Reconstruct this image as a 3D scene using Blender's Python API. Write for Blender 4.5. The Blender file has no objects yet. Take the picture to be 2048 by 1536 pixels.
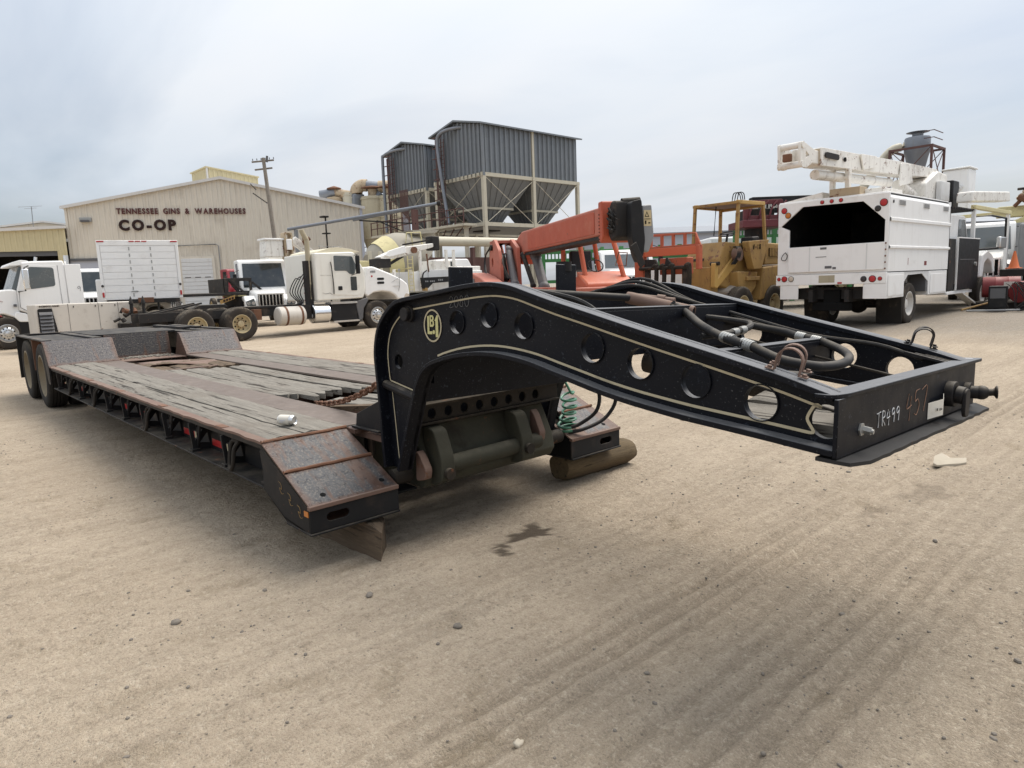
import bpy, bmesh, math, random
import numpy as np
from mathutils import Vector, Matrix
R_ = math.radians
rnd = random.Random(7)
SC = bpy.context.scene
COL = SC.collection

# ------------------------------------------------------------------ camera
cam_d = bpy.data.cameras.new('camera')
cam_d.sensor_width = 36.0
cam_d.lens = 36.0 * 1365.0 / 2048.0
cam_d.clip_start = 0.05
cam_d.clip_end = 4000
cam = bpy.data.objects.new('camera', cam_d)
COL.objects.link(cam)
def cam_matrix(yaw, pitch, roll, loc):
    f = Vector((math.cos(yaw)*math.cos(pitch), math.sin(yaw)*math.cos(pitch), math.sin(pitch)))
    r = Vector((math.sin(yaw), -math.cos(yaw), 0))
    u = r.cross(f)
    r2 = r*math.cos(roll) + u*math.sin(roll)
    u2 = u*math.cos(roll) - r*math.sin(roll)
    m = Matrix.Identity(4)
    for i in range(3):
        m[i][0], m[i][1], m[i][2], m[i][3] = r2[i], u2[i], -f[i], loc[i]
    return m
cam.matrix_world = cam_matrix(2.4052518, -0.14455354, -0.03712928, (3.31066249, -2.81868187, 1.49956103))
SC.camera = cam

# ------------------------------------------------------------------ world, sun, exposure
SUN_ELEV, SUN_AZ = R_(61), R_(82)      # azimuth of the sun seen from the yard (from +X towards +Y)
W = bpy.data.worlds.new('World'); SC.world = W; W.use_nodes = True
wt = W.node_tree; wt.nodes.clear()
def wn(t, **k):
    n = wt.nodes.new(t)
    for a, b in k.items(): setattr(n, a, b)
    return n
sky = wn('ShaderNodeTexSky', sky_type='NISHITA', sun_disc=False)
sky.sun_elevation = SUN_ELEV; sky.sun_rotation = R_(90) - SUN_AZ
sky.air_density = 1.0; sky.dust_density = 2.5; sky.ozone_density = 1.0
tc = wn('ShaderNodeTexCoord')
sep = wn('ShaderNodeSeparateXYZ'); wt.links.new(tc.outputs['Generated'], sep.inputs[0])
def wmath(op, a, b=None):
    n = wn('ShaderNodeMath', operation=op)
    for i, v in enumerate((a, b)):
        if v is None: continue
        if isinstance(v, (int, float)): n.inputs[i].default_value = v
        else: wt.links.new(v, n.inputs[i])
    return n.outputs[0]
# a flat cloud deck: direction projected on a plane overhead
zz = wmath('ADD', wmath('MAXIMUM', sep.outputs['Z'], 0.0), 0.12)
cmb = wn('ShaderNodeCombineXYZ')
wt.links.new(wmath('DIVIDE', sep.outputs['X'], zz), cmb.inputs[0])
wt.links.new(wmath('DIVIDE', sep.outputs['Y'], zz), cmb.inputs[1])
mp = wn('ShaderNodeMapping'); mp.inputs['Rotation'].default_value = (0, 0, R_(38)); mp.inputs['Scale'].default_value = (0.42, 1.0, 1.0)
wt.links.new(cmb.outputs[0], mp.inputs[0])
n1 = wn('ShaderNodeTexNoise'); n1.inputs['Scale'].default_value = 0.62; n1.inputs['Detail'].default_value = 7; n1.inputs['Roughness'].default_value = 0.5; n1.inputs['Distortion'].default_value = 0.5
wt.links.new(mp.outputs[0], n1.inputs['Vector'])
rp = wn('ShaderNodeValToRGB'); rp.color_ramp.elements[0].position = 0.36; rp.color_ramp.elements[0].color = (0.42, 0.42, 0.42, 1)
rp.color_ramp.elements[1].position = 0.60; rp.color_ramp.elements[1].color = (0.985, 0.985, 0.985, 1)
wt.links.new(n1.outputs[0], rp.inputs[0])
n2 = wn('ShaderNodeTexNoise'); n2.inputs['Scale'].default_value = 0.9; n2.inputs['Detail'].default_value = 6
wt.links.new(mp.outputs[0], n2.inputs['Vector'])
rp2 = wn('ShaderNodeValToRGB'); rp2.color_ramp.elements[0].position = 0.36; rp2.color_ramp.elements[0].color = (0.56, 0.61, 0.67, 1)
rp2.color_ramp.elements[1].position = 0.62; rp2.color_ramp.elements[1].color = (0.63, 0.652, 0.685, 1)
wt.links.new(n2.outputs[0], rp2.inputs[0])
skm = wn('ShaderNodeVectorMath', operation='SCALE'); skm.inputs['Scale'].default_value = 0.085
wt.links.new(sky.outputs[0], skm.inputs[0])
mx = wn('ShaderNodeMix', data_type='RGBA')
wt.links.new(rp.outputs[0], mx.inputs[0]); wt.links.new(skm.outputs[0], mx.inputs[6]); wt.links.new(rp2.outputs[0], mx.inputs[7])
# a thin overcast brightens smoothly from the horizon to overhead
lum = wmath('MULTIPLY', wmath('ADD', 1.0, wmath('MULTIPLY', wmath('MAXIMUM', sep.outputs['Z'], 0.0), 1.05)), 0.70)
bg = wn('ShaderNodeBackground'); wt.links.new(lum, bg.inputs['Strength'])
wo = wn('ShaderNodeOutputWorld')
wt.links.new(mx.outputs[2], bg.inputs[0]); wt.links.new(bg.outputs[0], wo.inputs[0])

sun_d = bpy.data.lights.new('sun', 'SUN'); sun_d.energy = 2.5; sun_d.angle = R_(44); sun_d.color = (1.0, 0.95, 0.87)
sun = bpy.data.objects.new('sun', sun_d); COL.objects.link(sun)
sd = Vector((math.cos(SUN_AZ)*math.cos(SUN_ELEV), math.sin(SUN_AZ)*math.cos(SUN_ELEV), math.sin(SUN_ELEV)))
sun.rotation_euler = sd.to_track_quat('Z', 'Y').to_euler()
SC.view_settings.view_transform = 'Standard'
SC.view_settings.look = 'None'
SC.view_settings.exposure = 0.66
SC.view_settings.gamma = 1.0
SC.view_settings.use_curve_mapping = False

# ------------------------------------------------------------------ material helpers
class G:
    def __init__(s, name):
        s.m = bpy.data.materials.new(name); s.m.use_nodes = True
        s.t = s.m.node_tree; s.t.nodes.clear()
        s.out = s.t.nodes.new('ShaderNodeOutputMaterial')
        s.b = s.t.nodes.new('ShaderNodeBsdfPrincipled')
        s.t.links.new(s.b.outputs[0], s.out.inputs[0])
        tcn = s.t.nodes.new('ShaderNodeTexCoord'); oi = s.t.nodes.new('ShaderNodeObjectInfo')
        mul = s.t.nodes.new('ShaderNodeMath'); mul.operation = 'MULTIPLY'; mul.inputs[1].default_value = 53.0
        s.t.links.new(oi.outputs['Random'], mul.inputs[0])
        add = s.t.nodes.new('ShaderNodeVectorMath'); add.operation = 'ADD'
        s.t.links.new(tcn.outputs['Object'], add.inputs[0]); s.t.links.new(mul.outputs[0], add.inputs[1])
        s.raw = tcn.outputs['Object']; s.co = add.outputs[0]
        geo = s.t.nodes.new('ShaderNodeNewGeometry'); s.nrm = geo.outputs['Normal']; s.pos = geo.outputs['Position']
    def set(s, sock, v):
        if isinstance(v, bpy.types.NodeSocket): s.t.links.new(v, sock)
        elif isinstance(v, (tuple, list)) and len(v) == 3 and sock.type == 'RGBA': sock.default_value = (*v, 1)
        else: sock.default_value = v
    def mapped(s, vec, scale=(1, 1, 1), rot=(0, 0, 0), loc=(0, 0, 0)):
        n = s.t.nodes.new('ShaderNodeMapping'); s.set(n.inputs[0], vec)
        n.inputs['Scale'].default_value = scale; n.inputs['Rotation'].default_value = rot; n.inputs['Location'].default_value = loc
        return n.outputs[0]
    def noise(s, scale, detail=5, rough=0.55, vec=None, dist=0.0):
        n = s.t.nodes.new('ShaderNodeTexNoise'); s.set(n.inputs['Vector'], vec or s.co)
        n.inputs['Scale'].default_value = scale; n.inputs['Detail'].default_value = detail
        n.inputs['Roughness'].default_value = rough; n.inputs['Distortion'].default_value = dist
        return n.outputs[0]
    def voro(s, scale, vec=None, feature='F1', out=0, rand=1.0, dist='EUCLIDEAN'):
        n = s.t.nodes.new('ShaderNodeTexVoronoi'); n.feature = feature; n.distance = dist; s.set(n.inputs['Vector'], vec or s.co)
        n.inputs['Scale'].default_value = scale; n.inputs['Randomness'].default_value = rand
        return n.outputs[out]
    def math(s, op, a, b=0.0, clamp=False):
        n = s.t.nodes.new('ShaderNodeMath'); n.operation = op; n.use_clamp = clamp
        s.set(n.inputs[0], a); s.set(n.inputs[1], b); return n.outputs[0]
    def step(s, v, lo, hi):
        n = s.t.nodes.new('ShaderNodeMapRange'); n.interpolation_type = 'SMOOTHSTEP'
        s.set(n.inputs[0], v); n.inputs[1].default_value = lo; n.inputs[2].default_value = hi; return n.outputs[0]
    def mix(s, f, a, b, mode='MIX'):
        n = s.t.nodes.new('ShaderNodeMix'); n.data_type = 'RGBA'; n.blend_type = mode
        s.set(n.inputs[0], f); s.set(n.inputs[6], a); s.set(n.inputs[7], b); return n.outputs[2]
    def sep(s, v):
        n = s.t.nodes.new('ShaderNodeSeparateXYZ'); s.set(n.inputs[0], v); return n.outputs
    def bump(s, h, strength=0.3, dist=0.01):
        n = s.t.nodes.new('ShaderNodeBump'); n.inputs['Strength'].default_value = strength; n.inputs['Distance'].default_value = dist
        s.set(n.inputs['Height'], h); s.t.links.new(n.outputs[0], s.b.inputs['Normal'])
    def fin(s, col, rough=0.5, metal=0.0, spec=0.5):
        s.set(s.b.inputs['Base Color'], col); s.set(s.b.inputs['Roughness'], rough); s.set(s.b.inputs['Metallic'], metal)
        s.b.inputs['Specular IOR Level'].default_value = spec
        return s.m
MATS = {}
def sc3(c, k): return tuple(min(1, x*k) for x in c)
def paint(name, col, rough=0.45, metal=0.0, var=0.12, dirt=(0.16, 0.12, 0.08), damt=0.35, dsc=1.6, rust=0.0, dust=0.0, bump=0.0, bsc=60, streak=0.0, spec=0.5):
    g = G(name)
    if max(col) < 0.06: spec = min(spec, 0.2)
    c = g.mix(g.noise(2.3, 5), sc3(col, 1-var), sc3(col, 1+var))
    f = g.step(g.noise(dsc, 9, 0.66), 0.52, 0.80)
    c = g.mix(g.math('MULTIPLY', f, damt), c, dirt)
    if streak:
        st = g.step(g.noise(6.0, 5, 0.6, g.mapped(g.co, (1, 1, 0.06))), 0.52, 0.78)
        c = g.mix(g.math('MULTIPLY', st, streak), c, dirt)
    if rust:
        rf = g.step(g.noise(dsc*2.2, 10, 0.72, dist=0.4), 0.63 - rust*0.2, 0.70 - rust*0.2)
        rc = g.mix(g.noise(25, 4), (0.09, 0.035, 0.018), (0.23, 0.10, 0.05))
        c = g.mix(rf, c, rc)
    if dust:
        up = g.step(g.sep(g.nrm)[2], 0.2, 0.95)
        df = g.math('MULTIPLY', up, g.step(g.noise(5, 8, 0.7), 0.30, 0.75))
        c = g.mix(g.math('MULTIPLY', df, dust), c, (0.33, 0.28, 0.21))
    r = g.math('ADD', g.math('MULTIPLY', g.noise(7, 5), 0.25), rough - 0.12, True)
    if bump: g.bump(g.noise(bsc, 6, 0.6), bump, 0.004)
    MATS[name] = g.fin(c, r, metal, spec)
    return MATS[name]

def M_black_paint():
    g = G('neck_black_paint')
    c = g.mix(g.noise(3.0, 6), (0.0030, 0.0036, 0.0060), (0.0060, 0.0072, 0.0115))
    sp = g.step(g.noise(38, 3, 0.6), 0.63, 0.70)                       # flecks of dust and stone chips
    c = g.mix(g.math('MULTIPLY', sp, 0.20), c, (0.10, 0.12, 0.15))
    sp2 = g.step(g.noise(130, 2, 0.5), 0.66, 0.74)
    c = g.mix(g.math('MULTIPLY', sp2, 0.40), c, (0.16, 0.16, 0.16))
    run = g.step(g.noise(5.0, 6, 0.6, g.mapped(g.co, (1.6, 1.6, 0.16))), 0.60, 0.84)
    c = g.mix(g.math('MULTIPLY', run, 0.30), c, (0.085, 0.080, 0.075))
    rs = g.step(g.noise(7, 9, 0.75), 0.66, 0.72)
    c = g.mix(g.math('MULTIPLY', rs, 0.5), c, (0.07, 0.032, 0.018))
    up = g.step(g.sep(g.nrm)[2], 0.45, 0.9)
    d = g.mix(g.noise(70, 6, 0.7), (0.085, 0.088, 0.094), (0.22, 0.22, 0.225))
    c = g.mix(g.math('MULTIPLY', up, 0.85), c, d)  # upward faces lightened: settled dust plus sky reflection painted into the colour
    r = g.math('ADD', g.math('MULTIPLY', g.noise(9, 6), 0.3), 0.34, True)
    g.bump(g.noise(22, 5, 0.6), 0.10, 0.004)
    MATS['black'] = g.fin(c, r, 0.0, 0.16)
M_black_paint()
def M_wood(name, a, b, crack=0.55, axis=0, sc=1.0):
    g = G(name)
    s = [22.0, 22.0, 22.0]; s[axis] = 0.9
    v = g.mapped(g.co, tuple(x*sc for x in s))
    grain = g.noise(2.0, 9, 0.72, v, 0.6)
    c = g.mix(grain, a, b)
    v2 = list(s); v2[axis] = 2.2
    fine = g.noise(4.0, 6, 0.7, g.mapped(g.co, tuple(x*sc*1.5 for x in v2)))
    c = g.mix(g.math('MULTIPLY', g.step(fine, 0.45, 0.75), 0.35), c, sc3(b, 1.25))
    ck = g.step(g.noise(1.4, 4, 0.6, v, 0.3), 0.57, 0.66)
    c = g.mix(g.math('MULTIPLY', ck, crack), c, (0.025, 0.02, 0.016))
    bl = g.step(g.noise(2.2, 7, 0.65), 0.45, 0.75)
    c = g.mix(g.math('MULTIPLY', bl, 0.4), c, (0.10, 0.075, 0.055))
    g.bump(g.math('SUBTRACT', grain, g.math('MULTIPLY', ck, 0.8)), 0.65, 0.010)
    MATS[name] = g.fin(c, 0.9, 0, 0.25)
M_wood('deck_wood', (0.050, 0.044, 0.036), (0.325, 0.300, 0.258), 0.95)
M_wood('old_wood', (0.045, 0.032, 0.022), (0.185, 0.135, 0.090), 0.65)
M_wood('log_wood', (0.040, 0.029, 0.018), (0.185, 0.135, 0.075), 0.8, 1)
M_wood('pole_wood', (0.14, 0.12, 0.10), (0.30, 0.27, 0.23), 0.4, 2)
def M_steel():
    g = G('deck_steel')
    c = g.mix(g.noise(4, 8, 0.65), (0.105, 0.078, 0.062), (0.20, 0.160, 0.132))
    c = g.mix(g.math('MULTIPLY', g.step(g.noise(14, 6, 0.7), 0.5, 0.75), 0.5), c, (0.27, 0.22, 0.185))
    sc = g.step(g.noise(3, 4, 0.5, g.mapped(g.co, (0.6, 30, 30))), 0.60, 0.72)
    c = g.mix(g.math('MULTIPLY', sc, 0.3), c, (0.055, 0.034, 0.026))
    g.bump(g.noise(60, 6, 0.7), 0.25, 0.003)
    MATS['deck_steel'] = g.fin(c, g.math('ADD', g.math('MULTIPLY', g.noise(10, 5), 0.3), 0.42), 0.25, 0.4)
M_steel()
def M_checker(name, ca, cb, rustamt):
    g = G(name)
    c = g.mix(g.noise(5, 7, 0.65), ca, cb)
    gr = g.step(g.noise(70, 5, 0.8), 0.50, 0.62)
    c = g.mix(g.math('MULTIPLY', gr, 0.6), c, (0.22, 0.19, 0.15))
    rf = g.step(g.noise(2.6, 8, 0.66, g.mapped(g.raw, (0.5, 3.0, 0.5))), 0.62 - rustamt, 0.72 - rustamt)
    rc = g.mix(g.noise(18, 5), (0.050, 0.023, 0.013), (0.135, 0.066, 0.038))
    c = g.mix(g.math('MULTIPLY', rf, 0.85), c, rc)
    tcg = g.t.nodes.new('ShaderNodeTexCoord'); gx_ = g.sep(tcg.outputs['Generated'])
    ed = g.math('MINIMUM', g.math('MINIMUM', gx_[0], g.math('SUBTRACT', 1.0, gx_[0])), g.math('MINIMUM', gx_[1], g.math('SUBTRACT', 1.0, gx_[1])))
    ef = g.step(g.math('ADD', ed, g.math('MULTIPLY', g.noise(9, 7, 0.7), 0.24)), 0.22, 0.12)
    c = g.mix(g.math('MULTIPLY', ef, 0.8), c, rc)
    v1 = g.mapped(g.raw, (1, 0.42, 1), (0, 0, R_(45))); v2 = g.mapped(g.raw, (0.42, 1, 1), (0, 0, R_(45)))
    a = g.step(g.voro(26, v1, rand=0.0), 0.30, 0.14); b = g.step(g.voro(26, g.mapped(v2, loc=(.02, .02, 0)), rand=0.0), 0.30, 0.14)
    h = g.math('ADD', g.math('MAXIMUM', a, b), g.math('MULTIPLY', g.noise(120, 4, 0.7), 0.5))
    g.bump(h, 0.45, 0.006)
    MATS[name] = g.fin(c, g.math('ADD', g.math('MULTIPLY', g.noise(30, 5), 0.3), 0.38), 0.1, 0.5)
M_checker('checker_front', (0.026, 0.026, 0.029), (0.070, 0.069, 0.072), 0.15)
M_checker('checker_rear', (0.022, 0.020, 0.024), (0.058, 0.052, 0.057), 0.06)
M_checker('checker_dark', (0.020, 0.019, 0.020), (0.055, 0.050, 0.050), 0.08)

paint('frame_black', (0.014, 0.013, 0.014), 0.55, 0, 0.3, (0.075, 0.055, 0.04), 0.6, 2.5, 0.10, 0.45, 0.15)
paint('side_black', (0.014, 0.014, 0.015), 0.6, 0, 0.3, (0.085, 0.060, 0.045), 0.6, 3.0, 0.06, 0.3, 0.15)
paint('rail_rust', (0.155, 0.095, 0.072), 0.75, 0.1, 0.25, (0.055, 0.036, 0.030), 0.6, 5, 0.15, 0.25, 0.4, 40)
paint('rust', (0.16, 0.075, 0.042), 0.85, 0.1, 0.35, (0.055, 0.025, 0.015), 0.7, 6, 0, 0.1, 0.4, 50)
paint('lip_black', (0.026, 0.025, 0.025), 0.6, 0, 0.25, (0.06, 0.045, 0.035), 0.5, 5, 0.05)
paint('dirty_olive', (0.050, 0.049, 0.036), 0.8, 0, 0.3, (0.022, 0.018, 0.014), 0.95, 3.5, 0.05, 0.2, 0.3, spec=0.2)
paint('greasy', (0.026, 0.022, 0.018), 0.7, 0, 0.3, (0.13, 0.10, 0.07), 0.6, 4, 0.05, 0.3, 0.3)
paint('cream_stripe', (0.46, 0.40, 0.27), 0.6, 0, 0.12, (0.14, 0.12, 0.09), 0.5, 9)
paint('emblem_gold', (0.55, 0.52, 0.24), 0.5, 0, 0.1, (0.2, 0.17, 0.09), 0.3, 9)
paint('rubber', (0.024, 0.022, 0.020), 0.82, 0, 0.25, (0.155, 0.125, 0.09), 0.55, 3.5, 0, 0.35, 0.3, 80)
paint('rubber_dusty', (0.040, 0.034, 0.029), 0.88, 0, 0.25, (0.22, 0.175, 0.125), 0.75, 3.0, 0, 0.5, 0.3, 80)
paint('hose_rubber', (0.019, 0.019, 0.020), 0.62, 0, 0.3, (0.09, 0.08, 0.065), 0.5, 9, 0, 0.35, 0.1)
paint('rim_cream', (0.47, 0.39, 0.235), 0.6, 0, 0.15, (0.16, 0.105, 0.06), 0.7, 5, 0.06)
paint('rim_dirty', (0.24, 0.20, 0.135), 0.75, 0, 0.2, (0.09, 0.065, 0.042), 0.8, 4, 0.08)
paint('rim_white', (0.62, 0.60, 0.56), 0.5, 0, 0.1, (0.2, 0.15, 0.10), 0.5, 4)
paint('alu', (0.66, 0.66, 0.65), 0.33, 0.9, 0.1, (0.2, 0.18, 0.15), 0.35, 4)
paint('chrome', (0.80, 0.80, 0.80), 0.20, 1.0, 0.05, (0.3, 0.27, 0.23), 0.25, 3)
paint('zinc', (0.36, 0.36, 0.345), 0.48, 0.6, 0.15, (0.2, 0.17, 0.13), 0.35, 20)
paint('hole_dark', (0.006, 0.006, 0.006), 0.9, 0, 0.1, damt=0)
paint('green_hose', (0.070, 0.22, 0.135), 0.4, 0, 0.15, (0.08, 0.12, 0.09), 0.35, 20)
paint('reflector_red', (0.42, 0.022, 0.024), 0.35, 0, 0.1, (0.10, 0.035, 0.03), 0.5, 8)
paint('reflector_amber', (0.50, 0.16, 0.02), 0.35, 0, 0.1, (0.20, 0.08, 0.03), 0.4, 8)
paint('lens_dark', (0.05, 0.045, 0.045), 0.3, 0, 0.1, damt=0.2)
paint('lens_clear', (0.55, 0.47, 0.38), 0.25, 0, 0.1, damt=0.2)
paint('truck_white', (0.81, 0.805, 0.785), 0.38, 0, 0.03, (0.42, 0.37, 0.30), 0.35, 1.2, 0, 0.25, 0, streak=0.12)
paint('truck_cream', (0.76, 0.745, 0.68), 0.42, 0, 0.05, (0.36, 0.29, 0.20), 0.4, 1.4, 0, 0.2, streak=0.15)
paint('roof_yellowed', (0.66, 0.60, 0.44), 0.5, 0, 0.06, (0.38, 0.30, 0.19), 0.35, 1.5)
paint('chip_white', (0.82, 0.815, 0.80), 0.42, 0, 0.03, (0.40, 0.35, 0.29), 0.35, 1.6, 0.0, 0.35, streak=0.18)
paint('boom_white', (0.77, 0.745, 0.69), 0.5, 0, 0.06, (0.20, 0.15, 0.10), 0.75, 3.2, 0.26, 0.2, streak=0.4)
paint('gray_plastic', (0.10, 0.10, 0.105), 0.6, 0, 0.12, (0.2, 0.17, 0.13), 0.4, 3, 0, 0.3)
paint('black_plastic', (0.017, 0.017, 0.018), 0.5, 0, 0.2, (0.1, 0.085, 0.07), 0.4, 3, 0, 0.3)
paint('chassis', (0.028, 0.026, 0.025), 0.7, 0, 0.3, (0.16, 0.12, 0.085), 0.6, 3, 0.06, 0.4, 0.2)
paint('tank_cream', (0.56, 0.52, 0.46), 0.55, 0, 0.08, (0.22, 0.17, 0.12), 0.5, 3, 0.03, 0.3)
paint('orange', (0.40, 0.068, 0.026), 0.55, 0, 0.14, (0.48, 0.17, 0.10), 0.6, 2.2, 0.08, 0.25, streak=0.35)
paint('orange_pink', (0.42, 0.125, 0.080), 0.65, 0, 0.14, (0.17, 0.085, 0.06), 0.6, 2.2, 0.14, 0.25)
paint('orange_bright', (0.50, 0.115, 0.050), 0.5, 0, 0.08, (0.4, 0.2, 0.12), 0.4, 2.0, 0.02, 0.2)
paint('orange_worn', (0.40, 0.095, 0.045), 0.65, 0, 0.2, (0.13, 0.07, 0.045), 0.6, 3.0, 0.2, 0.2)
paint('yellow', (0.33, 0.20, 0.062), 0.7, 0, 0.22, (0.10, 0.062, 0.036), 0.85, 2.6, 0.34, 0.3, streak=0.45)
paint('yellow_bright', (0.46, 0.285, 0.080), 0.6, 0, 0.12, (0.25, 0.14, 0.06), 0.5, 2.5, 0.05, 0.2)
paint('yellow_pale', (0.60, 0.53, 0.28), 0.6, 0, 0.1, (0.22, 0.17, 0.10), 0.5, 2.5, 0.08, 0.2)
paint('maroon', (0.115, 0.018, 0.022), 0.5, 0, 0.2, (0.05, 0.03, 0.025), 0.5, 2.0, 0.05)
paint('truck_red', (0.26, 0.018, 0.026), 0.35, 0, 0.1, (0.14, 0.05, 0.04), 0.35, 2.0, 0, 0.15)
paint('drum_red', (0.22, 0.028, 0.030), 0.6, 0, 0.2, (0.10, 0.055, 0.04), 0.6, 3.0, 0.05, 0.3)
paint('green_steel', (0.035, 0.17, 0.045), 0.55, 0, 0.15, (0.10, 0.10, 0.06), 0.4, 2.0, 0.03, 0.2)
paint('grey_steel', (0.24, 0.245, 0.25), 0.5, 0.3, 0.12, (0.14, 0.11, 0.085), 0.4, 2.0, 0.02, 0.2)
paint('cone_orange', (0.62, 0.15, 0.04), 0.5, 0, 0.1, (0.2, 0.1, 0.06), 0.4, 6)
paint('cloth_grey', (0.36, 0.33, 0.29), 0.95, 0, 0.2, (0.2, 0.17, 0.13), 0.4, 6, bump=0.5, bsc=12)
paint('wall_beige', (0.66, 0.605, 0.51), 0.6, 0, 0.04, (0.36, 0.30, 0.23), 0.5, 0.35, 0, 0, streak=0.5)
paint('wall_yellow', (0.56, 0.49, 0.30), 0.6, 0, 0.05, (0.30, 0.25, 0.16), 0.3, 0.5, 0, 0, streak=0.2)
paint('roof_white', (0.62, 0.60, 0.57), 0.5, 0.1, 0.06, (0.35, 0.31, 0.26), 0.4, 0.8)
paint('door_white', (0.66, 0.66, 0.65), 0.55, 0, 0.05, (0.35, 0.31, 0.26), 0.4, 1.0, streak=0.2)
paint('wall_bluegrey', (0.45, 0.47, 0.53), 0.6, 0, 0.04, (0.3, 0.3, 0.31), 0.3, 0.6)
paint('sign_maroon', (0.085, 0.018, 0.016), 0.5, 0, 0.1, damt=0.2)
paint('sign_brown', (0.030, 0.014, 0.012), 0.5, 0, 0.1, damt=0.2)
paint('bin_steel', (0.185, 0.20, 0.215), 0.5, 0.35, 0.14, (0.20, 0.19, 0.17), 0.45, 0.5, 0, 0, streak=0.35)
paint('hopper_steel', (0.22, 0.225, 0.225), 0.6, 0.25, 0.12, (0.11, 0.095, 0.08), 0.45, 0.6, 0, 0, streak=0.3)
paint('column_cream', (0.50, 0.46, 0.36), 0.6, 0, 0.06, (0.24, 0.17, 0.11), 0.5, 0.9, 0.04)
paint('rust_cream', (0.38, 0.335, 0.235), 0.7, 0, 0.12, (0.20, 0.13, 0.075), 0.6, 0.8, 0.14, streak=0.45)
paint('rust_flake', (0.42, 0.33, 0.22), 0.75, 0, 0.15, (0.22, 0.10, 0.05), 0.7, 1.5, 0.34)
paint('rail_maroon', (0.105, 0.050, 0.042), 0.75, 0, 0.15, (0.05, 0.03, 0.02), 0.4, 2.0)
paint('duct_grey', (0.215, 0.23, 0.255), 0.5, 0.45, 0.1, (0.16, 0.13, 0.10), 0.45, 0.9, streak=0.2)
paint('cone_concrete', (0.30, 0.275, 0.225), 0.8, 0, 0.15, (0.14, 0.12, 0.095), 0.6, 1.6)
paint('paper', (0.60, 0.57, 0.50), 0.8, 0, 0.08, (0.35, 0.31, 0.25), 0.4, 12)
paint('chalk', (0.55, 0.55, 0.55), 0.9, 0, 0.2, (0.1, 0.1, 0.1), 0.6, 60)
paint('chalk_faint', (0.20, 0.20, 0.20), 0.9, 0, 0.3, (0.02, 0.02, 0.02), 0.7, 60)
paint('chalk_orange', (0.30, 0.17, 0.11), 0.9, 0, 0.3, (0.05, 0.03, 0.02), 0.7, 60)
paint('stone', (0.17, 0.148, 0.122), 0.9, 0, 0.25, (0.16, 0.14, 0.12), 0.5, 12, bump=0.4, bsc=60)
paint('stone_pale', (0.44, 0.385, 0.30), 0.9, 0, 0.12, (0.38, 0.32, 0.24), 0.5, 12, bump=0.4, bsc=60)
paint('sticker_yellow', (0.52, 0.42, 0.24), 0.6, 0, 0.1, (0.3, 0.24, 0.16), 0.4, 8)
def M_glass(name, col, rough=0.08):
    g = G(name)
    d = g.step(g.noise(3, 6, 0.6), 0.4, 0.8)
    g.fin(g.mix(g.math('MULTIPLY', d, 0.25), col, (0.16, 0.15, 0.13)), g.math('ADD', g.math('MULTIPLY', d, 0.25), rough), 0, 0.8)
    MATS[name] = g.m
M_glass('glass_dark', (0.022, 0.028, 0.030)); M_glass('glass_grey', (0.085, 0.10, 0.105), 0.12)

# ------------------------------------------------------------------ mesh helpers
def setv(o, label=None, cat=None, group=None, kind=None):
    if label: o['label'] = label
    if cat: o['category'] = cat
    if group: o['group'] = group
    if kind: o['kind'] = kind
    return o
def thing(name, label, cat, loc=(0, 0, 0), rz=0.0, group=None):
    o = bpy.data.objects.new(name, None); COL.objects.link(o)
    o.location = loc; o.rotation_euler = (0, 0, rz); o.empty_display_size = 0.2
    return setv(o, label, cat, group)
def ob(name, me, parent=None, mat=None):
    o = bpy.data.objects.new(name, me); COL.objects.link(o)
    if parent: o.parent = parent
    if mat:
        me.materials.clear(); me.materials.append(MATS[mat])
    return o
AX = {'xz': (0, 2, 1), 'yz': (1, 2, 0), 'xy': (0, 1, 2)}
def p3(plane, a, b, c):
    i, j, k = AX[plane]; v = [0, 0, 0]; v[i] = a; v[j] = b; v[k] = c
    return tuple(v)
def frame_of(d):
    d = Vector(d).normalized()
    a = Vector((0, 0, 1)) if abs(d.z) < 0.9 else Vector((1, 0, 0))
    u = d.cross(a).normalized(); w = u.cross(d).normalized()
    return d, u, w
def smooth_path(pts, k=4):
    if len(pts) < 3: return [Vector(p) for p in pts]
    P = [Vector(p) for p in pts]; P = [P[0]*2-P[1]] + P + [P[-1]*2-P[-2]]
    out = []
    for i in range(1, len(P)-2):
        for j in range(k):
            t = j/k
            out.append(0.5*((2*P[i]) + (P[i+1]-P[i-1])*t + (2*P[i-1]-5*P[i]+4*P[i+1]-P[i+2])*t*t + (3*P[i]-P[i-1]-3*P[i+1]+P[i+2])*t**3))
    out.append(P[-2]); return out
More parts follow.
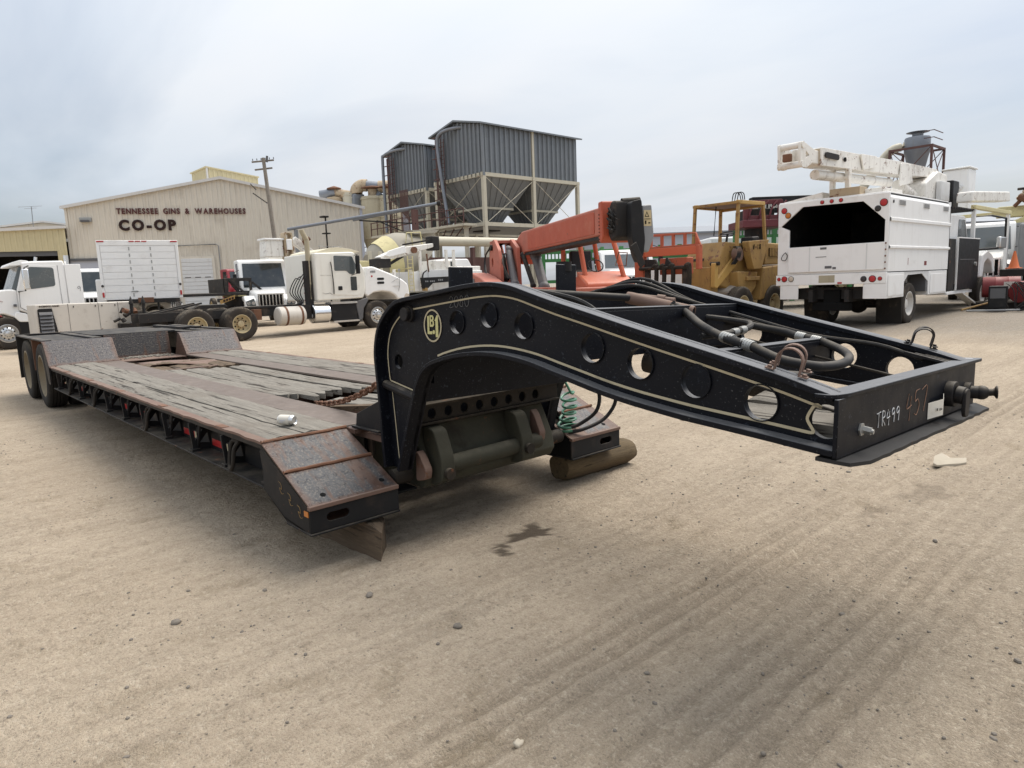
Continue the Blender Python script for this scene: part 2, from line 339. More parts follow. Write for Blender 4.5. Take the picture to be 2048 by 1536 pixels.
class MB:
    def __init__(s): s.v = []; s.f = []
    def add(s, v, f):
        n = len(s.v); s.v += [tuple(x) for x in v]; s.f += [tuple(i+n for i in q) for q in f]; return s
    def bx(s, x0, x1, y0, y1, z0, z1):
        return s.add([(x0,y0,z0),(x1,y0,z0),(x1,y1,z0),(x0,y1,z0),(x0,y0,z1),(x1,y0,z1),(x1,y1,z1),(x0,y1,z1)],
                     [(3,2,1,0),(4,5,6,7),(0,1,5,4),(1,2,6,5),(2,3,7,6),(3,0,4,7)])
    def hexa(s, b, t):          # two quads
        return s.add(list(b)+list(t), [(3,2,1,0),(4,5,6,7),(0,1,5,4),(1,2,6,5),(2,3,7,6),(3,0,4,7)])
    def prism(s, pts, plane, a, b):
        n = len(pts)
        v = [p3(plane, x, y, a) for x, y in pts] + [p3(plane, x, y, b) for x, y in pts]
        f = [tuple(range(n-1, -1, -1)), tuple(range(n, 2*n))] + [(i, (i+1) % n, n+(i+1) % n, n+i) for i in range(n)]
        return s.add(v, f)
    def plate(s, outer, holes, plane, a, b):
        bm = bmesh.new(); es = []
        for lp in [outer] + holes:
            vs = [bm.verts.new((x, y, 0)) for x, y in lp]
            es += [bm.edges.new((vs[i], vs[(i+1) % len(vs)])) for i in range(len(vs))]
        r = bmesh.ops.triangle_fill(bm, use_beauty=True, use_dissolve=False, edges=es)
        bm.verts.index_update(); n = len(bm.verts)
        v = [p3(plane, q.co.x, q.co.y, a) for q in bm.verts] + [p3(plane, q.co.x, q.co.y, b) for q in bm.verts]
        f = []
        for q in bm.faces:
            ids = [w.index for w in q.verts]; f.append(tuple(ids)); f.append(tuple(n+i for i in reversed(ids)))
        for e in bm.edges:
            if len(e.link_faces) == 1:
                i, j = e.verts[0].index, e.verts[1].index; f.append((i, j, n+j, n+i))
        bm.free(); return s.add(v, f)
    def cyl(s, p0, p1, r0, r1=None, n=14, cap=True):
        r1 = r0 if r1 is None else r1
        p0 = Vector(p0); p1 = Vector(p1); d, u, w = frame_of(p1-p0)
        v = [p0+(u*math.cos(2*math.pi*i/n)+w*math.sin(2*math.pi*i/n))*r0 for i in range(n)]
        v += [p1+(u*math.cos(2*math.pi*i/n)+w*math.sin(2*math.pi*i/n))*r1 for i in range(n)]
        f = [(i, (i+1) % n, n+(i+1) % n, n+i) for i in range(n)]
        if cap: f += [tuple(range(n-1, -1, -1)), tuple(range(n, 2*n))]
        return s.add(v, f)
    def lathe(s, prof, p0, d, n=24, closed=False, mod=None):
        p0 = Vector(p0); d, u, w = frame_of(d); m = len(prof); v = []
        for i in range(n):
            a = 2*math.pi*i/n; e = u*math.cos(a)+w*math.sin(a)
            for j, (r, h) in enumerate(prof):
                v.append(p0 + e*(r + (mod(i, j) if mod else 0)) + d*h)
        f = []
        for i in range(n):
            k = (i+1) % n
            for j in range(m if closed else m-1):
                l = (j+1) % m; f.append((i*m+j, k*m+j, k*m+l, i*m+l))
        return s.add(v, f)
    def tube(s, pts, r, n=8, k=0, cap=True):
        P = smooth_path(pts, k) if k else [Vector(p) for p in pts]
        rs = r if isinstance(r, (list, tuple)) else [r]*len(P)
        v = []; f = []; u = None
        for i, p in enumerate(P):
            d = (P[min(i+1, len(P)-1)]-P[max(i-1, 0)]).normalized()
            if u is None: _, u, w = frame_of(d)
            else:
                u = (u-d*u.dot(d)).normalized(); w = d.cross(u)
            v += [p+(u*math.cos(2*math.pi*j/n)+w*math.sin(2*math.pi*j/n))*rs[min(i, len(rs)-1)] for j in range(n)]
        for i in range(len(P)-1):
            f += [(i*n+j, i*n+(j+1) % n, (i+1)*n+(j+1) % n, (i+1)*n+j) for j in range(n)]
        if cap: f += [tuple(range(n-1, -1, -1)), tuple(range((len(P)-1)*n, len(P)*n))]
        return s.add(v, f)
    def bar(s, p0, p1, w, h, up=(0, 0, 1)):
        p0 = Vector(p0); p1 = Vector(p1); d = (p1-p0).normalized(); a = Vector(up)
        if abs(d.dot(a)) > 0.98: a = Vector((1, 0, 0))
        u = d.cross(a).normalized()*w/2; q = u.cross(d).normalized()*h/2
        return s.hexa([p0-u-q, p0+u-q, p1+u-q, p1-u-q], [p0-u+q, p0+u+q, p1+u+q, p1-u+q])
    def strip(s, prof, plane, a, b, t):     # a bent sheet: polyline offset by t, extruded from a to b
        n = len(prof); q = []
        for i in range(n):
            x0, y0 = prof[max(i-1, 0)]; x1, y1 = prof[min(i+1, n-1)]
            dx, dy = x1-x0, y1-y0; L = math.hypot(dx, dy) or 1
            q.append((prof[i][0]-dy/L*t, prof[i][1]+dx/L*t))
        v = []
        for i in range(n):
            v += [p3(plane, *prof[i], a), p3(plane, *prof[i], b), p3(plane, *q[i], b), p3(plane, *q[i], a)]
        f = []
        for i in range(n-1):
            for j in range(4): f.append((i*4+j, i*4+(j+1) % 4, (i+1)*4+(j+1) % 4, (i+1)*4+j))
        f += [(3, 2, 1, 0), tuple((n-1)*4+j for j in range(4))]
        return s.add(v, f)
    def sph(s, c, r, n=12, m=8, sc=(1, 1, 1)):
        v = []; f = []
        for i in range(m+1):
            a = math.pi*i/m
            for j in range(n):
                b = 2*math.pi*j/n
                v.append((c[0]+r*sc[0]*math.sin(a)*math.cos(b), c[1]+r*sc[1]*math.sin(a)*math.sin(b), c[2]+r*sc[2]*math.cos(a)))
        for i in range(m):
            f += [(i*n+j, (i+1)*n+j, (i+1)*n+(j+1) % n, i*n+(j+1) % n) for j in range(n)]
        return s.add(v, f)
    def xf(s, M):
        s.v = [tuple(M @ Vector(p)) for p in s.v]; return s
    def mesh(s, name, ang=35):
        me = bpy.data.meshes.new(name); me.from_pydata(s.v, [], s.f)
        bm = bmesh.new(); bm.from_mesh(me)
        bmesh.ops.recalc_face_normals(bm, faces=bm.faces); bm.to_mesh(me); bm.free()
        me.shade_smooth(); me.set_sharp_from_angle(angle=R_(ang)); return me
    def o(s, name, mat, parent=None, bevel=0.0, ang=35, label=None):
        o = ob(name, s.mesh(name, ang), parent, mat)
        if bevel:
            m = o.modifiers.new('bevel', 'BEVEL'); m.width = bevel; m.segments = 2; m.limit_method = 'ANGLE'; m.angle_limit = R_(40); m.harden_normals = False
        if label: o['label'] = label
        return o
def circ(cx, cy, r, n=20, ry=None):
    ry = ry or r
    return [(cx+r*math.cos(2*math.pi*i/n), cy+ry*math.sin(2*math.pi*i/n)) for i in range(n)]
def slot(cx, cy, w, h, n=6):
    r = h/2; L = w/2-r; out = []
    for i in range(n+1): a = -math.pi/2+math.pi*i/n; out.append((cx+L+r*math.cos(a), cy+r*math.sin(a)))
    for i in range(n+1): a = math.pi/2+math.pi*i/n; out.append((cx-L+r*math.cos(a), cy+r*math.sin(a)))
    return out
def rrect(x0, x1, y0, y1, r, n=4):
    out = []
    for cx, cy, a0 in ((x1-r, y1-r, 0), (x0+r, y1-r, 90), (x0+r, y0+r, 180), (x1-r, y0+r, 270)):
        for i in range(n+1):
            a = R_(a0+90*i/n); out.append((cx+r*math.cos(a), cy+r*math.sin(a)))
    return out
def rpoly(pts, r, n=4):          # round the corners of a polygon
    out = []; m = len(pts); rr = r if isinstance(r, (list, tuple)) else [r]*m
    for i in range(m):
        p = Vector(pts[i]); a = Vector(pts[i-1])-p; b = Vector(pts[(i+1) % m])-p
        k = min(rr[i], a.length*0.45, b.length*0.45)
        if k <= 1e-4: out.append(tuple(p)); continue
        s0 = p+a.normalized()*k; s1 = p+b.normalized()*k
        for j in range(n+1):
            t = j/n; q = s0*(1-t)**2+p*2*t*(1-t)+s1*t*t; out.append((q.x, q.y))
    return out
def text_mesh(body, size, thick, bold=0.0, align='LEFT', shear=0.0):
    cu = bpy.data.curves.new('text', 'FONT'); cu.body = body; cu.size = size; cu.extrude = thick; cu.offset = bold; cu.align_x = align; cu.shear = shear; cu.resolution_u = 3
    o = bpy.data.objects.new('text', cu); COL.objects.link(o)
    me = bpy.data.meshes.new_from_object(o.evaluated_get(bpy.context.evaluated_depsgraph_get()))
    bpy.data.objects.remove(o); bpy.data.curves.remove(cu); return me
def place_text(name, body, size, thick, mat, parent, origin, xdir, zdir, bold=0.0, align='LEFT'):
    me = text_mesh(body, size, thick, bold, align)
    x = Vector(xdir).normalized(); z = Vector(zdir).normalized(); n = x.cross(z)
    M = Matrix(((x.x, z.x, n.x, origin[0]), (x.y, z.y, n.y, origin[1]), (x.z, z.z, n.z, origin[2]), (0, 0, 0, 1)))
    me.transform(M); return ob(name, me, parent, mat)
def copy_tree(o, parent=None):
    c = o.copy(); COL.objects.link(c); c.parent = parent
    for ch in list(o.children): copy_tree(ch, c)
    return c
# stroke lettering drawn by hand (unit box 0..1 wide, 0..1.5 high)
ST = {'0': [[(.5,1.5),(.12,1.2),(.05,.6),(.3,.05),(.7,.1),(.92,.7),(.8,1.3),(.5,1.5)]],
      '2': [[(.08,1.2),(.4,1.5),(.8,1.3),(.75,.9),(.1,.05),(.95,.1)]], '4': [[(.35,1.5),(.05,.65),(.85,.75)],[(.75,1.3),(.55,-.15)]],
      '5': [[(.9,1.5),(.25,1.45),(.15,.85),(.6,.95),(.9,.5),(.5,.0),(.1,.15)]], '7': [[(.05,1.4),(.95,1.5),(.45,.0)]],
      '8': [[(.8,1.25),(.45,1.5),(.2,1.15),(.75,.6),(.6,.05),(.15,.2),(.3,.7),(.8,1.25)]], '9': [[(.85,1.2),(.5,1.5),(.1,1.15),(.3,.8),(.8,1.05),(.85,1.2),(.7,.0)]],
      'T': [[(.0,1.4),(1,1.5)],[(.5,1.45),(.4,.0)]], 'R': [[(.15,.0),(.15,1.45),(.75,1.35),(.75,.9),(.2,.75),(.9,.0)]],
      'V': [[(.05,1.4),(.35,.0),(.75,1.5)]], '1': [[(.45,1.45),(.4,.0)]], '-': [[(.1,.7),(.8,.75)]]}
def strokes(name, txt, mat, parent, origin, xdir, zdir, w, r, gap=0.35, M=None):
    b = MB(); o = Vector(origin); x = Vector(xdir)*w; z = Vector(zdir)*w
    for i, ch in enumerate(txt):
        for st in ST.get(ch, []):
            b.tube([o + x*(i*(1+gap)+px) + z*py for px, py in st], r, 5, 3)
    if M: b.xf(M)
    return b.o(name, mat, parent)
def flatten(b, axis, val, t):     # squash a mesh builder to a thin layer
    b.v = [tuple(val + (c-val)*t if i == axis else c for i, c in enumerate(p)) for p in b.v]; return b

# ------------------------------------------------------------------ wheels: built once per kind, copied with shared meshes
def wheel_meshes(Rt, w, rr, deep, lugs=10, lugdepth=0.008, holes=8):
    prof = [(rr*0.97, -w*0.40), (rr*1.03, -w*0.47), (rr+(Rt-rr)*.35, -w*0.515), (rr+(Rt-rr)*.7, -w*0.50), (Rt*.965, -w*.455), (Rt*.992, -w*.40)]
    for k in (-.24, -.08, .08, .24): prof += [(Rt, (k-.055)*w), (Rt-.014, (k-.045)*w), (Rt-.014, (k-.02)*w), (Rt, (k-.01)*w)]
    prof += [(Rt*.992, w*.40), (Rt*.965, w*.455), (rr+(Rt-rr)*.7, w*.50), (rr+(Rt-rr)*.35, w*.515), (rr*1.03, w*.47), (rr*.97, w*.40)]
    nl = len(prof)
    ty = MB().lathe(prof, (0, 0, 0), (0, 1, 0), 64, mod=lambda i, j: (-lugdepth if (i % 2 and j in (4, 5, nl-6, nl-5)) else 0)).mesh('tyre')
    rm = MB(); y0 = -w*.40
    rp = [(rr*1.0, y0+.02), (rr*1.03, y0-.018), (rr*.96, y0-.02), (rr*.93, y0+.03)]
    if deep: rp += [(rr*.86, y0+deep*.8), (rr*.74, y0+deep), (rr*.52, y0+deep), (rr*.46, y0+deep-.02), (rr*.40, y0+deep-.02), (rr*.36, y0+deep*.45), (rr*.28, y0+deep*.35), (0.001, y0+deep*.32)]
    else: rp += [(rr*.86, y0+.05), (rr*.74, y0+.015), (rr*.55, y0-.03), (rr*.45, y0-.035), (rr*.30, y0-.04), (rr*.28, y0-.085), (rr*.12, y0-.10), (0.001, y0-.10)]
    rm.lathe(rp, (0, 0, 0), (0, 1, 0), 40)
    hb = MB(); yh = (y0+deep-.022) if deep else (y0-.036)
    for i in range(lugs):
        a = 2*math.pi*i/lugs; c = (rr*.43*math.cos(a), yh, rr*.43*math.sin(a)) if deep else (rr*.38*math.cos(a), yh, rr*.38*math.sin(a))
        hb.cyl(c, (c[0], c[1]-.028, c[2]), .017, n=6)
    hl = MB(); yo = (y0+deep-.004) if deep else (y0-.01)
    for i in range(holes):
        a = 2*math.pi*(i+.5)/holes; q = rr*.64
        hl.cyl((q*math.cos(a), yo+.01, q*math.sin(a)), (q*math.cos(a), yo-.006-(0 if deep else 0.012), q*math.sin(a)), rr*.085, n=10)
    back = MB().cyl((0, w*.1, 0), (0, w*.12, 0), rr*.99, n=24)
    return ty, rm.mesh('rim'), hb.mesh('lug_nuts'), hl.mesh('hand_holes'), back.mesh('drum')
WH = {'trailer': (wheel_meshes(.459, .25, .29, .10), 'rubber', 'rim_dirty', 'rust'),
      'dual': (wheel_meshes(.525, .28, .29, .12, 10, .02), 'rubber_dusty', 'rim_cream', 'rust'),
      'steer': (wheel_meshes(.525, .28, .29, 0, 10, .004, 10), 'rubber_dusty', 'alu', 'zinc'),
      'white': (wheel_meshes(.50, .27, .285, .11, 8), 'rubber_dusty', 'rim_white', 'rust')}
def wheel(kind, parent, loc, flip=False, name='wheel', tilt=0.0):
    ms, mt, mr, mn = WH[kind]
    o = ob(name, ms[0], parent, mt); o.location = loc
    o.rotation_euler = (0, tilt, math.pi if flip else 0)
    for nm, me, mm in zip(('rim', 'lug_nuts', 'hand_holes', 'brake_drum'), ms[1:], (mr, mn, 'hole_dark', 'chassis')):
        c = ob(nm, me, o, mm)
        if nm in ('lug_nuts', 'hand_holes'): c['kind'] = 'stuff'
    return o

# ------------------------------------------------------------------ ground
def gz(x, y):
    s = min(max(0.0, y-2.0), 43.0); return 0.02*s*s/(s+3.0)
def vnoise(x, y, seed, oct=4, gain=0.5):
    rs = np.random.RandomState(seed); out = np.zeros_like(x); amp = 1.0
    for o in range(oct):
        t = rs.rand(256, 256); xi = np.floor(x).astype(int); yi = np.floor(y).astype(int); fx = x-xi; fy = y-yi
        fx = fx*fx*(3-2*fx); fy = fy*fy*(3-2*fy)
        a = t[xi % 256, yi % 256]; b = t[(xi+1) % 256, yi % 256]; c = t[xi % 256, (yi+1) % 256]; d = t[(xi+1) % 256, (yi+1) % 256]
        out += amp*((a*(1-fx)+b*fx)*(1-fy)+(c*(1-fx)+d*fx)*fy-0.5); x = x*2.03+11.3; y = y*2.03+5.7; amp *= gain
    return out
def graded(lo, hi, st, far, k=1.13):
    a = list(np.arange(lo, hi, st)); s = st; x = hi; up = []
    while x < far: up.append(x); s *= k; x += s
    s = st; x = lo-st; dn = []
    while x > -far: dn.append(x); s *= k; x -= s
    return np.array(dn[::-1]+a+up)
gx = graded(-6.0, 4.2, 0.023, 900.0); gy = graded(-3.2, 5.5, 0.026, 900.0)
GX, GY = np.meshgrid(gx, gy, indexing='ij')
s_ = np.clip(GY-2.0, 0, 43); GZ = 0.02*s_*s_/(s_+3.0)
near = np.exp(-((GX+1)/22)**2-((GY-3)/22)**2)
hh = 0.030*vnoise(GX*.5, GY*.5, 1, 4) + 0.014*vnoise(GX*2.2, GY*1.4, 2, 3) + 0.013*vnoise(GX*10, GY*6, 3, 3, .6)
# wheel ruts run along Y
wob = GX + 0.05*vnoise(GY*.35, GX*.2, 5, 2) + 0.012*vnoise(GY*2.0, GX, 6, 2)
def rut(c, width, depth, ph, on):
    d = (wob-c)/width; env = np.exp(-d**4)
    return env*on*(-0.6*depth*np.exp(-d*d) + depth*0.60*np.cos(wob*2*np.pi/0.105+ph))
m1 = np.clip(vnoise(GX*.6, GY*.5, 8, 2)*2.2+.75, 0, 1)
hh += rut(1.62, .21, .026, 0, np.clip(m1, .6, 1)) + rut(2.25, .34, .018, 1, m1) + rut(0.85, .20, .006, 2, m1) + rut(-1.1, .22, .005, .6, m1)*(GY < -1.5)
hh += rut(-2.4, .25, .006, .3, m1)*(GY < -1.5) + rut(-4.0, .3, .006, .9, m1)*(GY < -1.5) + rut(3.1, .3, .010, .2, m1)
br = vnoise(wob*11, GY*1.1, 9, 3); hh += 0.010*br
trk = np.zeros_like(GX)
for c_, w_ in ((1.62, .21), (2.25, .34), (.85, .2), (3.1, .3), (-2.4, .25)):
    e_ = np.exp(-((wob-c_)/w_)**4); trk += e_*np.clip(m1, .4, 1)*(.45-.55*np.cos(wob*2*np.pi/0.105+(0 if c_ == 1.62 else 1)))*(1.0 if c_ > 1 else .5)
trk = np.clip(trk+.35*np.clip(br*2, 0, 1)*(wob > .5), 0, 1)
scf = np.zeros_like(GX); rs_ = np.random.RandomState(77)                # boot scuffs and loose heaps
for i in range(46):
    sx, sy, an_ = rs_.uniform(-3.2, 2.6), rs_.uniform(-2.5, -.9), rs_.uniform(-.5, .9)
    if i > 30: sx, sy = rs_.uniform(.6, 3.0), rs_.uniform(-1.5, 4.5)
    dx, dy = GX-sx, GY-sy; a_ = (dx*np.cos(an_)+dy*np.sin(an_))/.055; b_ = (-dx*np.sin(an_)+dy*np.cos(an_))/.15
    q_ = np.exp(-(a_*a_+b_*b_)**1.5); scf = np.maximum(scf, q_*rs_.uniform(.4, 1)); hh += q_*(-.008+.006*np.cos((-dx*np.sin(an_)+dy*np.cos(an_))*2*np.pi/.05))
wet = np.zeros_like(GX)
for sx, sy, ax_, ay_ in ((.40, -.07, .085, .15), (.52, -.42, .05, .035), (.44, -.36, .03, .05), (1.9, 2.2, .10, .20), (1.75, 1.65, .06, .12)):
    ang_ = np.arctan2(GY-sy, GX-sx); r_ = np.hypot((GX-sx)/ax_, (GY-sy)/ay_)*(1+.30*np.sin(3*ang_+sx*9)+.18*np.sin(7*ang_+2)+.5*vnoise(GX*14, GY*14, 13, 3))
    wet = np.maximum(wet, np.clip((1.15-r_)*5, 0, 1)*(1.0 if sy < 0 else .30))
GZ = GZ + hh*near
nx, ny = GX.shape
co = np.stack([GX, GY, GZ], -1).reshape(-1, 3).astype(np.float32)
ii = (np.arange(nx-1)[:, None]*ny+np.arange(ny-1)[None]).ravel()
fc = np.stack([ii, ii+ny, ii+ny+1, ii+1], -1).astype(np.int32)
me = bpy.data.meshes.new('ground'); me.vertices.add(len(co)); me.vertices.foreach_set('co', co.ravel())
me.loops.add(fc.size); me.loops.foreach_set('vertex_index', fc.ravel()); me.polygons.add(len(fc))
me.polygons.foreach_set('loop_start', np.arange(0, fc.size, 4, dtype=np.int32)); me.polygons.foreach_set('loop_total', np.full(len(fc), 4, dtype=np.int32))
me.update(); me.validate(); me.shade_smooth()
for nm_, ar_ in (('track', trk*near), ('scuff', scf), ('wet', wet)):
    at_ = me.attributes.new(nm_, 'FLOAT', 'POINT'); at_.data.foreach_set('value', ar_.astype(np.float32).ravel())
def M_ground():
    g = G('dirt_ground'); v = g.raw
    lo = g.noise(0.35, 6, 0.6, v)
    c = g.mix(g.step(lo, 0.36, 0.66), (0.425, 0.345, 0.256), (0.485, 0.400, 0.302))
    xy = g.sep(v)
    # greyer tone growing towards +X on the near side, and the hard standing under the parked row
    gm = g.math('ADD', g.math('MULTIPLY', g.step(xy[0], 0.4, 3.4), g.step(xy[1], 5.5, -0.5)), g.math('MULTIPLY', g.noise(0.8, 6, 0.6, v), 0.9))
    gf = g.step(gm, 0.60, 1.30)
    c = g.mix(g.math('MULTIPLY', gf, 0.5), c, (0.30, 0.255, 0.195))
    yard = g.step(g.math('ADD', xy[1], g.math('MULTIPLY', g.noise(0.4, 5, 0.6, v), 5.0)), 13.5, 17.0)
    c = g.mix(g.math('MULTIPLY', yard, 0.8), c, (0.22, 0.20, 0.175))
    st = g.noise(1.0, 8, 0.65, g.mapped(v, (4.5, 0.55, 1)))                       # drag marks along the ruts
    c = g.mix(g.math('MULTIPLY', g.step(st, 0.40, 0.66), 0.30), c, (0.265, 0.210, 0.152))
    def attr(nm):
        n = g.t.nodes.new('ShaderNodeAttribute'); n.attribute_name = nm; return n.outputs['Fac']
    c = g.mix(g.math('MULTIPLY', attr('track'), 0.52), c, (0.210, 0.170, 0.127))
    c = g.mix(g.math('MULTIPLY', attr('scuff'), g.math('ADD', 0.15, g.math('MULTIPLY', g.noise(22, 4, 0.7, v), 0.5))), c, (0.235, 0.185, 0.122))
    fs = g.noise(1.0, 5, 0.72, g.mapped(v, (20, 9, 1), (0, 0, R_(6))))
    c = g.mix(g.math('MULTIPLY', g.step(fs, 0.50, 0.68), 0.38), c, (0.20, 0.158, 0.108))
    c = g.mix(g.math('MULTIPLY', g.step(fs, 0.46, 0.30), 0.35), c, (0.54, 0.46, 0.34))
    dm = g.step(g.noise(2.3, 8, 0.7, v), 0.56, 0.68)                               # scuffed, footprint-sized darker patches
    c = g.mix(g.math('MULTIPLY', dm, 0.35), c, (0.235, 0.185, 0.120))
    sp = g.noise(30, 5, 0.8, v)
    c = g.mix(g.math('MULTIPLY', g.step(sp, 0.54, 0.66), 0.48), c, (0.18, 0.147, 0.112))
    c = g.mix(g.math('MULTIPLY', g.step(sp, 0.46, 0.36), 0.45), c, (0.60, 0.52, 0.41))
    gr = g.noise(110, 4, 0.75, v)
    c = g.mix(g.math('MULTIPLY', g.step(gr, 0.54, 0.64), 0.48), c, (0.16, 0.13, 0.10))
    c = g.mix(g.math('MULTIPLY', g.step(gr, 0.46, 0.36), 0.35), c, (0.60, 0.52, 0.41))
    pm = g.step(g.noise(1.3, 5, 0.65, v), 0.50, 0.62)
    pf = g.math('MULTIPLY', g.step(g.voro(24, v), 0.20, 0.09), pm)
    c = g.mix(g.math('MULTIPLY', pf, 0.72), c, (0.115, 0.098, 0.082))
    pf2 = g.step(g.voro(15, g.mapped(v, loc=(3.3, 7.7, 0))), 0.10, 0.05)
    c = g.mix(g.math('MULTIPLY', pf2, 0.55), c, (0.12, 0.10, 0.085))
    c = g.mix(g.math('MULTIPLY', attr('wet'), 0.85), c, (0.075, 0.056, 0.040))
    h = g.math('ADD', g.math('MULTIPLY', sp, 1.2), g.math('MULTIPLY', fs, 1.0))
    g.bump(h, 0.9, 0.030)
    MATS['ground'] = g.fin(c, 0.95, 0, 0.15)
M_ground()
ground = ob('ground', me, None, 'ground'); setv(ground, 'dusty tan dirt yard with wheel ruts and footprints', 'ground', kind='structure')
def ground_h(x, y):
    i = int(np.clip(np.searchsorted(gx, x)-1, 0, nx-2)); j = int(np.clip(np.searchsorted(gy, y)-1, 0, ny-2))
    return float(GZ[i:i+2, j:j+2].mean())

# ------------------------------------------------------------------ the lowboy trailer (X forward along the trailer, near side -Y)
TR = thing('lowboy_trailer', 'long black lowboy trailer with weathered plank deck and raised gooseneck in the foreground', 'trailer')
HW = 1.295; ZD = 0.64
TX = [(-.141,.45),(-.157,.598),(-.168,.754),(-.187,.948),(-.198,1.039),(-.203,1.131),(-.18,1.232),(-.131,1.317),(-.036,1.395),(.062,1.439),(.23,1.461),(.466,1.487),(.651,1.507),(.80,1.515),(.90,1.510),(1.002,1.494),(1.127,1.460),(1.246,1.428),(1.414,1.388),(1.567,1.350),(1.66,1.327),(1.777,1.299),(1.881,1.275),(2.077,1.229),(2.254,1.186),(2.335,1.164),(2.455,1.128)]
BX = [(.02,.45),(.131,.73),(.207,.922),(.238,.985),(.285,1.045),(.37,1.092),(.538,1.134),(.697,1.156),(.845,1.162),(.983,1.153),(1.112,1.135),(1.233,1.108),(1.388,1.074),(1.51,1.047),(1.655,1.021),(1.792,1.002),(1.922,.986),(2.043,.975),(2.153,.965),(2.258,.955),(2.355,.945),(2.455,.935)]
HOLES = [(-.03,1.085,.042),(.532,1.318,.058),(.784,1.356,.059),(1.028,1.310,.060),(1.442,1.226,.061),(1.687,1.176,.061),(1.936,1.126,.061),(2.19,1.073,.061),(2.41,1.034,.055)]
RX = Matrix.Translation((0, -.655, 1.1)) @ Matrix.Rotation(R_(-1.5), 4, 'X') @ Matrix.Translation((0, .655, -1.1))
def fine(pts, k=3): return [(p.x, p.y) for p in smooth_path([(a, b, 0) for a, b in pts], k)]
TF, BF = fine(TX), fine(BX)
TFAR = fine([(x if x > .1 else x-.13*min(1, max(0, (1.42-z)/.22)), z) for x, z in TX]); BFAR = fine([(-.145,.45),(-.07,.73),(.03,.922),(.10,1.0),(.20,1.06)]+BX[5:])
def neck(b, name, mat, parent, bevel=0.0, label=None):
    return b.xf(RX).o(name, mat, parent, bevel, label=label)
def inset(pts, d):
    out = []
    for i, (x, y) in enumerate(pts):
        a = pts[max(i-1, 0)]; c = pts[min(i+1, len(pts)-1)]; dx, dy = c[0]-a[0], c[1]-a[1]; L = math.hypot(dx, dy)
        out.append((x+dy/L*d, y-dx/L*d))
    return out
def neck_side(sgn):
    y = -.655*sgn; t = .011
    TF_, BF_ = (TF, BF) if sgn > 0 else (TFAR, BFAR)
    web = MB().plate(TF_ + BF_[::-1], [circ(x, z, r, 26) for x, z, r in HOLES], 'xz', y-t, y+t)
    side = neck(web, 'gooseneck_side_plate', 'black', TR)
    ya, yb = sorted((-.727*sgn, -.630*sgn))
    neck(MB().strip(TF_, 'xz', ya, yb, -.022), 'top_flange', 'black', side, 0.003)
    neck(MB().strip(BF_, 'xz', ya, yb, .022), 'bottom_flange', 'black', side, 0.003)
    # hole collars
    for x, z, r in HOLES[1:-1]:
        neck(MB().lathe([(r, -.006), (r+.004, -.006), (r+.004, .006), (r, .006)], (x, y-(t+.002)*sgn, z), (0, 1, 0), 26, True), 'hole_rim', 'black', side)
    return side, y-(t+.0025)*sgn
side_n, yw = neck_side(1)
side_f, _ = neck_side(-1)
# pinstripes on the near plate: thin paint lines that follow the edges
def line(pts, w, name, parent):
    a = inset(pts, w/2); c = inset(pts, -w/2); b = MB(); n = len(pts)
    v = [(x, yw, z) for x, z in a] + [(x, yw, z) for x, z in c] + [(x, yw-.0012, z) for x, z in a] + [(x, yw-.0012, z) for x, z in c]
    b.add(v, [(i, i+1, n+i+1, n+i) for i in range(n-1)] + [(2*n+i, 3*n+i, 3*n+i+1, 2*n+i+1) for i in range(n-1)])
    neck(b, name, 'cream_stripe', parent)
it = inset(TF, .066); ib = inset(BF, -.048)
zc = 0.955
up = [p for p in it if p[1] > zc+.02 or p[0] > .5]
up = [q for q in up if q[0] < 2.40]
line([(-.118, zc+.013)] + up, .0085, 'pinstripe', side_n)
lo = [q for q in ib if q[0] > .33 and q[0] < 2.385]
line(lo, .0105, 'pinstripe', side_n)
line([(-.118, zc+.013), (.02, zc-.010), (.155, zc-.032)], .008, 'pinstripe', side_n)
line([(.150, zc-.088), (.02, zc-.066), (-.105, zc-.045), (-.085, .75), (-.062, .55), (-.055, .50)], .007, 'pinstripe', side_n)
endc = [(up[-1][0], up[-1][1]), (2.375, 1.085), (2.353, 1.050), (2.352, 1.030), (2.372, .998), lo[-1]]
line(fine([endc[0], endc[1], endc[2], endc[3], endc[4], endc[5]]), .010, 'pinstripe', side_n)
# stiffener bar across the leg, pivot boss, emblem, chalk number
neck(MB().cyl((-.165, -.675, zc-.012), (.185, -.675, zc-.070), .026, n=10), 'leg_stiffener', 'frame_black', side_n)
b = MB().cyl((.105, -.66, 1.358), (.105, -.685, 1.358), .046, n=24).cyl((.100, -.68, 1.357), (.100, -.710, 1.357), .038, n=24)
neck(b, 'pivot_boss', 'frame_black', side_n, 0.004)
em = (.318, 1.297); ex, ez = .080, .088
ring = MB().plate(circ(*em, ex, 36, ez), [circ(em[0], em[1], ex-.009, 36, ez-.009)], 'xz', yw-.002, yw)
eo = neck(ring, 'emblem', 'cream_stripe', side_n)
def ez_(pts, y=None): return [(em[0]+a, em[1]+c) for a, c in pts]
lt = MB().prism(ez_([(-.046,.052),(-.030,.052),(-.030,-.030),(-.004,-.030),(-.004,-.046),(-.046,-.046)]), 'xz', yw-.002, yw)
lt.plate(ez_([(-.024,.056),(.002,.056),(.012,.046),(.012,.034),(.006,.028),(.014,.020),(.014,.004),(.004,-.006),(-.024,-.006)]), [ez_([(-.013,.046),(-.001,.046),(-.001,.034),(-.013,.034)]), ez_([(-.013,.022),(.002,.022),(.002,.006),(-.013,.006)])], 'xz', yw-.002, yw)
lt.prism(ez_([(.020,.028),(.040,.056),(.050,.056),(.050,-.060),(.028,-.060),(.028,.024)]), 'xz', yw-.002, yw)
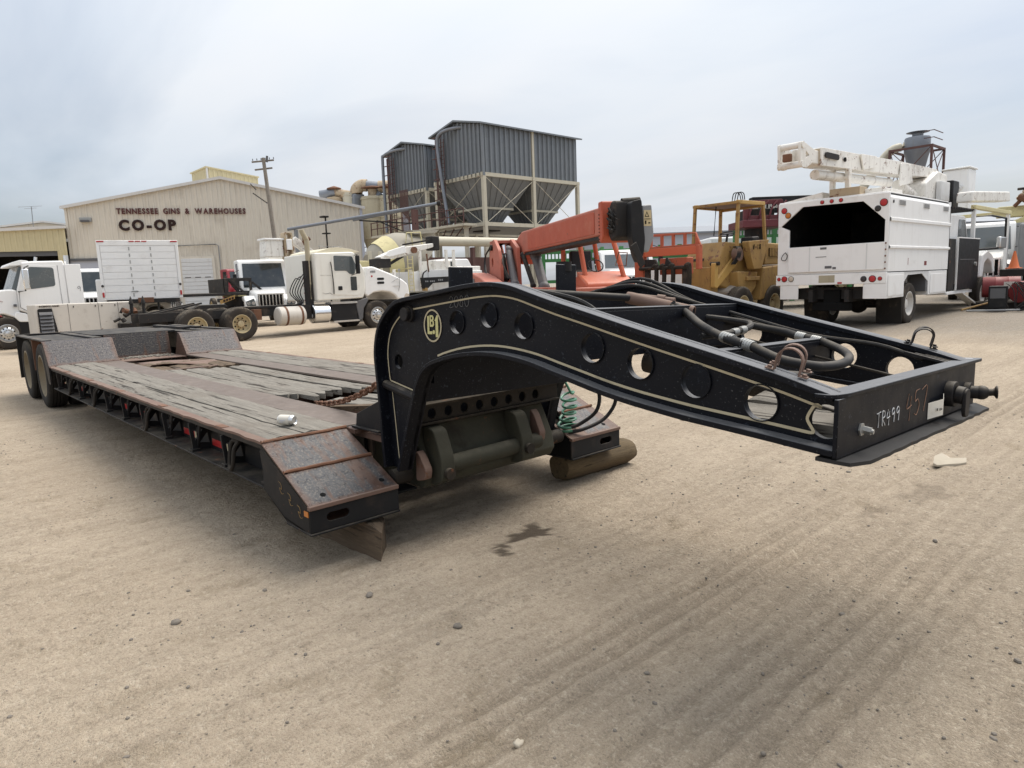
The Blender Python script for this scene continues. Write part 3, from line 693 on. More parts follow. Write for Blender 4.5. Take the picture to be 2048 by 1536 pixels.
lt.prism([(em[0]+.010+a, em[1]-.034+c) for a, c in circ(0, 0, .011, 14)], 'xz', yw-.002, yw)
neck(lt, 'emblem_letters', 'emblem_gold', eo)
strokes('chalk_number', '2080', 'chalk_faint', side_n, (.468, yw, 1.392), (1, 0, .05), (0, 0, 1), .038, .0011, .12, RX)
# front bolster plate
FX = 2.455
fp = MB().plate([(-.727,.932),(.735,.932),(.735,1.116),(-.727,1.116)], [], 'yz', FX, FX+.014)
front = neck(fp, 'front_plate', 'black', TR, 0.003)
neck(MB().prism(rpoly([(2.385,-.735),(2.40,-.66),(2.40,.70),(2.36,.70),(2.30,.64),(2.30,.735),(2.36,.80),(2.475,.83),(2.475,-.66),(2.455,-.74)], .03), 'xy', 1.1165, 1.131), 'top_cap', 'black', front, 0.003)
lip = [(FX-.05, -.727), (FX+.012, -.727), (FX+.045, -.70), (FX+.068, -.60)]
lip += [(FX+.070+rnd.uniform(-.003, .003), -.60+1.36*i/26) for i in range(1, 26)] + [(FX+.070, .76), (FX+.012, .79), (FX-.05, .79)]
lb = MB().prism(lip, 'xy', .919, .931); lb.v = [(x, y, z-max(0, x-FX)*.22) for x, y, z in lb.v]
neck(lb, 'kingpin_lip', 'lip_black', front)
neck(MB().bx(2.25, 2.455, -.62, .62, .925, .937), 'kingpin_plate', 'frame_black', front)
xf_ = FX+.0155
strokes('chalk_letters', 'TR499', 'chalk', front, (xf_, -.415, .985), (0, 1, .0), (0, 0, 1), .034, .0016, .32, RX)
strokes('chalk_number', '457', 'chalk_orange', front, (xf_, -.135, .975), (0, 1, .05), (0, 0, 1), .062, .0011, .30, RX)
tg = MB().strip([(0.0, xf_), (.085, xf_+.028), (.17, xf_+.004)], 'xy', .945, 1.008, .0015)
tg.v = [(y, x+.105, z+.02*(x/.17)) for x, y, z in tg.v]
tag = neck(tg, 'paper_tag', 'paper', front)
neck(MB().bx(xf_+.020, xf_+.0215, .145, .152, .975, .985).bx(xf_+.0255, xf_+.027, .160, .166, .975, .985).bx(xf_+.028, xf_+.0295, .172, .177, .976, .984), 'tag_print', 'hole_dark', tag)
neck(MB().cyl((xf_-.004, -.545, 1.0), (xf_+.004, -.545, 1.0), .022, n=6).cyl((xf_, -.53, .998), (xf_+.026, -.53, .994), .013, n=6).cyl((xf_+.026, -.53, .994), (xf_+.033, -.53, .993), .008, n=12), 'drain_fitting', 'zinc', front, label='steel hex fitting')
pl = MB().cyl((xf_-.004, .345, 1.02), (xf_+.03, .345, 1.02), .052, n=18).cyl((xf_+.03, .345, 1.02), (xf_+.06, .345, 1.015), .036, n=16)
pl.prism(rrect(.318, .378, .93, 1.045, .025), 'yz', xf_+.058, xf_+.072)
neck(pl, 'plug_socket', 'frame_black', front, 0.003)
gl = MB().cyl((xf_-.004, .60, 1.0), (xf_+.02, .60, 1.0), .042, n=16).cyl((xf_, .60, 1.0), (xf_+.045, .612, 1.0), .028, n=14).sph((xf_+.055, .615, 1.0), .031, 14, 8).cyl((xf_+.06, .615, 1.0), (xf_+.092, .63, 1.003), .016, n=12).lathe([(.013, 0), (.017, .012), (.028, .018), (.028, .024), (.001, .025)], (xf_+.086, .628, 1.003), (1, .3, .05), 16)
neck(gl, 'gladhand_valve', 'frame_black', front, 0.002)
neck(MB().bx(2.375, 2.41, .735, .765, 1.1315, 1.133).bx(2.42, 2.452, .74, .762, 1.1315, 1.133), 'white_decal', 'chalk', front)
# rub bars beside the far top cap
for k in range(3): neck(MB().bar((2.24+.03*k, .54+.04*k, 1.165-.008*k), (2.42, .55+.04*k, 1.122), .024, .010), 'slide_bar', 'frame_black', front)
# cross members inside the neck
def xmember(x, z, w, d, mat='black'):
    neck(MB().bx(x, x+w, -.643, .643, z-.012, z).bx(x+w-.012, x+w, -.643, .643, z-d, z-.012), 'cross_member', mat, TR, 0.002)
xmember(1.22, 1.385, .14, .22); xmember(1.80, 1.215, .07, .17); xmember(.62, 1.44, .10, .24); xmember(.05, 1.36, .1, .5)
neck(MB().bx(.25, .272, -.643, .643, 1.14, 1.40), 'bulkhead', 'frame_black', TR)
for a, c in ((-.525, -.365), (.325, .495)): neck(MB().bx(.275, .30, a, c, 1.15, 1.612+.03*(a > 0)), 'lift_post', 'black', TR, 0.006)
neck(MB().cyl((.26, .42, 1.60), (.26, .42, 1.66), .05, n=14), 'post_cap', 'frame_black', TR)
# lift cylinder and rods inside the neck
neck(MB().cyl((1.30, -.10, 1.12), (2.0, -.02, 1.02), .055, n=18).cyl((2.0, -.02, 1.02), (2.4, .03, .99), .03, n=12), 'hydraulic_cylinder', 'greasy', TR)
neck(MB().cyl((1.36, -.2, 1.185), (2.44, -.40, 1.00), .006, n=8), 'brake_rod', 'greasy', TR)
neck(MB().cyl((1.5, .5, 1.20), (2.44, .42, 1.03), .006, n=8), 'brake_rod', 'greasy', TR)
pp = MB().lathe([(.030, 0), (.032, .02), (.032, .36), (.030, .37), (.024, .37), (.024, .25), (.001, .24)], (1.02, .10, 1.430), (.37, .10, -.085), 20)
neck(pp, 'rusty_pipe', 'rail_rust', TR)
neck(MB().cyl((.66, -.46, 1.475), (1.05, .10, 1.426), .020, n=14), 'pipe_sleeve', 'hose_rubber', TR)
neck(MB().cyl((.95, .24, 1.435), (1.17, .32, 1.405), .018, n=12).cyl((1.08, .287, 1.42), (1.12, .302, 1.414), .024, n=12), 'pipe_joint', 'rail_rust', TR)
H1 = [(1.28,.14,1.392),(1.38,.12,1.345),(1.54,-.02,1.30),(1.70,-.13,1.262),(1.80,-.185,1.243),(1.90,-.21,1.225),(1.98,-.235,1.20),(2.05,-.25,1.18),(2.12,-.23,1.165),(2.16,-.13,1.15),(2.16,.05,1.145),(2.11,.26,1.15),(2.02,.43,1.165),(1.91,.52,1.19),(1.83,.54,1.21),(1.75,.55,1.22),(1.66,.58,1.24),(1.50,.55,1.27),(1.34,.52,1.30)]
ho = neck(MB().tube(H1, .0195, 12, 5), 'hydraulic_hose', 'hose_rubber', TR)
def ferrule(p, q, r):
    p, q = Vector(p), Vector(q); d = q-p
    b = MB().cyl(p, p+d*.36, r, n=14).cyl(p+d*.36, p+d*.64, r*.72, n=6).cyl(p+d*.64, q, r, n=14)
    for t in (.06, .14, .22, .30, .70, .78, .86, .94): b.cyl(p+d*(t-.012), p+d*(t+.012), r*1.06, n=14)
    return b
neck(ferrule((1.74,-.155,1.256), (1.915,-.213,1.222), .0235), 'hose_coupling', 'zinc', ho)
neck(ferrule((1.87,.53,1.20), (1.74,.55,1.223), .0235), 'hose_coupling', 'zinc', ho)
H2 = [(1.30,.30,1.33),(1.40,.36,1.315),(1.50,.40,1.30),(1.58,.37,1.29),(1.63,.27,1.275),(1.65,.12,1.262),(1.64,-.02,1.255),(1.60,-.10,1.25)]
h2 = neck(MB().tube(H2, .015, 10, 5), 'hydraulic_hose', 'hose_rubber', TR)
neck(ferrule((1.645,.20,1.268), (1.65,.08,1.258), .019), 'hose_coupling', 'zinc', h2)
for k in range(3):
    neck(MB().tube([(.45, .42+.05*k, 1.46), (.75, .50+.04*k, 1.50+.02*k), (1.05, .54+.03*k, 1.42), (1.4, .56+.02*k, 1.33-.02*k), (1.78, .60, 1.23-.02*k)]+([(2.1, .61, 1.19), (2.3, .60, 1.13)] if k == 0 else []), .009, 7, 5), 'air_line', 'hose_rubber', TR)
neck(MB().tube([(.60,-.50,1.46),(.80,-.40,1.47),(.98,-.25,1.42),(1.12,-.2,1.33)], .014, 7, 5), 'air_line', 'hose_rubber', TR)
# bent-strap hose guides on the flanges
def strap(x, y, z, rot, nm='hose_guide'):
    r, h, t = .038, .045, .0045; P = [(-r-.03, .003), (-r, .003), (-r, h)] + [(r*math.cos(math.pi-math.pi*i/10), h+r*math.sin(math.pi*i/10)) for i in range(1, 10)] + [(r, h), (r, .003), (r+.03, .003)]
    b = MB().strip(P, 'xz', -.0135, .0135, t)
    b.cyl((-r-.018, 0, .003), (-r-.018, 0, .014), .008, n=6).cyl((r+.018, 0, .003), (r+.018, 0, .014), .008, n=6)
    b.xf(Matrix.Translation((x, y, z)) @ Matrix.Rotation(R_(14), 4, 'Y') @ Matrix.Rotation(rot, 4, 'Z'))
    neck(b, nm, 'rail_rust' if y < 0 else 'frame_black', TR)
strap(2.285, -.690, 1.180, R_(12)); strap(2.255, -.600, 1.186, R_(20)); strap(2.27, .645, 1.183, R_(25)); strap(2.25, .72, 1.188, R_(32))
neck(MB().bx(2.19, 2.32, -.64, -.565, 1.168, 1.176), 'guide_plate', 'frame_black', TR)

# --- neck foot: cross beam with lightening holes, nose weldment under the neck
cbm = MB().plate([(-.63,.700),(.63,.700),(.63,.798),(-.63,.798)], [circ(-.46+.125*i, .748, .030, 14, .033) for i in range(8)], 'yz', -.035, -.020)
cb = cbm.o('cross_beam', 'greasy', TR, 0.003)
MB().bx(-.115, .0, -.63, .63, .798, .812).bx(-.115, .0, -.63, .63, .686, .700).o('beam_flange', 'greasy', cb, 0.003)
MB().plate([(-.60,.45),(.60,.45),(.60,1.12),(-.60,1.12)], [circ(-.42,.99,.026,14), circ(-.44,.91,.022,14), [(-.30,.95),(-.285,.95),(-.265,1.05),(-.28,1.05)]], 'yz', -.16, -.145).o('neck_bulkhead', 'black', TR)
neck(MB().bx(-.17, .22, -.60, -.592, .97, 1.30), 'hole_backing', 'black', TR)  # plate added behind the leg hole to stop daylight showing through
ns = MB().prism([(-.60,.30),(-.02,.30),(.02,.36),(.0,.46),(-.10,.66),(-.30,.70),(-.60,.70)], 'xz', -.55, .55)
nose = ns.o('nose_weldment', 'dirty_olive', TR, 0.01)
MB().cyl((.045, -.40, .435), (.045, .36, .445), .052, n=22).o('lift_tube', 'dirty_olive', nose)
for y in (-.46, .20): MB().prism(rpoly([(-.05,.68),(.05,.66),(.115,.50),(.12,.36),(.05,.325),(-.08,.33)], .03), 'xz', y-.05, y+.05).o('tube_bracket', 'dirty_olive', nose, 0.006)
for y, z in ((-.46, .40), (.20, .43)): MB().cyl((.118, y, z), (.145, y, z), .035, n=14).o('pin_head', 'greasy', nose)
MB().prism(rpoly([(-.02,.42),(.07,.44),(.085,.50),(.03,.62),(-.01,.66)], .02), 'xz', .345, .40).o('wear_shoe', 'rail_rust', nose, 0.004)
MB().prism(rpoly([(-.02,.36),(.07,.38),(.085,.44),(.03,.52),(-.01,.55)], .02), 'xz', -.60, -.55).o('wear_shoe', 'rail_rust', nose, 0.004)
for s in (-1, 1):
    MB().cyl((-.10, s*.60, .39), (-.10, s*.72, .39), .05, n=16).o('hinge_pin', 'greasy', TR)
# gusset brackets behind the near leg
for x0, y0 in ((-.52, -.70), (-.44, -.60)):
    g_ = MB().prism([(x0, ZD), (x0+.02, ZD+.09), (x0+.30, ZD+.20), (x0+.30, ZD)], 'xz', y0, y0+.014).bx(x0-.02, x0+.3, y0-.02, y0+.06, ZD+.001, ZD+.014)
    g_.o('stop_gusset', 'frame_black', TR, 0.003)

# --- deck: main beams, planks, well
for s in (-1, 1):
    y0, y1 = sorted((s*.45, s*.725))
    bmn = MB().bx(-7.55, -.62 if s < 0 else -.55, y0, y1, ZD-.02, ZD+.001)
    be = bmn.o('main_beam', 'deck_steel', TR, 0.003)
    MB().bx(-7.55, -.60, s*.59-.012, s*.59+.012, .30, ZD-.021).o('beam_web', 'frame_black', be)
    MB().bx(-7.55, -.60, s*.59-.13, s*.59+.13, .278, .30).o('beam_foot', 'frame_black', be)
    # outer rail
    ya, yb = sorted((s*1.232, s*HW))
    n = 60; prof = []
    rl = MB(); xs = [-7.56+(7.0)*i/n for i in range(n+1)]
    outer = [s*(HW+rnd.uniform(-.006, .006)) for _ in xs]
    v = []; 
    for x, yo in zip(xs, outer):
        dz = rnd.uniform(-.003, .003); v += [(x, s*1.232, ZD-.012), (x, yo, ZD-.012+dz), (x, yo, ZD+.004+dz), (x, s*1.232, ZD+.004)]
    f = [(i*4+j, i*4+(j+1) % 4, (i+1)*4+(j+1) % 4, (i+1)*4+j) for i in range(n) for j in range(4)] + [(0, 1, 2, 3), (4*n+3, 4*n+2, 4*n+1, 4*n)]
    rl.add(v, f); rail = rl.o('side_rail', 'rail_rust', TR)
    MB().bx(-7.56, -.56, s*1.262-.008, s*1.262+.008, ZD-.052, ZD-.0125).o('rail_lip', 'frame_black', rail)
    MB().bx(-7.40, -.60, s*1.135-.006, s*1.135+.006, .375, ZD-.013).o('rail_web', 'side_black', rail)
    # lower flange with the drop towards the front foot
    prof = [(-7.36,.361),(-.60,.361),(-.33,.240),(0,.214)]
    MB().strip(prof, 'xz', *sorted((s*1.09, s*HW)), .012).o('lower_flange', 'side_black', rail, 0.003)
    # outriggers
    for k in range(11):
        x = -.615-.652*k
        pts = [(s*1.12,.375),(s*1.27,.385),(s*1.285,.56),(s*1.285,ZD-.055),(s*1.12,ZD-.02)]
        tri = [[(s*1.15,.42),(s*1.22,.43),(s*1.16,.50)], [(s*1.25,.45),(s*1.255,.53),(s*1.19,.53)]]
        og = MB().plate(pts, tri, 'yz', x-.010, x+.010)
        og.bx(x-.035, x+.035, *sorted((s*1.225, s*1.285)), .374, .392)
        oo = og.o('outrigger', 'side_black', TR, 0.002)
        if k: MB().plate([(x+.02,.40),(x+.115,.585),(x+.115,.61),(x+.02,.61)], [circ(x+.048, .565, .014, 8), circ(x+.088, .588, .012, 8), circ(x+.04, .50, .010, 8)], 'xz', s*1.235-.006, s*1.235+.006).o('gusset', 'side_black', oo)
        if k in (1, 4, 7, 9) or (s > 0 and k == 6):
            rr = MB().tube([(x+.20,s*1.23,.56),(x+.14,s*1.255,.565),(x+.125,s*1.27,.52),(x+.125,s*1.285,.42),(x+.16,s*1.295,.385),(x+.195,s*1.29,.42),(x+.20,s*1.275,.52),(x+.20,s*1.24,.57)], .013, 8, 4)
            rr.o('tie_down_ring', 'greasy', oo)
        if k in (1, 2, 4, 5, 8, 10):
            MB().bx(x-.60, x-.34, *sorted((s*1.1415, s*1.1445)), .405, .455).o('reflective_tape', 'reflector_red', oo)
            MB().bx(x-.338, x-.29, *sorted((s*1.1415, s*1.1445)), .405, .455).o('reflective_tape', 'cream_stripe', oo)
        if k in (1, 3, 5, 7, 9): MB().bx(x-.06, x+.06, *sorted((s*1.243, s*1.29)), ZD+.0045, ZD+.0065).o('stake_pocket_patch', 'rust', oo)
# planks: split, worn boards with uneven edges
def plank(x0, x1, y0, y1, z1, t, seed, mat='deck_wood', sag=0.0, name='plank', rag0=0.02, rag1=0.02, jit=.005):
    r = random.Random(seed); n = max(6, int((x1-x0)/.16)); m = 6; v = []; f = []
    off = [r.uniform(-1, 1) for _ in range(m+1)]
    for i in range(n+1):
        u = i/n; x = x0+(x1-x0)*u
        for j in range(m+1):
            w = j/m; xx = x
            if i == 0: xx += r.uniform(-rag0, rag0)
            if i == n: xx += r.uniform(-rag1, rag1)
            yy = y0+(y1-y0)*w + (r.uniform(-jit, jit) if j in (0, m) else 0)
            z = z1 + r.uniform(-.004, .004) - (.010 if j in (0, m) else 0) + .003*off[j] - sag*(u*(1-u)*4)
            v.append((xx, yy, z))
        for j in range(m+1): v.append((v[-(m+1)][0], v[-(m+1)][1], z1-t))
    k = 2*(m+1)
    for i in range(n):
        a, b2 = i*k, (i+1)*k
        for j in range(m):
            f.append((a+j, b2+j, b2+j+1, a+j+1)); f.append((a+m+1+j, a+m+2+j, b2+m+2+j, b2+m+1+j))
        f.append((a, a+m+1, b2+m+1, b2)); f.append((a+m, b2+m, b2+2*m+1, a+2*m+1))
    for a in (0, n*k):
        for j in range(m): f.append((a+j, a+j+1, a+m+2+j, a+m+1+j))
    o = MB().add(v, f).o(name, mat, TR, ang=50); return o
plank(-7.50, -.575, -1.228, -1.022, ZD+.012, .045, 1); plank(-7.52, -.575, -1.010, -.733, ZD+.014, .045, 2)
plank(-7.50, -.60, .735, 1.008, ZD+.014, .045, 3); plank(-7.50, -.60, 1.022, 1.228, ZD+.010, .045, 4, jit=.012)
for i, (y0, y1, xe, dz) in enumerate(((-.44, -.235, -2.35, -.012), (-.222, -.01, -2.12, -.008), (.004, .21, -2.25, -.016), (.222, .44, -2.02, -.006))):
    plank(-5.55+.12*i, xe, y0, y1, ZD+dz, .045, 20+i, 'deck_wood', .012, rag1=.09, jit=.008)
    plank(-7.10+.1*i, -5.70+.08*i, y0, y1, ZD+dz-.006, .04, 40+i, 'old_wood', -.01, rag0=.10, rag1=.05, jit=.01)
MB().bx(-5.66, -5.60, -.445, .445, ZD-.03, ZD-.012).o('well_strap', 'rail_rust', TR, 0.003)
for i in range(9): MB().bx(-7.1+.72*i, -7.04+.72*i, -.58, .58, .40, .56).o('well_cross_member', 'rail_rust', TR, 0.004)
MB().bx(-7.5, -.70, -.575, .575, .285, .297).o('well_floor_plate', 'rail_rust', TR)
MB().bx(-.66, -.56, -.57, .57, .42, ZD-.005).o('well_front_beam', 'deck_steel', TR, 0.004)
# buckled steel sheet at the rear of the well
sh = MB(); sv = []; n = 8
for i in range(n+1):
    for j in range(7):
        sv.append((-7.0+.85*i/n+.05*j, -.40+.13*j, ZD-.012+.045*math.sin(i*.9+j*.6)*(.4+i/n)*.6))
sf = [(i*7+j, (i+1)*7+j, (i+1)*7+j+1, i*7+j+1) for i in range(n) for j in range(6)]
bs = sh.add(sv, sf).o('buckled_sheet', 'rail_rust', TR, ang=20); md = bs.modifiers.new('thick', 'SOLIDIFY'); md.thickness = .006
# loose boards in the open well
def board(p0, p1, w, t, mat, seed):
    d = Vector(p1)-Vector(p0); L = d.length; r = random.Random(seed); b = MB(); n = 7; v = []
    for i in range(n+1):
        for (yy, zz2) in ((-w/2, 0), (w/2, 0), (w/2, t), (-w/2, t)): v.append((L*i/n + (r.uniform(-.05, .05) if i in (0, n) else 0), yy+r.uniform(-.006, .006), zz2+r.uniform(-.003, .003)))
    f = [(i*4+j, i*4+(j+1) % 4, (i+1)*4+(j+1) % 4, (i+1)*4+j) for i in range(n) for j in range(4)] + [(3, 2, 1, 0), tuple(4*n+j for j in range(4))]
    b.add(v, f); q = Vector((1, 0, 0)).rotation_difference(d.normalized()); b.xf(Matrix.Translation(p0) @ q.to_matrix().to_4x4())
    o = b.o('loose_board', mat); return o
for i, (p0, p1, w, m_, lb) in enumerate((((-1.62,-.42,.575),(-.72,.34,.595),.09,'old_wood','narrow tan board lying across the open well of the trailer deck, near the chain'),
        ((-1.50,-.44,.50),(-.70,.02,.52),.16,'old_wood','wide brown board sunk in the open well, under the narrow tan board'),
        ((-1.98,-.10,.555),(-.78,.12,.565),.20,'deck_wood','grey split board lying lengthwise in the open well of the deck'),
        ((-1.9,.16,.56),(-.8,.36,.57),.17,'deck_wood','grey board along the far side of the open well'),
        ((-1.15,-.44,.56),(-.66,-.30,.585),.12,'old_wood','short brown board end beside the near beam of the open well'))):
    setv(board(p0, p1, w, .04, m_, 60+i), lb, 'board', 'loose boards in the trailer well')
for i, (y0_, lb) in enumerate(((-.50, 'weathered grey board lying inside the gooseneck nose, seen through its front holes'), (-.20, 'second weathered grey board inside the gooseneck nose, behind the first'))):
    setv(board((1.86+.05*i, y0_, .962), (2.43, y0_+.02, .958), .26, .05, 'deck_wood', 80+i), lb, 'board', 'boards inside the gooseneck nose')
# weld beads where web meets flange
for pts_, off in ((TF, .016), (BF, -.016)):
    q_ = inset(pts_, off)[4:-4]; r = random.Random(1)
    neck(MB().tube([(x, yw+.002, z+r.uniform(-.0015, .0015)) for x, z in q_], .0042, 5), 'weld_bead', 'black', side_n)
# --- front feet with sloped checker plates
def foot(s):
    y0, y1 = s*HW, s*.742
    # side profile of the box
    fr = MB().plate([(y0,.226),(y1,.226),(y1,.362),(y0,.362)], [slot(s*1.13, .295, .135, .048)], 'yz', -.012, .0)
    bxm = fr.o('front_foot', 'side_black', TR, 0.003)
    fl = MB().prism([(-.58,.36),(-.30,.226),(-.014,.226),(-.014,.36),(-.58,.61)], 'xz', *sorted((y0, y0-s*.012))); fl.o('foot_side', 'side_black', bxm)
    if s < 0:
        MB().prism([(-.30,.226),(-.014,.226),(-.014,.36),(-.30,.50)], 'xz', *sorted((y1, y1+s*.012))).o('foot_side', 'frame_black', bxm)
    MB().bx(-.30, .012, *sorted((y0-s*-.004, y1)), .214, .2255).o('foot_sole', 'side_black', bxm, 0.003)
    MB().bx(-.3, -.02, *sorted((y0-s*.02, y1+s*.02)), .228, .24).o('foot_inside', 'rust', bxm)
    zt = lambda x: .374+(ZD-.374)*(-x/.575)
    hole = rpoly([(-.20, -.80), (-.45, -.80), (-.45, -.745), (-.20, -.745)], .04)
    def slopeplate(xa, xb, ya, yb, name, mat, t=.010, notch=None):
        b = MB(); P = [(xa, ya), (xb, ya), (xb, yb), (xa, yb)]
        b.add([(x, y, zt(x)-t) for x, y in P]+[(x, y, zt(x)) for x, y in P], [(3,2,1,0),(4,5,6,7),(0,1,5,4),(1,2,6,5),(2,3,7,6),(3,0,4,7)])
        return b.o(name, mat, bxm, 0.002)
    yi = y1 if s < 0 else s*.93
    sp1 = slopeplate(-.575, -.29, *sorted((y0, yi)), 'ramp_plate', 'checker_front')
    sp2 = slopeplate(-.285, -.002, *sorted((y0, yi if s < 0 else yi)), 'ramp_plate', 'checker_front')
    if s > 0:
        slopeplate(-.10, -.002, *sorted((yi, y1)), 'ramp_plate', 'rail_rust'); slopeplate(-.575, -.40, *sorted((yi, y1)), 'ramp_plate', 'checker_front')
        slopeplate(-.399, -.101, *sorted((y1+.03, y1)), 'ramp_plate', 'rail_rust')
    def bead(x, name='weld_bead'):
        r = random.Random(int(x*1000)+5); pts = [(x+r.uniform(-.003, .003), y0+(yi-y0)*i/14, zt(x)+.004+r.uniform(-.002, .002)) for i in range(15)]
        MB().tube(pts, .011, 7, 2).o(name, 'rust', bxm)
    bead(-.287); bead(-.570)
    MB().bx(-.022, .010, *sorted((y0-s*-.003, y1)), .352, .376).o('front_lip', 'rail_rust', bxm, 0.004)
    for yy in (s*1.18, s*.81):
        MB().lathe([(.001, .0012), (.016, .0012), (.016, .0)], (-.065, yy, zt(-.065)+.001), (.42, 0, 1), 16).o('bolt_hole', 'hole_dark', bxm)
    if s < 0:
        MB().bx(-.06, -.012, y0-.004, y0-.0005, .315, .345).o('side_marker', 'reflector_amber', bxm)
        for k in range(3):
            c = (-.36+.11*k, y0-.0035, .42-.045*k)
            MB().tube([(c[0], c[1], c[2]+.03), (c[0]+.03, c[1], c[2]+.02), (c[0]+.035, c[1], c[2]-.01), (c[0]+.01, c[1], c[2]-.005), (c[0]+.03, c[1], c[2]-.035), (c[0]+.06, c[1], c[2]-.03)], .0011, 5, 4).o('pinstripe_scroll', 'yellow', bxm)
        # plate between foot and leg with the pocket hole
        MB().bx(-.60, -.46, y1+.001, -.45, ZD-.03, ZD-.002).o('pocket_plate', 'checker_front', bxm)
        MB().bx(-.60, -.20, -.665, -.45, ZD-.07, ZD-.031).o('pocket_plate', 'rail_rust', bxm)
        MB().bx(-.58, -.05, -.736, -.58, .30, .312).o('pocket_floor', 'hole_dark', bxm)
    else:
        MB().bx(-.40, -.10, .775, .925, .30, .312).o('pocket_floor', 'hole_dark', bxm)
        MB().prism([(-.30,.226),(-.014,.226),(-.014,.36),(-.55,.60)], 'xz', .742, .752).o('foot_side', 'hole_dark', bxm)
foot(-1); foot(1)
# --- rear: ramps over the wheels, step, frame, axles
for s in (-1, 1):
    ya, yb = sorted((s*HW, s*.45))
    MB().prism([(-7.55,ZD-.01),(-7.55,ZD+.005),(-7.82,.955),(-7.90,.965),(-7.90,.95),(-7.83,.94)], 'xz', ya, yb).o('wheel_ramp', 'checker_rear', TR, 0.004)
    MB().prism([(-7.55,ZD-.012),(-7.825,.94),(-7.90,.94),(-8.15,.50),(-7.55,.50)], 'xz', *sorted((s*.462, s*.45))).o('ramp_cheek', 'checker_dark', TR)
    MB().prism([(-7.56,.40),(-7.56,ZD-.012),(-7.83,.94),(-7.90,.94),(-7.90,.86),(-7.70,.40)], 'xz', *sorted((s*HW, s*(HW-.01)))).o('ramp_side', 'frame_black', TR)
    for w_ in (s*.50, s*1.10): pass
    MB().bx(-10.45, -7.90, *sorted((s*.56, s*.68)), .70, .975).o('rear_rail', 'frame_black', TR, 0.006)
    MB().bx(-10.45, -7.92, *sorted((s*1.17, s*1.28)), .955, .975).o('fender_bar', 'frame_black', TR, 0.004)
    MB().bx(-10.40, -7.95, *sorted((s*.70, s*1.16)), .945, .953).o('deck_over_wheels', 'side_black', TR)
    MB().prism([(-8.95,.50),(-8.93,.50),(-8.93,.95),(-8.97,.95)], 'xz', *sorted((s*.75, s*1.27))).o('splash_plate', 'rust', TR)
    MB().prism([(-10.40,.28),(-10.385,.28),(-10.37,.95),(-10.40,.95)], 'xz', *sorted((s*.72, s*1.29))).o('mud_flap', 'rubber', TR)
    for x in (-8.335, -9.685):
        wheel('trailer', TR, (x, s*1.155, .459), s > 0); wheel('trailer', TR, (x, s*.875, .459), s < 0)
MB().bx(-8.30, -7.55, -.449, .449, ZD-.03, ZD-.018).o('step_floor', 'rail_rust', TR)
MB().prism([(-8.30,ZD-.018),(-8.29,ZD-.018),(-8.36,.975),(-8.38,.975)], 'xz', -.449, .449).o('step_riser', 'checker_dark', TR)
MB().bx(-10.45, -8.37, -.559, .559, .955, .985).o('rear_deck_plate', 'side_black', TR, 0.004)
MB().bx(-10.52, -10.45, -1.28, 1.28, .80, .985).o('rear_bumper', 'frame_black', TR, 0.006)
for k in range(2): MB().bx(-10.1+.3*k, -8.4, .70+.18*k, .80+.18*k, .985, 1.02).o('ramp_bar', 'frame_black', TR, 0.004)
for x in (-8.335, -9.685): MB().cyl((x, -1.0, .459), (x, 1.0, .459), .07, n=14).o('axle', 'chassis', TR)
for i in range(70):
    pass
gr = MB(); r = random.Random(3)
for i in range(160):
    c = (-8.05+r.gauss(0, .11), r.gauss(0, .24), ZD-.012); s = r.uniform(.008, .03)
    if abs(c[1]) < .42 and -8.28 < c[0] < -7.57: gr.sph(c, s, 5, 3, (1, r.uniform(.6, 1.4), .5))
setv(gr.o('wood_chips', 'deck_wood'), 'pale wood chips scattered on the rusty step behind the deck', 'chips', kind='stuff')
# coiled air line and hoses hanging at the far foot
cpts = []
for i in range(72):
    t = i/71; a = i*2*math.pi/12; cr = .048+.028*max(0, t-.5)*2
    cpts.append((-.09+cr*math.cos(a)*1.0+.02*math.sin(t*6), .80+cr*1.1*math.sin(a)+.03*t, .70-.27*min(1, t*1.12)+.012*math.sin(a)))
MB().tube([(-.1, .72, .86), (-.08, .78, .78)]+cpts, .0095, 7, 2).o('coiled_air_hose', 'green_hose', TR)
MB().tube([(.10,.66,.95),(.12,.85,.80),(.10,.945,.68),(.08,.93,.56),(.0,.86,.475),(-.05,.80,.445)], .014, 9, 5).o('air_hose', 'hose_rubber', TR)
MB().tube([(.16,.68,.93),(.18,.98,.76),(.14,1.08,.62),(.08,1.02,.49),(.0,.88,.425),(-.06,.78,.41)], .014, 9, 5).o('air_hose', 'hose_rubber', TR)

# ------------------------------------------------------------------ things on and under the trailer
def chain_link():
    P = [(.030*math.cos(a)*(1) + (.016 if math.cos(a) > 0 else -.016), .020*math.sin(a), 0) for a in [2*math.pi*i/16 for i in range(16)]]
    b = MB(); b.tube(P+[P[0]], .0072, 6, 0, False); return b.mesh('link')
CH = thing('chain', 'rusty link chain slung from the black gooseneck leg down into the trailer well', 'chain', (-1.72, -.36, .62))
lk = chain_link(); A0 = Vector((0, 0, 0)); A1 = Vector((1.53, -.20, .41)); nL = 30
for i in range(nL):
    t = i/(nL-1); sag = -.07*4*t*(1-t)
    p = A0.lerp(A1, t)+Vector((0, 0, sag)); d = (A1-A0)+Vector((0, 0, -.07*4*(1-2*t)))
    o = ob('link', lk, CH, 'rust'); q = Vector((1, 0, 0)).rotation_difference(d.normalized())
    o.rotation_mode = 'QUATERNION'; o.rotation_quaternion = q @ Matrix.Rotation(R_(45 if i % 2 else -45)+rnd.uniform(-.2, .2), 3, 'X').to_quaternion(); o.location = p
MB().cyl((1.40, -.22, .33), (1.52, -.17, .375), .018, n=10).o('binder_pin', 'rust', CH)
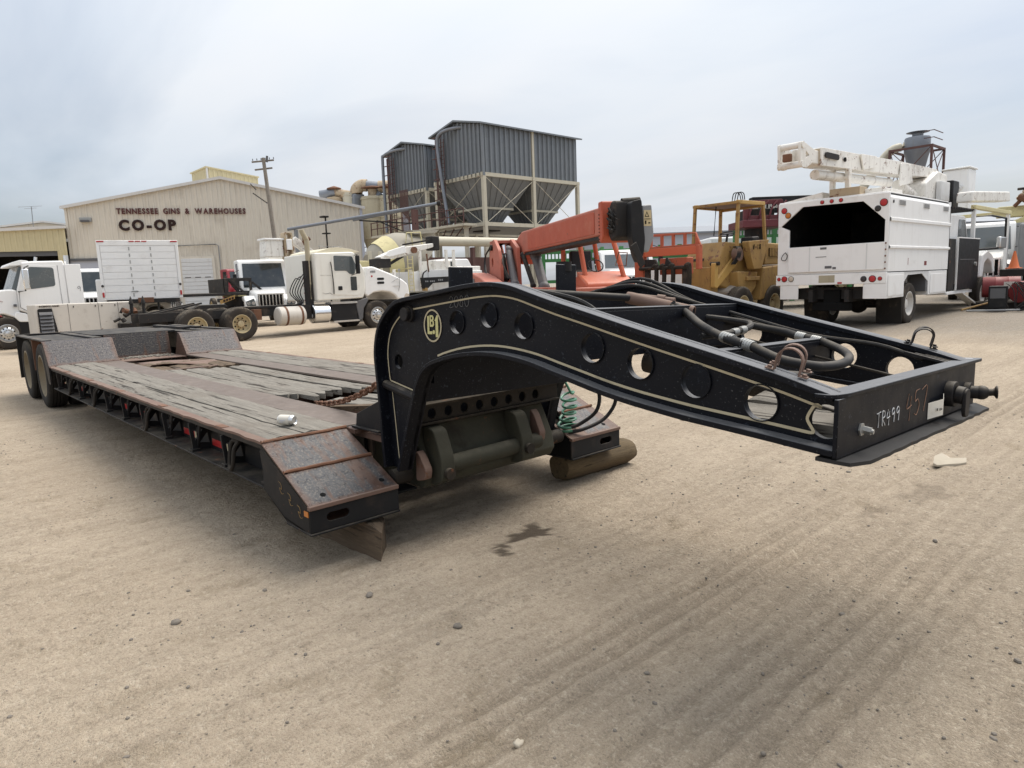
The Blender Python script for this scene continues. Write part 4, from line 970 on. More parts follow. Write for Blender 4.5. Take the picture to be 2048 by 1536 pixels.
cn = MB().lathe([(.001, 0), (.025, 0), (.0325, .008), (.0325, .100), (.0335, .104), (.026, .117), (.0265, .120), (.024, .118), (.022, .112), (.001, .112)], (0, 0, 0), (1, 0, 0), 28)
CN = thing('drink_can', 'dented silver and white drink can lying on the near deck planks', 'can', (-.93, -1.02, ZD+.050), R_(28))
cn.o('can_body', 'alu', CN); MB().lathe([(.0328, .012), (.0330, .012), (.0330, .092), (.0328, .092)], (0, 0, 0), (1, 0, 0), 28).o('can_label', 'paper', CN)
lb2 = MB().bx(.025, .055, -.0345, -.0332, -.010, -.006).bx(.03, .07, -.0345, -.0332, .0, .004); lb2.o('can_print', 'wall_bluegrey', CN)
# timbers
tb = MB(); r = random.Random(5); v = []
L0, L1 = Vector((-.68, -.99, 0)), Vector((.146, -.965, 0)); d = (L1-L0).normalized(); nrm = Vector((-d.y, d.x, 0)); n = 8
for i in range(n+1):
    t = i/n; p = L0.lerp(L1, t); h = .205-.05*max(0, t-.8)*5*.6
    for (o_, z, cut) in ((0, -.03, 0), (.17, -.03, 1), (.165, h-.006, 1), (.008, h, 0)):
        q = p+nrm*(o_+r.uniform(-.004, .004))+Vector((0, 0, z+r.uniform(-.004, .004)))
        if cut: q = q-d*.22*max(0, (t-.5)/.5)
        v.append(q+d*(r.uniform(-.015, .015) if i == n else 0))
tb.add(v, [(i*4+j, i*4+(j+1) % 4, (i+1)*4+(j+1) % 4, (i+1)*4+j) for i in range(n) for j in range(4)]+[(3, 2, 1, 0), tuple(4*n+j for j in range(4))])
setv(tb.o('timber_block', 'old_wood', ang=40), 'weathered brown timber block under the near front foot of the trailer', 'timber', 'timbers under the trailer feet')
lg = MB(); n = 20; m = 18; v = []; r = random.Random(9)
for i in range(m+1):
    t = i/m; c = Vector((-.22+.06*t, .83+.76*t, .108)); rr = .112*(1-.25*max(0, t-.9)*10*.6)*(1-.15*max(0, .06-t)*16)
    for j in range(n):
        a = 2*math.pi*j/n; q = rr*(1+.05*math.sin(3*a+1)+.03*math.sin(5*a+t*3)+r.uniform(-.02, .02)); v.append(c+Vector((q*math.cos(a)*1.05, 0, q*math.sin(a))))
lg.add(v, [(i*n+j, i*n+(j+1) % n, (i+1)*n+(j+1) % n, (i+1)*n+j) for i in range(m) for j in range(n)]+[tuple(range(n-1, -1, -1)), tuple(m*n+j for j in range(n))])
setv(lg.o('log', 'log_wood', ang=60), 'round weathered log under the far front foot of the trailer', 'log', 'timbers under the trailer feet')
# litter and stones on the dirt
def rock(name, x, y, s, seed, mat, label, sc=(1, 1, .6), group=None, cat='stone'):
    r = random.Random(seed); b = MB().sph((0, 0, 0), s, 10, 7, sc)
    b.v = [tuple(c*(1+.18*math.sin(seed+7*p[0]/s+3*p[1]/s)+r.uniform(-.08, .08)) for c in p) for p in b.v]
    o = b.o(name, mat, ang=50); o.location = (x, y, ground_h(x, y)+s*sc[2]*.35); return setv(o, label, cat, group)
rg = MB(); r = random.Random(21); n = 12; v = []
pts = [(-.17,.0),(-.10,.075),(.0,.10),(.07,.06),(.13,.03),(.22,.045),(.17,-.015),(.09,-.03),(.0,-.055),(-.09,-.05),(-.15,-.03)]
pts = [(a*.8, c*.8) for a, c in pts]; zz_ = [.025,.06,.075,.035,.02,.035,.014,.012,.02,.018,.012]
rg.add([(a, c, z) for (a, c), z in zip(pts, zz_)]+[(0.0, .01, .052)]+[(a, c, 0) for a, c in pts], [(i, (i+1) % 11, 11) for i in range(11)]+[(12+i, 12+(i+1) % 11, (i+1) % 11, i) for i in range(11)])
o = rg.o('crumpled_board', 'stone_pale', ang=25); o.location = (1.78, 3.08, ground_h(1.78, 3.08)-.004); o.rotation_euler = (0, 0, R_(55))
setv(o, 'flat pale piece of crumpled cardboard on the dirt right of the gooseneck', 'litter')
rock('stone', .02, -2.0, .022, 2, 'stone', 'small dark stone alone on the dirt left of the timber block')
rock('stone', 1.753, -1.437, .020, 4, 'stone_pale', 'pale round pebble at the bottom edge of the dirt foreground')
rock('stone', 1.02, -1.12, .020, 6, 'stone', 'dark clod on the dirt in front of the oil stain')
# pebbles and clods too many to count
gv = MB(); r = random.Random(12); tmpl = MB().sph((0, 0, 0), 1, 6, 4)
for i in range(7500):
    x = r.uniform(-6, 4.0); y = r.uniform(-3.0, 5.5)
    if (x-3.3)**2+(y+2.8)**2 < 1.2: continue
    if r.random() > ((.95 if x > .6 else .34)*(.25+1.5*max(0, math.sin(x*1.7+y*.9)*math.sin(y*1.3-x*.6+1)+.25))): continue
    if abs(y) < 1.3 and x < 0: continue
    s = .0028+.0070*r.random()**3.5+(.010 if r.random() < .008 else 0); z = ground_h(x, y); a = r.uniform(0, 6.28); e = (r.uniform(.7, 1.5), r.uniform(.7, 1.2), r.uniform(.5, .8)); ca, sa = math.cos(a), math.sin(a)
    gv.add([(x+s*(p[0]*e[0]*ca-p[1]*e[1]*sa), y+s*(p[0]*e[0]*sa+p[1]*e[1]*ca), z+s*(p[2]*e[2]+.25)) for p in tmpl.v], tmpl.f)
setv(gv.o('gravel', 'stone'), 'small grey pebbles and clods scattered over the dirt', 'gravel', kind='stuff')

# ------------------------------------------------------------------ parked vehicles (most stand parallel to the trailer's cross axis)
def rebase(t, dx, dy, dz):      # move a thing's Empty to its base without moving its parts
    d = Vector((dx, dy, dz)); t.location = Vector(t.location) + Matrix.Rotation(t.rotation_euler.z, 3, 'Z') @ d
    for c in t.children: c.location = Vector(c.location) - d
def panel(pts, plane, a, t, name, mat, parent, r=0.0, bevel=0.0):
    q = rpoly(pts, r) if r else pts
    return MB().prism(q, plane, a, a+t).o(name, mat, parent, bevel)
def seam(pts, name, parent, r=.006, mat='hole_dark'): return MB().tube(pts, r, 5).o(name, mat, parent)
def conv_truck(name, label, loc, rz, body='truck_white', roof=2.75, hood=1.25, wide=2.1, group=None, glass='glass_dark', rear=3.5, lights=True, bars=7, wheels=True, rails=True):
    t = thing(name, label, 'truck', loc, rz, group); w = wide/2
    # x=0 at the grille, cab behind
    xb = -hood
    cab = MB().prism(rpoly([(xb-.05,1.0),(xb-.02,1.62),(xb-.42,roof-.06),(xb-.62,roof),(xb-1.75,roof),(xb-1.75,1.0)], .07), 'xz', -w*.97, w*.97)
    c = cab.o('cab', body, t, 0.05)
    y0, y1 = -w*.84, w*.84
    wsx = lambda z: xb-.02+(-.40)*(z-1.62)/(roof-.06-1.62)
    MB().hexa([(wsx(1.68)-.03,y0,1.68),(wsx(1.68)+.012,y0,1.68),(wsx(1.68)+.012,y1,1.68),(wsx(1.68)-.03,y1,1.68)], [(wsx(roof-.18)-.03,y0*.95,roof-.18),(wsx(roof-.18)+.014,y0*.95,roof-.18),(wsx(roof-.18)+.014,y1*.95,roof-.18),(wsx(roof-.18)-.03,y1*.95,roof-.18)]).o('windshield', glass, c)
    for s in (-1, 1):
        panel([(xb-.22,1.68),(xb-.48,roof-.17),(xb-1.15,roof-.17),(xb-1.15,1.68)], 'xz', s*w*.97-(.008 if s < 0 else 0), .008, 'side_window', glass, c, .05)
        MB().tube([(xb-.1,s*w*.97,1.75),(xb+.05,s*(w+.16),1.78),(xb+.05,s*(w+.18),2.35),(xb-.2,s*w*.97,2.45)], .018, 6).o('mirror_arm', 'black_plastic', c)
        MB().bx(xb-.0, xb+.10, *sorted((s*(w+.10), s*(w+.26))), 1.85, 2.28).o('mirror', 'black_plastic', c, 0.03)
    hd = MB().hexa([(xb+.02,-w*.86,1.0),(-.02,-w*.62,.78),(-.02,w*.62,.78),(xb+.02,w*.86,1.0)], [(xb+.02,-w*.80,1.63),(-.10,-w*.52,1.42),(-.10,w*.52,1.42),(xb+.02,w*.80,1.63)]).o('hood', body, t, 0.10)
    gz0, gz1 = .80, 1.36
    gr = MB().bx(-.06, .005, -w*.50, w*.50, gz0, gz1).o('grille', 'hole_dark', t, 0.03)
    gb = MB()
    for i in range(bars): yy = -w*.46+w*.92*i/(bars-1); gb.bx(.004, .03, yy-.022, yy+.022, gz0+.02, gz1-.02)
    gb.bx(.002, .022, -w*.52, w*.52, gz1-.02, gz1+.03).bx(.002, .022, -w*.52, w*.52, gz0-.03, gz0+.01); gb.o('grille_bars', 'chrome', gr)
    for s in (-1, 1):
        fn = MB().prism(rpoly([(-.02,.72),(-.02,1.12),(-.35,1.32),(-1.15,1.28),(-1.35,1.05),(-1.30,.85),(-1.15,.85),(-1.05,1.05),(-.75,1.14),(-.38,1.02),(-.28,.72)], .08), 'xz', *sorted((s*w*.55, s*w*1.02))).o('fender', body, t, 0.05)
        if lights:
            MB().prism(rpoly([(s*w*.60,.86),(s*w*.96,.90),(s*w*.98,1.08),(s*w*.66,1.20)], .05), 'yz', -.03, .012).o('headlight', 'glass_grey', t)
            for yy in (.70, .88): MB().cyl((.005, s*w*yy, 1.0), (.022, s*w*yy, 1.0), .075, n=14).o('lamp', 'chrome', t)
        if wheels: wheel('steer', t, (-.72, s*(w-.14), .50), s > 0)
    MB().bx(-.04, .09, -w*1.0, w*1.0, .46, .70).o('bumper', 'chassis', t, 0.03)
    if rails:
        for s in (-1, 1): MB().bx(xb-rear-1.75, xb-1.0, s*.42-.04, s*.42+.04, .72, .98).o('frame_rail', 'chassis', t)
        for s in (-1, 1): wheel('dual', t, (xb-rear-.8, s*(w-.12), .525), s > 0)
    return t

# --- white tractor unit with sleeper, right side to the camera
def make_mack():
    t = thing('tractor_truck', 'white sleeper tractor truck with chrome tank and yellow-rimmed rear wheels, parked side-on before the warehouse', 'truck', (-19.70, 0, .055), R_(90))
    N = -1.2
    cab = MB().prism(rpoly([(8.14,1.14),(9.92,1.17),(10.02,1.45),(10.02,2.16),(9.66,2.77),(9.50,2.79),(8.14,2.745)], [.06,.06,.05,.04,.06,.1,.04]), 'xz', -1.2, 1.2).o('cab', 'truck_cream', t, 0.05)
    MB().prism(rpoly([(8.30,2.74),(8.36,2.82),(8.75,2.92),(9.1,2.95),(9.55,2.90),(9.95,2.80),(9.60,2.74)], .05), 'xz', -1.10, 1.10).o('roof_dome', 'roof_yellowed', cab, 0.05)
    MB().hexa([(9.66,-1.1,2.12),(10.035,-1.1,2.12),(10.035,1.1,2.12),(9.66,1.1,2.12)], [(9.45,-1.08,2.75),(9.688,-1.08,2.75),(9.688,1.08,2.75),(9.45,1.08,2.75)]).o('windshield', 'glass_dark', cab)
    door = panel([(8.76,1.32),(8.76,2.72),(9.62,2.70),(9.86,2.20),(9.86,1.45),(9.72,1.27)], 'xz', N-.014, .014, 'door', 'truck_cream', t, .06, .004)
    panel([(8.84,2.14),(8.84,2.66),(9.55,2.64),(9.70,2.30),(9.62,2.02),(9.42,2.02),(9.30,2.14)], 'xz', N-.022, .008, 'window', 'glass_grey', door, .05)
    panel([(9.44,1.45),(9.44,1.93),(9.68,1.93),(9.68,1.45)], 'xz', N-.022, .008, 'lower_window', 'glass_dark', door, .04)
    panel([(8.94,1.47),(8.94,1.61),(9.10,1.61),(9.10,1.47)], 'xz', N-.026, .012, 'handle', 'black_plastic', door, .03)
    MB().tube([(8.70,N-.03,2.45),(8.73,N-.045,2.2),(8.76,N-.045,1.6),(8.76,N-.03,1.35)], .016, 6, 3).o('grab_rail', 'black_plastic', cab)
    seam([(8.30,N-.002,2.0),(8.70,N-.002,1.99)], 'body_line', cab, .004, 'gray_plastic'); seam([(8.35,N-.004,1.40),(8.45,N-.004,1.36),(8.62,N-.004,1.39),(8.70,N-.004,1.33)], 'crack', cab, .005)
    MB().bx(9.58, 9.70, N-.30, N-.16, 2.02, 2.66).o('mirror', 'black_plastic', cab, .03)
    MB().tube([(9.66,N,2.68),(9.64,N-.23,2.68)], .018, 6).tube([(9.5,N,1.98),(9.62,N-.2,2.04)], .018, 6).o('mirror_arm', 'black_plastic', cab)
    for i in range(4): MB().tube([(8.5+.32*i, -.9+.1*i, 2.90), (8.5+.32*i, -.9+.1*i, 3.02)], .012, 5).o('antenna_stub', 'grey_steel', cab)
    MB().tube([(8.45,-.9,3.0),(9.5,-.6,3.0)], .012, 5).o('roof_rail', 'grey_steel', cab)
    hd = MB().prism(rpoly([(10.02,1.30),(10.05,1.75),(10.19,2.24),(10.32,2.285),(10.48,2.27),(11.14,2.03),(11.70,1.78),(11.90,1.62),(11.97,1.22),(11.93,1.05),(11.42,1.07),(11.34,1.20),(11.12,1.33),(10.75,1.38),(10.40,1.34),(10.16,1.20)], .05), 'xz', -1.12, 1.12).o('hood', 'truck_white', t, 0.09)
    for z in (1.83, 1.69): panel(slot(10.72, z, .30, .085), 'xz', N+.07, .012, 'hood_vent', 'black_plastic', hd)
    place_text('model_badge', '6000', .11, .004, 'gray_plastic', hd, (10.30, -1.126, 2.06), (1, 0, 0), (0, 0, 1))
    MB().prism(circ(10.36, 1.93, .035, 12), 'xz', -1.128, -1.118).o('badge', 'reflector_red', hd)
    for x in (11.46,): 
        MB().tube([(x-.0,-1.05,1.10),(x+.04,-1.16,1.55),(x+.05,-1.17,2.12)], .012, 6).cyl((x+.05,-1.17,2.08),(x+.05,-1.17,2.18),.045).tube([(x+.04,-1.16,1.55),(x-.45,-1.08,1.56)], .009, 5).tube([(x-.45,-1.08,1.60),(x+.02,-1.17,1.85)], .009, 5).o('hood_mirror', 'zinc', hd)
    panel([(11.70,1.14),(11.92,1.12),(11.94,1.24),(11.78,1.27)], 'xz', N+.07, .012, 'headlamp', 'lens_clear', hd, .03)
    panel([(9.70,1.08),(10.08,1.17),(10.14,1.10),(9.92,.80),(9.86,.42),(9.72,.36),(9.62,.95)], 'xz', N+.02, .5, 'rear_fender', 'gray_plastic', t, .04, .02)
    # tanks and steps
    tk = MB().lathe([(.001,0),(.27,0),(.31,.03),(.315,.06),(.315,.86),(.31,.89),(.27,.92),(.001,.92)], (6.76, -.98, .68), (1, 0, 0), 28).o('fuel_tank', 'tank_cream', t)
    for x in (6.98, 7.50): MB().lathe([(.316,0),(.322,0),(.322,.07),(.316,.07)], (x, -.98, .68), (1, 0, 0), 28, True).o('tank_strap', 'rust', tk)
    MB().lathe([(.001,0),(.30,0),(.325,.02),(.325,.58),(.30,.60),(.001,.60)], (7.98, -.98, .70), (1, 0, 0), 28).o('muffler_cover', 'chrome', t)
    MB().cyl((7.66,-.95,.62),(8.0,-.95,.62), .10).o('tank_pipe', 'zinc', t); MB().bx(7.70, 7.96, -1.05, -.6, .55, 1.02).o('battery_tray', 'chassis', t)
    sp = MB().bx(8.65, 9.66, -1.16, -.7, .42, 1.0).o('step_box', 'black_plastic', t, .02)
    MB().bx(8.62, 9.66, -1.2, -.8, 1.0, 1.07).o('step_tread', 'alu', sp); MB().bx(8.70, 9.70, -1.2, -.9, .36, .42).o('step_tread', 'alu', sp)
    for s in (-1, 1): MB().bx(2.75, 11.6, s*.42-.045, s*.42+.045, .70, .98).o('frame_rail', 'chassis', t, .01)
    for x in (3.0, 4.8, 6.2, 7.4): MB().bx(x, x+.1, -.4, .4, .72, .95).o('frame_cross_member', 'chassis', t)
    for x in (4.15, 5.50):
        for s in (-1, 1): wheel('dual', t, (x, s*1.07, .525), s > 0, tilt=x); wheel('dual', t, (x, s*.74, .525), s < 0)
        MB().cyl((x,-1.0,.52),(x,1.0,.52), .09).o('axle', 'chassis', t); MB().bx(x-.35, x+.35, -.55, -.47, .55, .68).bx(x-.35, x+.35, .47, .55, .55, .68).o('leaf_spring', 'chassis', t)
    for s in (-1, 1): wheel('steer', t, (10.50, s*1.02, .525), s > 0, tilt=.3)
    MB().cyl((10.5,-.9,.5),(10.5,.9,.5), .08).o('axle', 'chassis', t)
    st = MB().tube([(8.02,-.92,1.2),(8.04,-.92,3.05),(8.02,-.92,3.22),(7.92,-.92,3.42),(7.88,-.92,3.54)], .085, 14, 4); st.o('exhaust_stack', 'rust_cream', t)
    # fifth wheel ramps, couplings, hoses
    for s in (-.35, .35): MB().bar((3.0, s, .92), (4.6, s, 1.22), .12, .05).o('ramp_rail', 'chassis', t)
    MB().prism([(4.3,1.05),(4.5,1.16),(5.3,1.16),(5.4,1.05)], 'xz', -.45, .45).o('fifth_wheel', 'chassis', t, .01)
    MB().bx(5.9, 7.9, -.5, .5, .98, 1.04).o('deck_plate', 'chassis', t)
    MB().bx(6.05, 6.30, -.85, -.55, .6, .95).o('air_tank_valve', 'rust', t)
    for k in range(5): MB().tube([(8.08,-.9+.22*k,2.3-.1*k),(7.85,-1.0+.2*k,1.9),(7.72,-.8+.2*k,1.45),(7.9,-.6+.1*k,1.1),(7.6,-.5,1.02)], .018, 6, 4).o('air_line', 'hose_rubber', t)
    MB().tube([(7.95+.05*math.cos(a*.9), -.75+.07*math.sin(a*.9), 2.0-.035*a) for a in range(26)], .010, 5).o('coiled_line', 'drum_red', t)
    MB().bx(7.9, 8.1, -1.0, -.75, 1.0, 2.5).o('hose_tower', 'chassis', t)
    rebase(t, 7.4, 0, 0); return t
make_mack()

# --- white day-cab tractor on the left, nose to the left
def make_volvo():
    t = thing('tractor_truck', 'white tractor truck facing left, parked behind the beige compressor', 'truck', (-25.40, 0, .0), R_(90)); N = -1.2
    cab = MB().prism(rpoly([(.46,1.25),(.46,1.9),(.68,2.66),(.66,2.80),(.90,2.84),(1.84,2.86),(1.88,2.7),(1.88,1.05),(.80,1.05),(.62,1.18)], .05), 'xz', -1.2, 1.2).o('cab', 'truck_white', t, 0.05)
    MB().prism(rpoly([(.34,2.70),(.40,2.80),(.66,2.885),(.88,2.86),(.88,2.72)], .04), 'xz', -1.15, 1.15).o('sun_visor', 'truck_white', cab, .03)
    MB().hexa([(.33,-1.08,1.93),(.6,-1.08,1.93),(.6,1.08,1.93),(.33,1.08,1.93)], [(.60,-1.05,2.68),(.8,-1.05,2.68),(.8,1.05,2.68),(.60,1.05,2.68)]).o('windshield', 'glass_grey', cab)
    dr = panel([(.50,1.36),(.52,1.88),(.80,2.72),(1.62,2.70),(1.66,1.1),(.84,1.1),(.76,1.16)], 'xz', N-.012, .012, 'door', 'truck_white', t, .04, .004)
    panel([(.80,1.93),(.80,2.60),(.88,2.66),(1.54,2.63),(1.54,2.02)], 'xz', N-.020, .008, 'window', 'glass_grey', dr, .08)
    seam([(.49,N-.016,1.35),(.51,N-.016,1.85)], 'door_seam', dr); seam([(1.66,N-.004,2.7),(1.68,N-.004,1.2)], 'door_seam', dr); seam([(.50,N-.016,1.34),(.84,N-.016,1.10)], 'door_seam', dr)
    panel([(1.88,1.40),(1.86,2.74),(2.33,2.74),(2.33,1.40)], 'xz', N-.02, .10, 'side_fairing', 'truck_white', t, .02, .01)
    strokes('chalk_mark', '9', 'gray_plastic', t, (2.16, N-.023, 1.83), (1, 0, 0), (0, 0, 1), .11, .006)
    hd = MB().prism(rpoly([(.48,1.15),(.46,1.92),(.28,1.95),(-.9,1.86),(-1.55,1.65),(-1.75,1.2),(-1.7,.75),(-1.3,.72),(-.85,.80),(-.62,1.05),(.02,1.16),(.35,1.0),(.62,.86),(.75,1.0)], .08), 'xz', -1.14, 1.14).o('hood', 'truck_white', t, .08)
    panel([(.28,1.06),(.36,1.20),(.60,1.16),(.76,1.02),(.74,.86),(.42,.88)], 'xz', N+.0, .10, 'fender_tail', 'truck_white', hd, .04, .02)
    panel([(.32,1.38),(.32,1.46),(.40,1.46),(.40,1.38)], 'xz', N-.015, .3, 'side_marker', 'gray_plastic', hd)
    MB().tube([(.05,-1.15,1.55),(-.12,-1.16,1.60),(-.30,-1.16,1.50)], .008, 5, 3).o('scratch', 'drum_red', hd)
    panel([(.42,.40),(.40,.90),(.85,.90),(1.05,1.05),(1.8,1.05),(1.8,.40)], 'xz', N+.02, .5, 'side_skirt', 'black_plastic', t, .03, .02)
    MB().bx(.62, .80, N-.34, N-.20, 1.92, 2.58).o('mirror', 'chrome', cab, .03); MB().tube([(.50,N,1.86),(.66,N-.27,1.88),(.70,N-.27,2.62),(.85,N,2.70)], .022, 6).o('mirror_arm', 'black_plastic', cab)
    for s in (-1, 1): wheel('steer', t, (.07, s*1.03, .525), s > 0)
    for s in (-1, 1): MB().bx(-1.2, 7.0, s*.42-.045, s*.42+.045, .70, .98).o('frame_rail', 'chassis', t)
    for x in (4.6, 5.95):
        for s in (-1, 1): wheel('dual', t, (x, s*1.05, .525), s > 0)
    MB().cyl((2.0, -.85, 1.0), (2.0, -.85, 3.05), .075).o('exhaust_stack', 'chrome', t)
    MB().cyl((1.30, .7, 2.8), (1.36, .7, 3.08), .05).o('roof_horn', 'alu', cab)
    rebase(t, 2.0, 0, 0)
make_volvo()

# --- beige compressor box
def make_compressor():
    t = thing('air_compressor', 'beige box compressor with black louvred end, behind the trailer wheels on the left', 'compressor', (-21.8, 0, .0), R_(90)); N = -.8
    b = MB().bx(.45, 3.05, N, .8, .42, 1.425).o('housing', 'tank_cream', t, .03)
    panel([(.50,.60),(.50,1.27),(.54,1.30),(.86,1.30),(.95,.60)], 'xz', N-.03, .03, 'louvre_frame', 'black_plastic', b)
    for i in range(6):
        z = 1.20-.105*i; MB().hexa([(.53,N-.03,z-.07),(.86,N-.03,z-.07),(.86,N-.09,z-.09),(.53,N-.09,z-.09)], [(.53,N-.03,z),(.86,N-.03,z),(.86,N-.085,z-.07),(.53,N-.085,z-.07)]).o('louvre', 'gray_plastic', b)
    for x in (1.28, 2.08, 2.62): seam([(x,N-.002,1.42),(x,N-.002,.45)], 'panel_seam', b, .006)
    for x in (1.42, 2.0, 2.18, 2.54): MB().bx(x-.012, x+.012, N-.014, N, 1.30, 1.35).o('latch', 'chassis', b)
    place_text('maker_name', 'INGERSOLL-RAND', .062, .003, 'sign_brown', b, (.55, N-.004, 1.345), (1, 0, 0), (0, 0, 1), .002)
    for x in (.9, 2.6): MB().bx(x, x+.15, -.6, .6, -.05, .42).o('skid', 'chassis', t)
    rebase(t, 1.7, 0, 0)
make_compressor()
# machinery and post frame between compressor and tandem wheels
def make_derrick():
    t = thing('winch_frame', 'rusty winch and hitch parts on a black frame beside the compressor', 'winch', (-21.0, 3.15, .0), R_(90))
    MB().bx(-.6, 1.5, -.35, .35, .55, .75).o('frame', 'chassis', t, .02)
    for x in (-.2, .15): MB().cyl((x, -.2, .7), (x, -.2, 1.35), .05).lathe([(.07,0),(.07,.04),(.012,.24),(.001,.25)], (x, -.2, 1.33), (0, 0, 1), 12).o('post', 'chassis', t)
    r = random.Random(31)
    for i in range(16):
        c = (r.uniform(-.55, .35), r.uniform(-.45, -.1), r.uniform(.75, 1.12)); d = Vector((r.uniform(-1, 1), r.uniform(-.4, .4), r.uniform(-1, 1))).normalized()*r.uniform(.08, .22)
        MB().cyl(c, Vector(c)+d, r.uniform(.03, .08), n=10).o('fitting', r.choice(['rust', 'chassis', 'greasy', 'zinc', 'rust']), t)
    for x in (-.35, .2, .9): MB().cyl((x, -.3, .0), (x, -.3, .6), .06).o('stand_leg', 'chassis', t)
    MB().bx(.25, .5, -.4, -.3, .8, 1.0).o('white_plate', 'truck_white', t)
make_derrick()
tk = thing('water_tank', 'dark grey round tank end cut by the left picture edge', 'tank', (-14.0, -1.62, .0))
MB().lathe([(.001,0),(.34,.01),(.40,.04),(.42,.10),(.42,1.3),(.38,1.38),(.001,1.4)], (.0, 0, 1.08), (-1, 0, 0), 30).o('shell', 'gray_plastic', tk)
for x in (-.3, -1.1): MB().bx(x-.05, x+.05, -.3, .3, 0, .75).o('stand', 'chassis', tk)

# --- box truck seen from behind
def make_boxtruck():
    t = thing('box_truck', 'white box truck seen from behind with its roll-up door shut', 'truck', (-26.85, 4.88, .05), R_(-13)); w = 1.42
    z0, z1 = 1.42, 3.72
    b = MB().bx(-6, -.06, -w, w, z0, z1-.02).o('box', 'truck_white', t, .02)
    MB().plate([(-w,z0),(w,z0),(w,z1),(-w,z1)], [[(-w+.11,z0+.04),(w-.11,z0+.04),(w-.11,z1-.20),(-w+.11,z1-.20)]], 'yz', -.06, .0).o('rear_frame', 'truck_white', t, .015)
    n = 8; h = (z1-.24-z0)/n
    for i in range(n): MB().bx(-.045, -.012, -w+.12, w-.12, z0+.045+i*h, z0+.045+(i+1)*h-.008).o('door_panel', 'truck_white', t, .004)
    for y in (-.33, .42):
        for i in range(n): MB().bx(-.012, -.003, y-.02, y+.02, z0+.05+i*h+h*.25, z0+.05+i*h+h*.75).o('door_hinge', 'zinc', t)
    MB().bx(-.03, .01, -.40, -.16, z0+.30, z0+.34).o('door_latch', 'zinc', t)
    for y in (-.22, 0, .22): MB().bx(0, .02, y-.09, y+.09, z1-.06, z1-.02).o('marker_lamp', 'reflector_red', t)
    for s in (-1, 1): MB().bx(0, .02, *sorted((s*(w-.02), s*(w-.26))), z1-.07, z1-.02).o('marker_lamp', 'reflector_red', t)
    for s in (-1, 1):
        MB().cyl((0, s*(w-.055), z0+.55), (.02, s*(w-.055), z0+.55), .05).o('tail_lamp', 'lens_dark', t)
        MB().bx(0, .02, *sorted((s*(w-.02), s*(w-.09))), z0+.12, z0+.30).o('tail_lamp', 'reflector_red', t)
    MB().bx(-6, .05, -w*.9, w*.9, 1.26, z0-.005).o('bed_frame', 'chassis', t)
    MB().bx(-.1, .08, -w, w, .55, .75).o('bumper', 'chassis', t); MB().bar((-.05, -.5, .75), (-.05, -.5, 1.3), .08, .08).bar((-.05, .5, .75), (-.05, .5, 1.3), .08, .08).o('bumper_bracket', 'chassis', t)
    for s in (-1, 1):
        wheel('white', t, (-1.6, s*1.12, .50), s < 0)
        MB().bx(-6.9, -6.8, *sorted((s*1.45, s*1.72)), 1.72, 2.25).o('mirror', 'black_plastic', t, .03); MB().bar((-6.9, s*1.1, 1.9), (-6.9, s*1.6, 1.9), .04, .04).o('mirror_arm', 'black_plastic', t)
    MB().bx(-8.0, -6.1, -1.15, 1.15, .7, 2.6).o('cab', 'truck_white', t, .15)
    MB().bx(.0, .10, -.2, .35, z0-.14, z0+.06).o('liftgate_lock', 'rust', t)
make_boxtruck()
conv_truck('day_cab_truck', 'white truck nose with dark windscreen between the tractor truck and the box truck', (-35.5, 5.0, .25), R_(-8), roof=2.85, hood=1.2, wide=2.2)
conv_truck('service_truck', 'white truck with tall grille and headlights facing the camera, behind the sleeper tractor', (-25.6, 9.55, .12), R_(-14), roof=2.92, hood=1.35, wide=2.1, bars=8)
conv_truck('red_truck', 'dark red truck cab with marker lamps far behind, left of the service truck', (-39.5, 14.4, .3), R_(-4), 'truck_red', roof=2.85, hood=1.2, wide=2.2)
conv_truck('red_truck', 'bright red truck at the left picture edge before the dark shed opening', (-39.0, 1.55, .05), R_(80), 'truck_red', roof=2.75, hood=1.2, wide=2.2)
conv_truck('white_pickup', 'white truck bonnet peeping out right of the box truck', (-31.0, 7.35, .1), R_(60), roof=2.3, hood=1.3, wide=2.0)
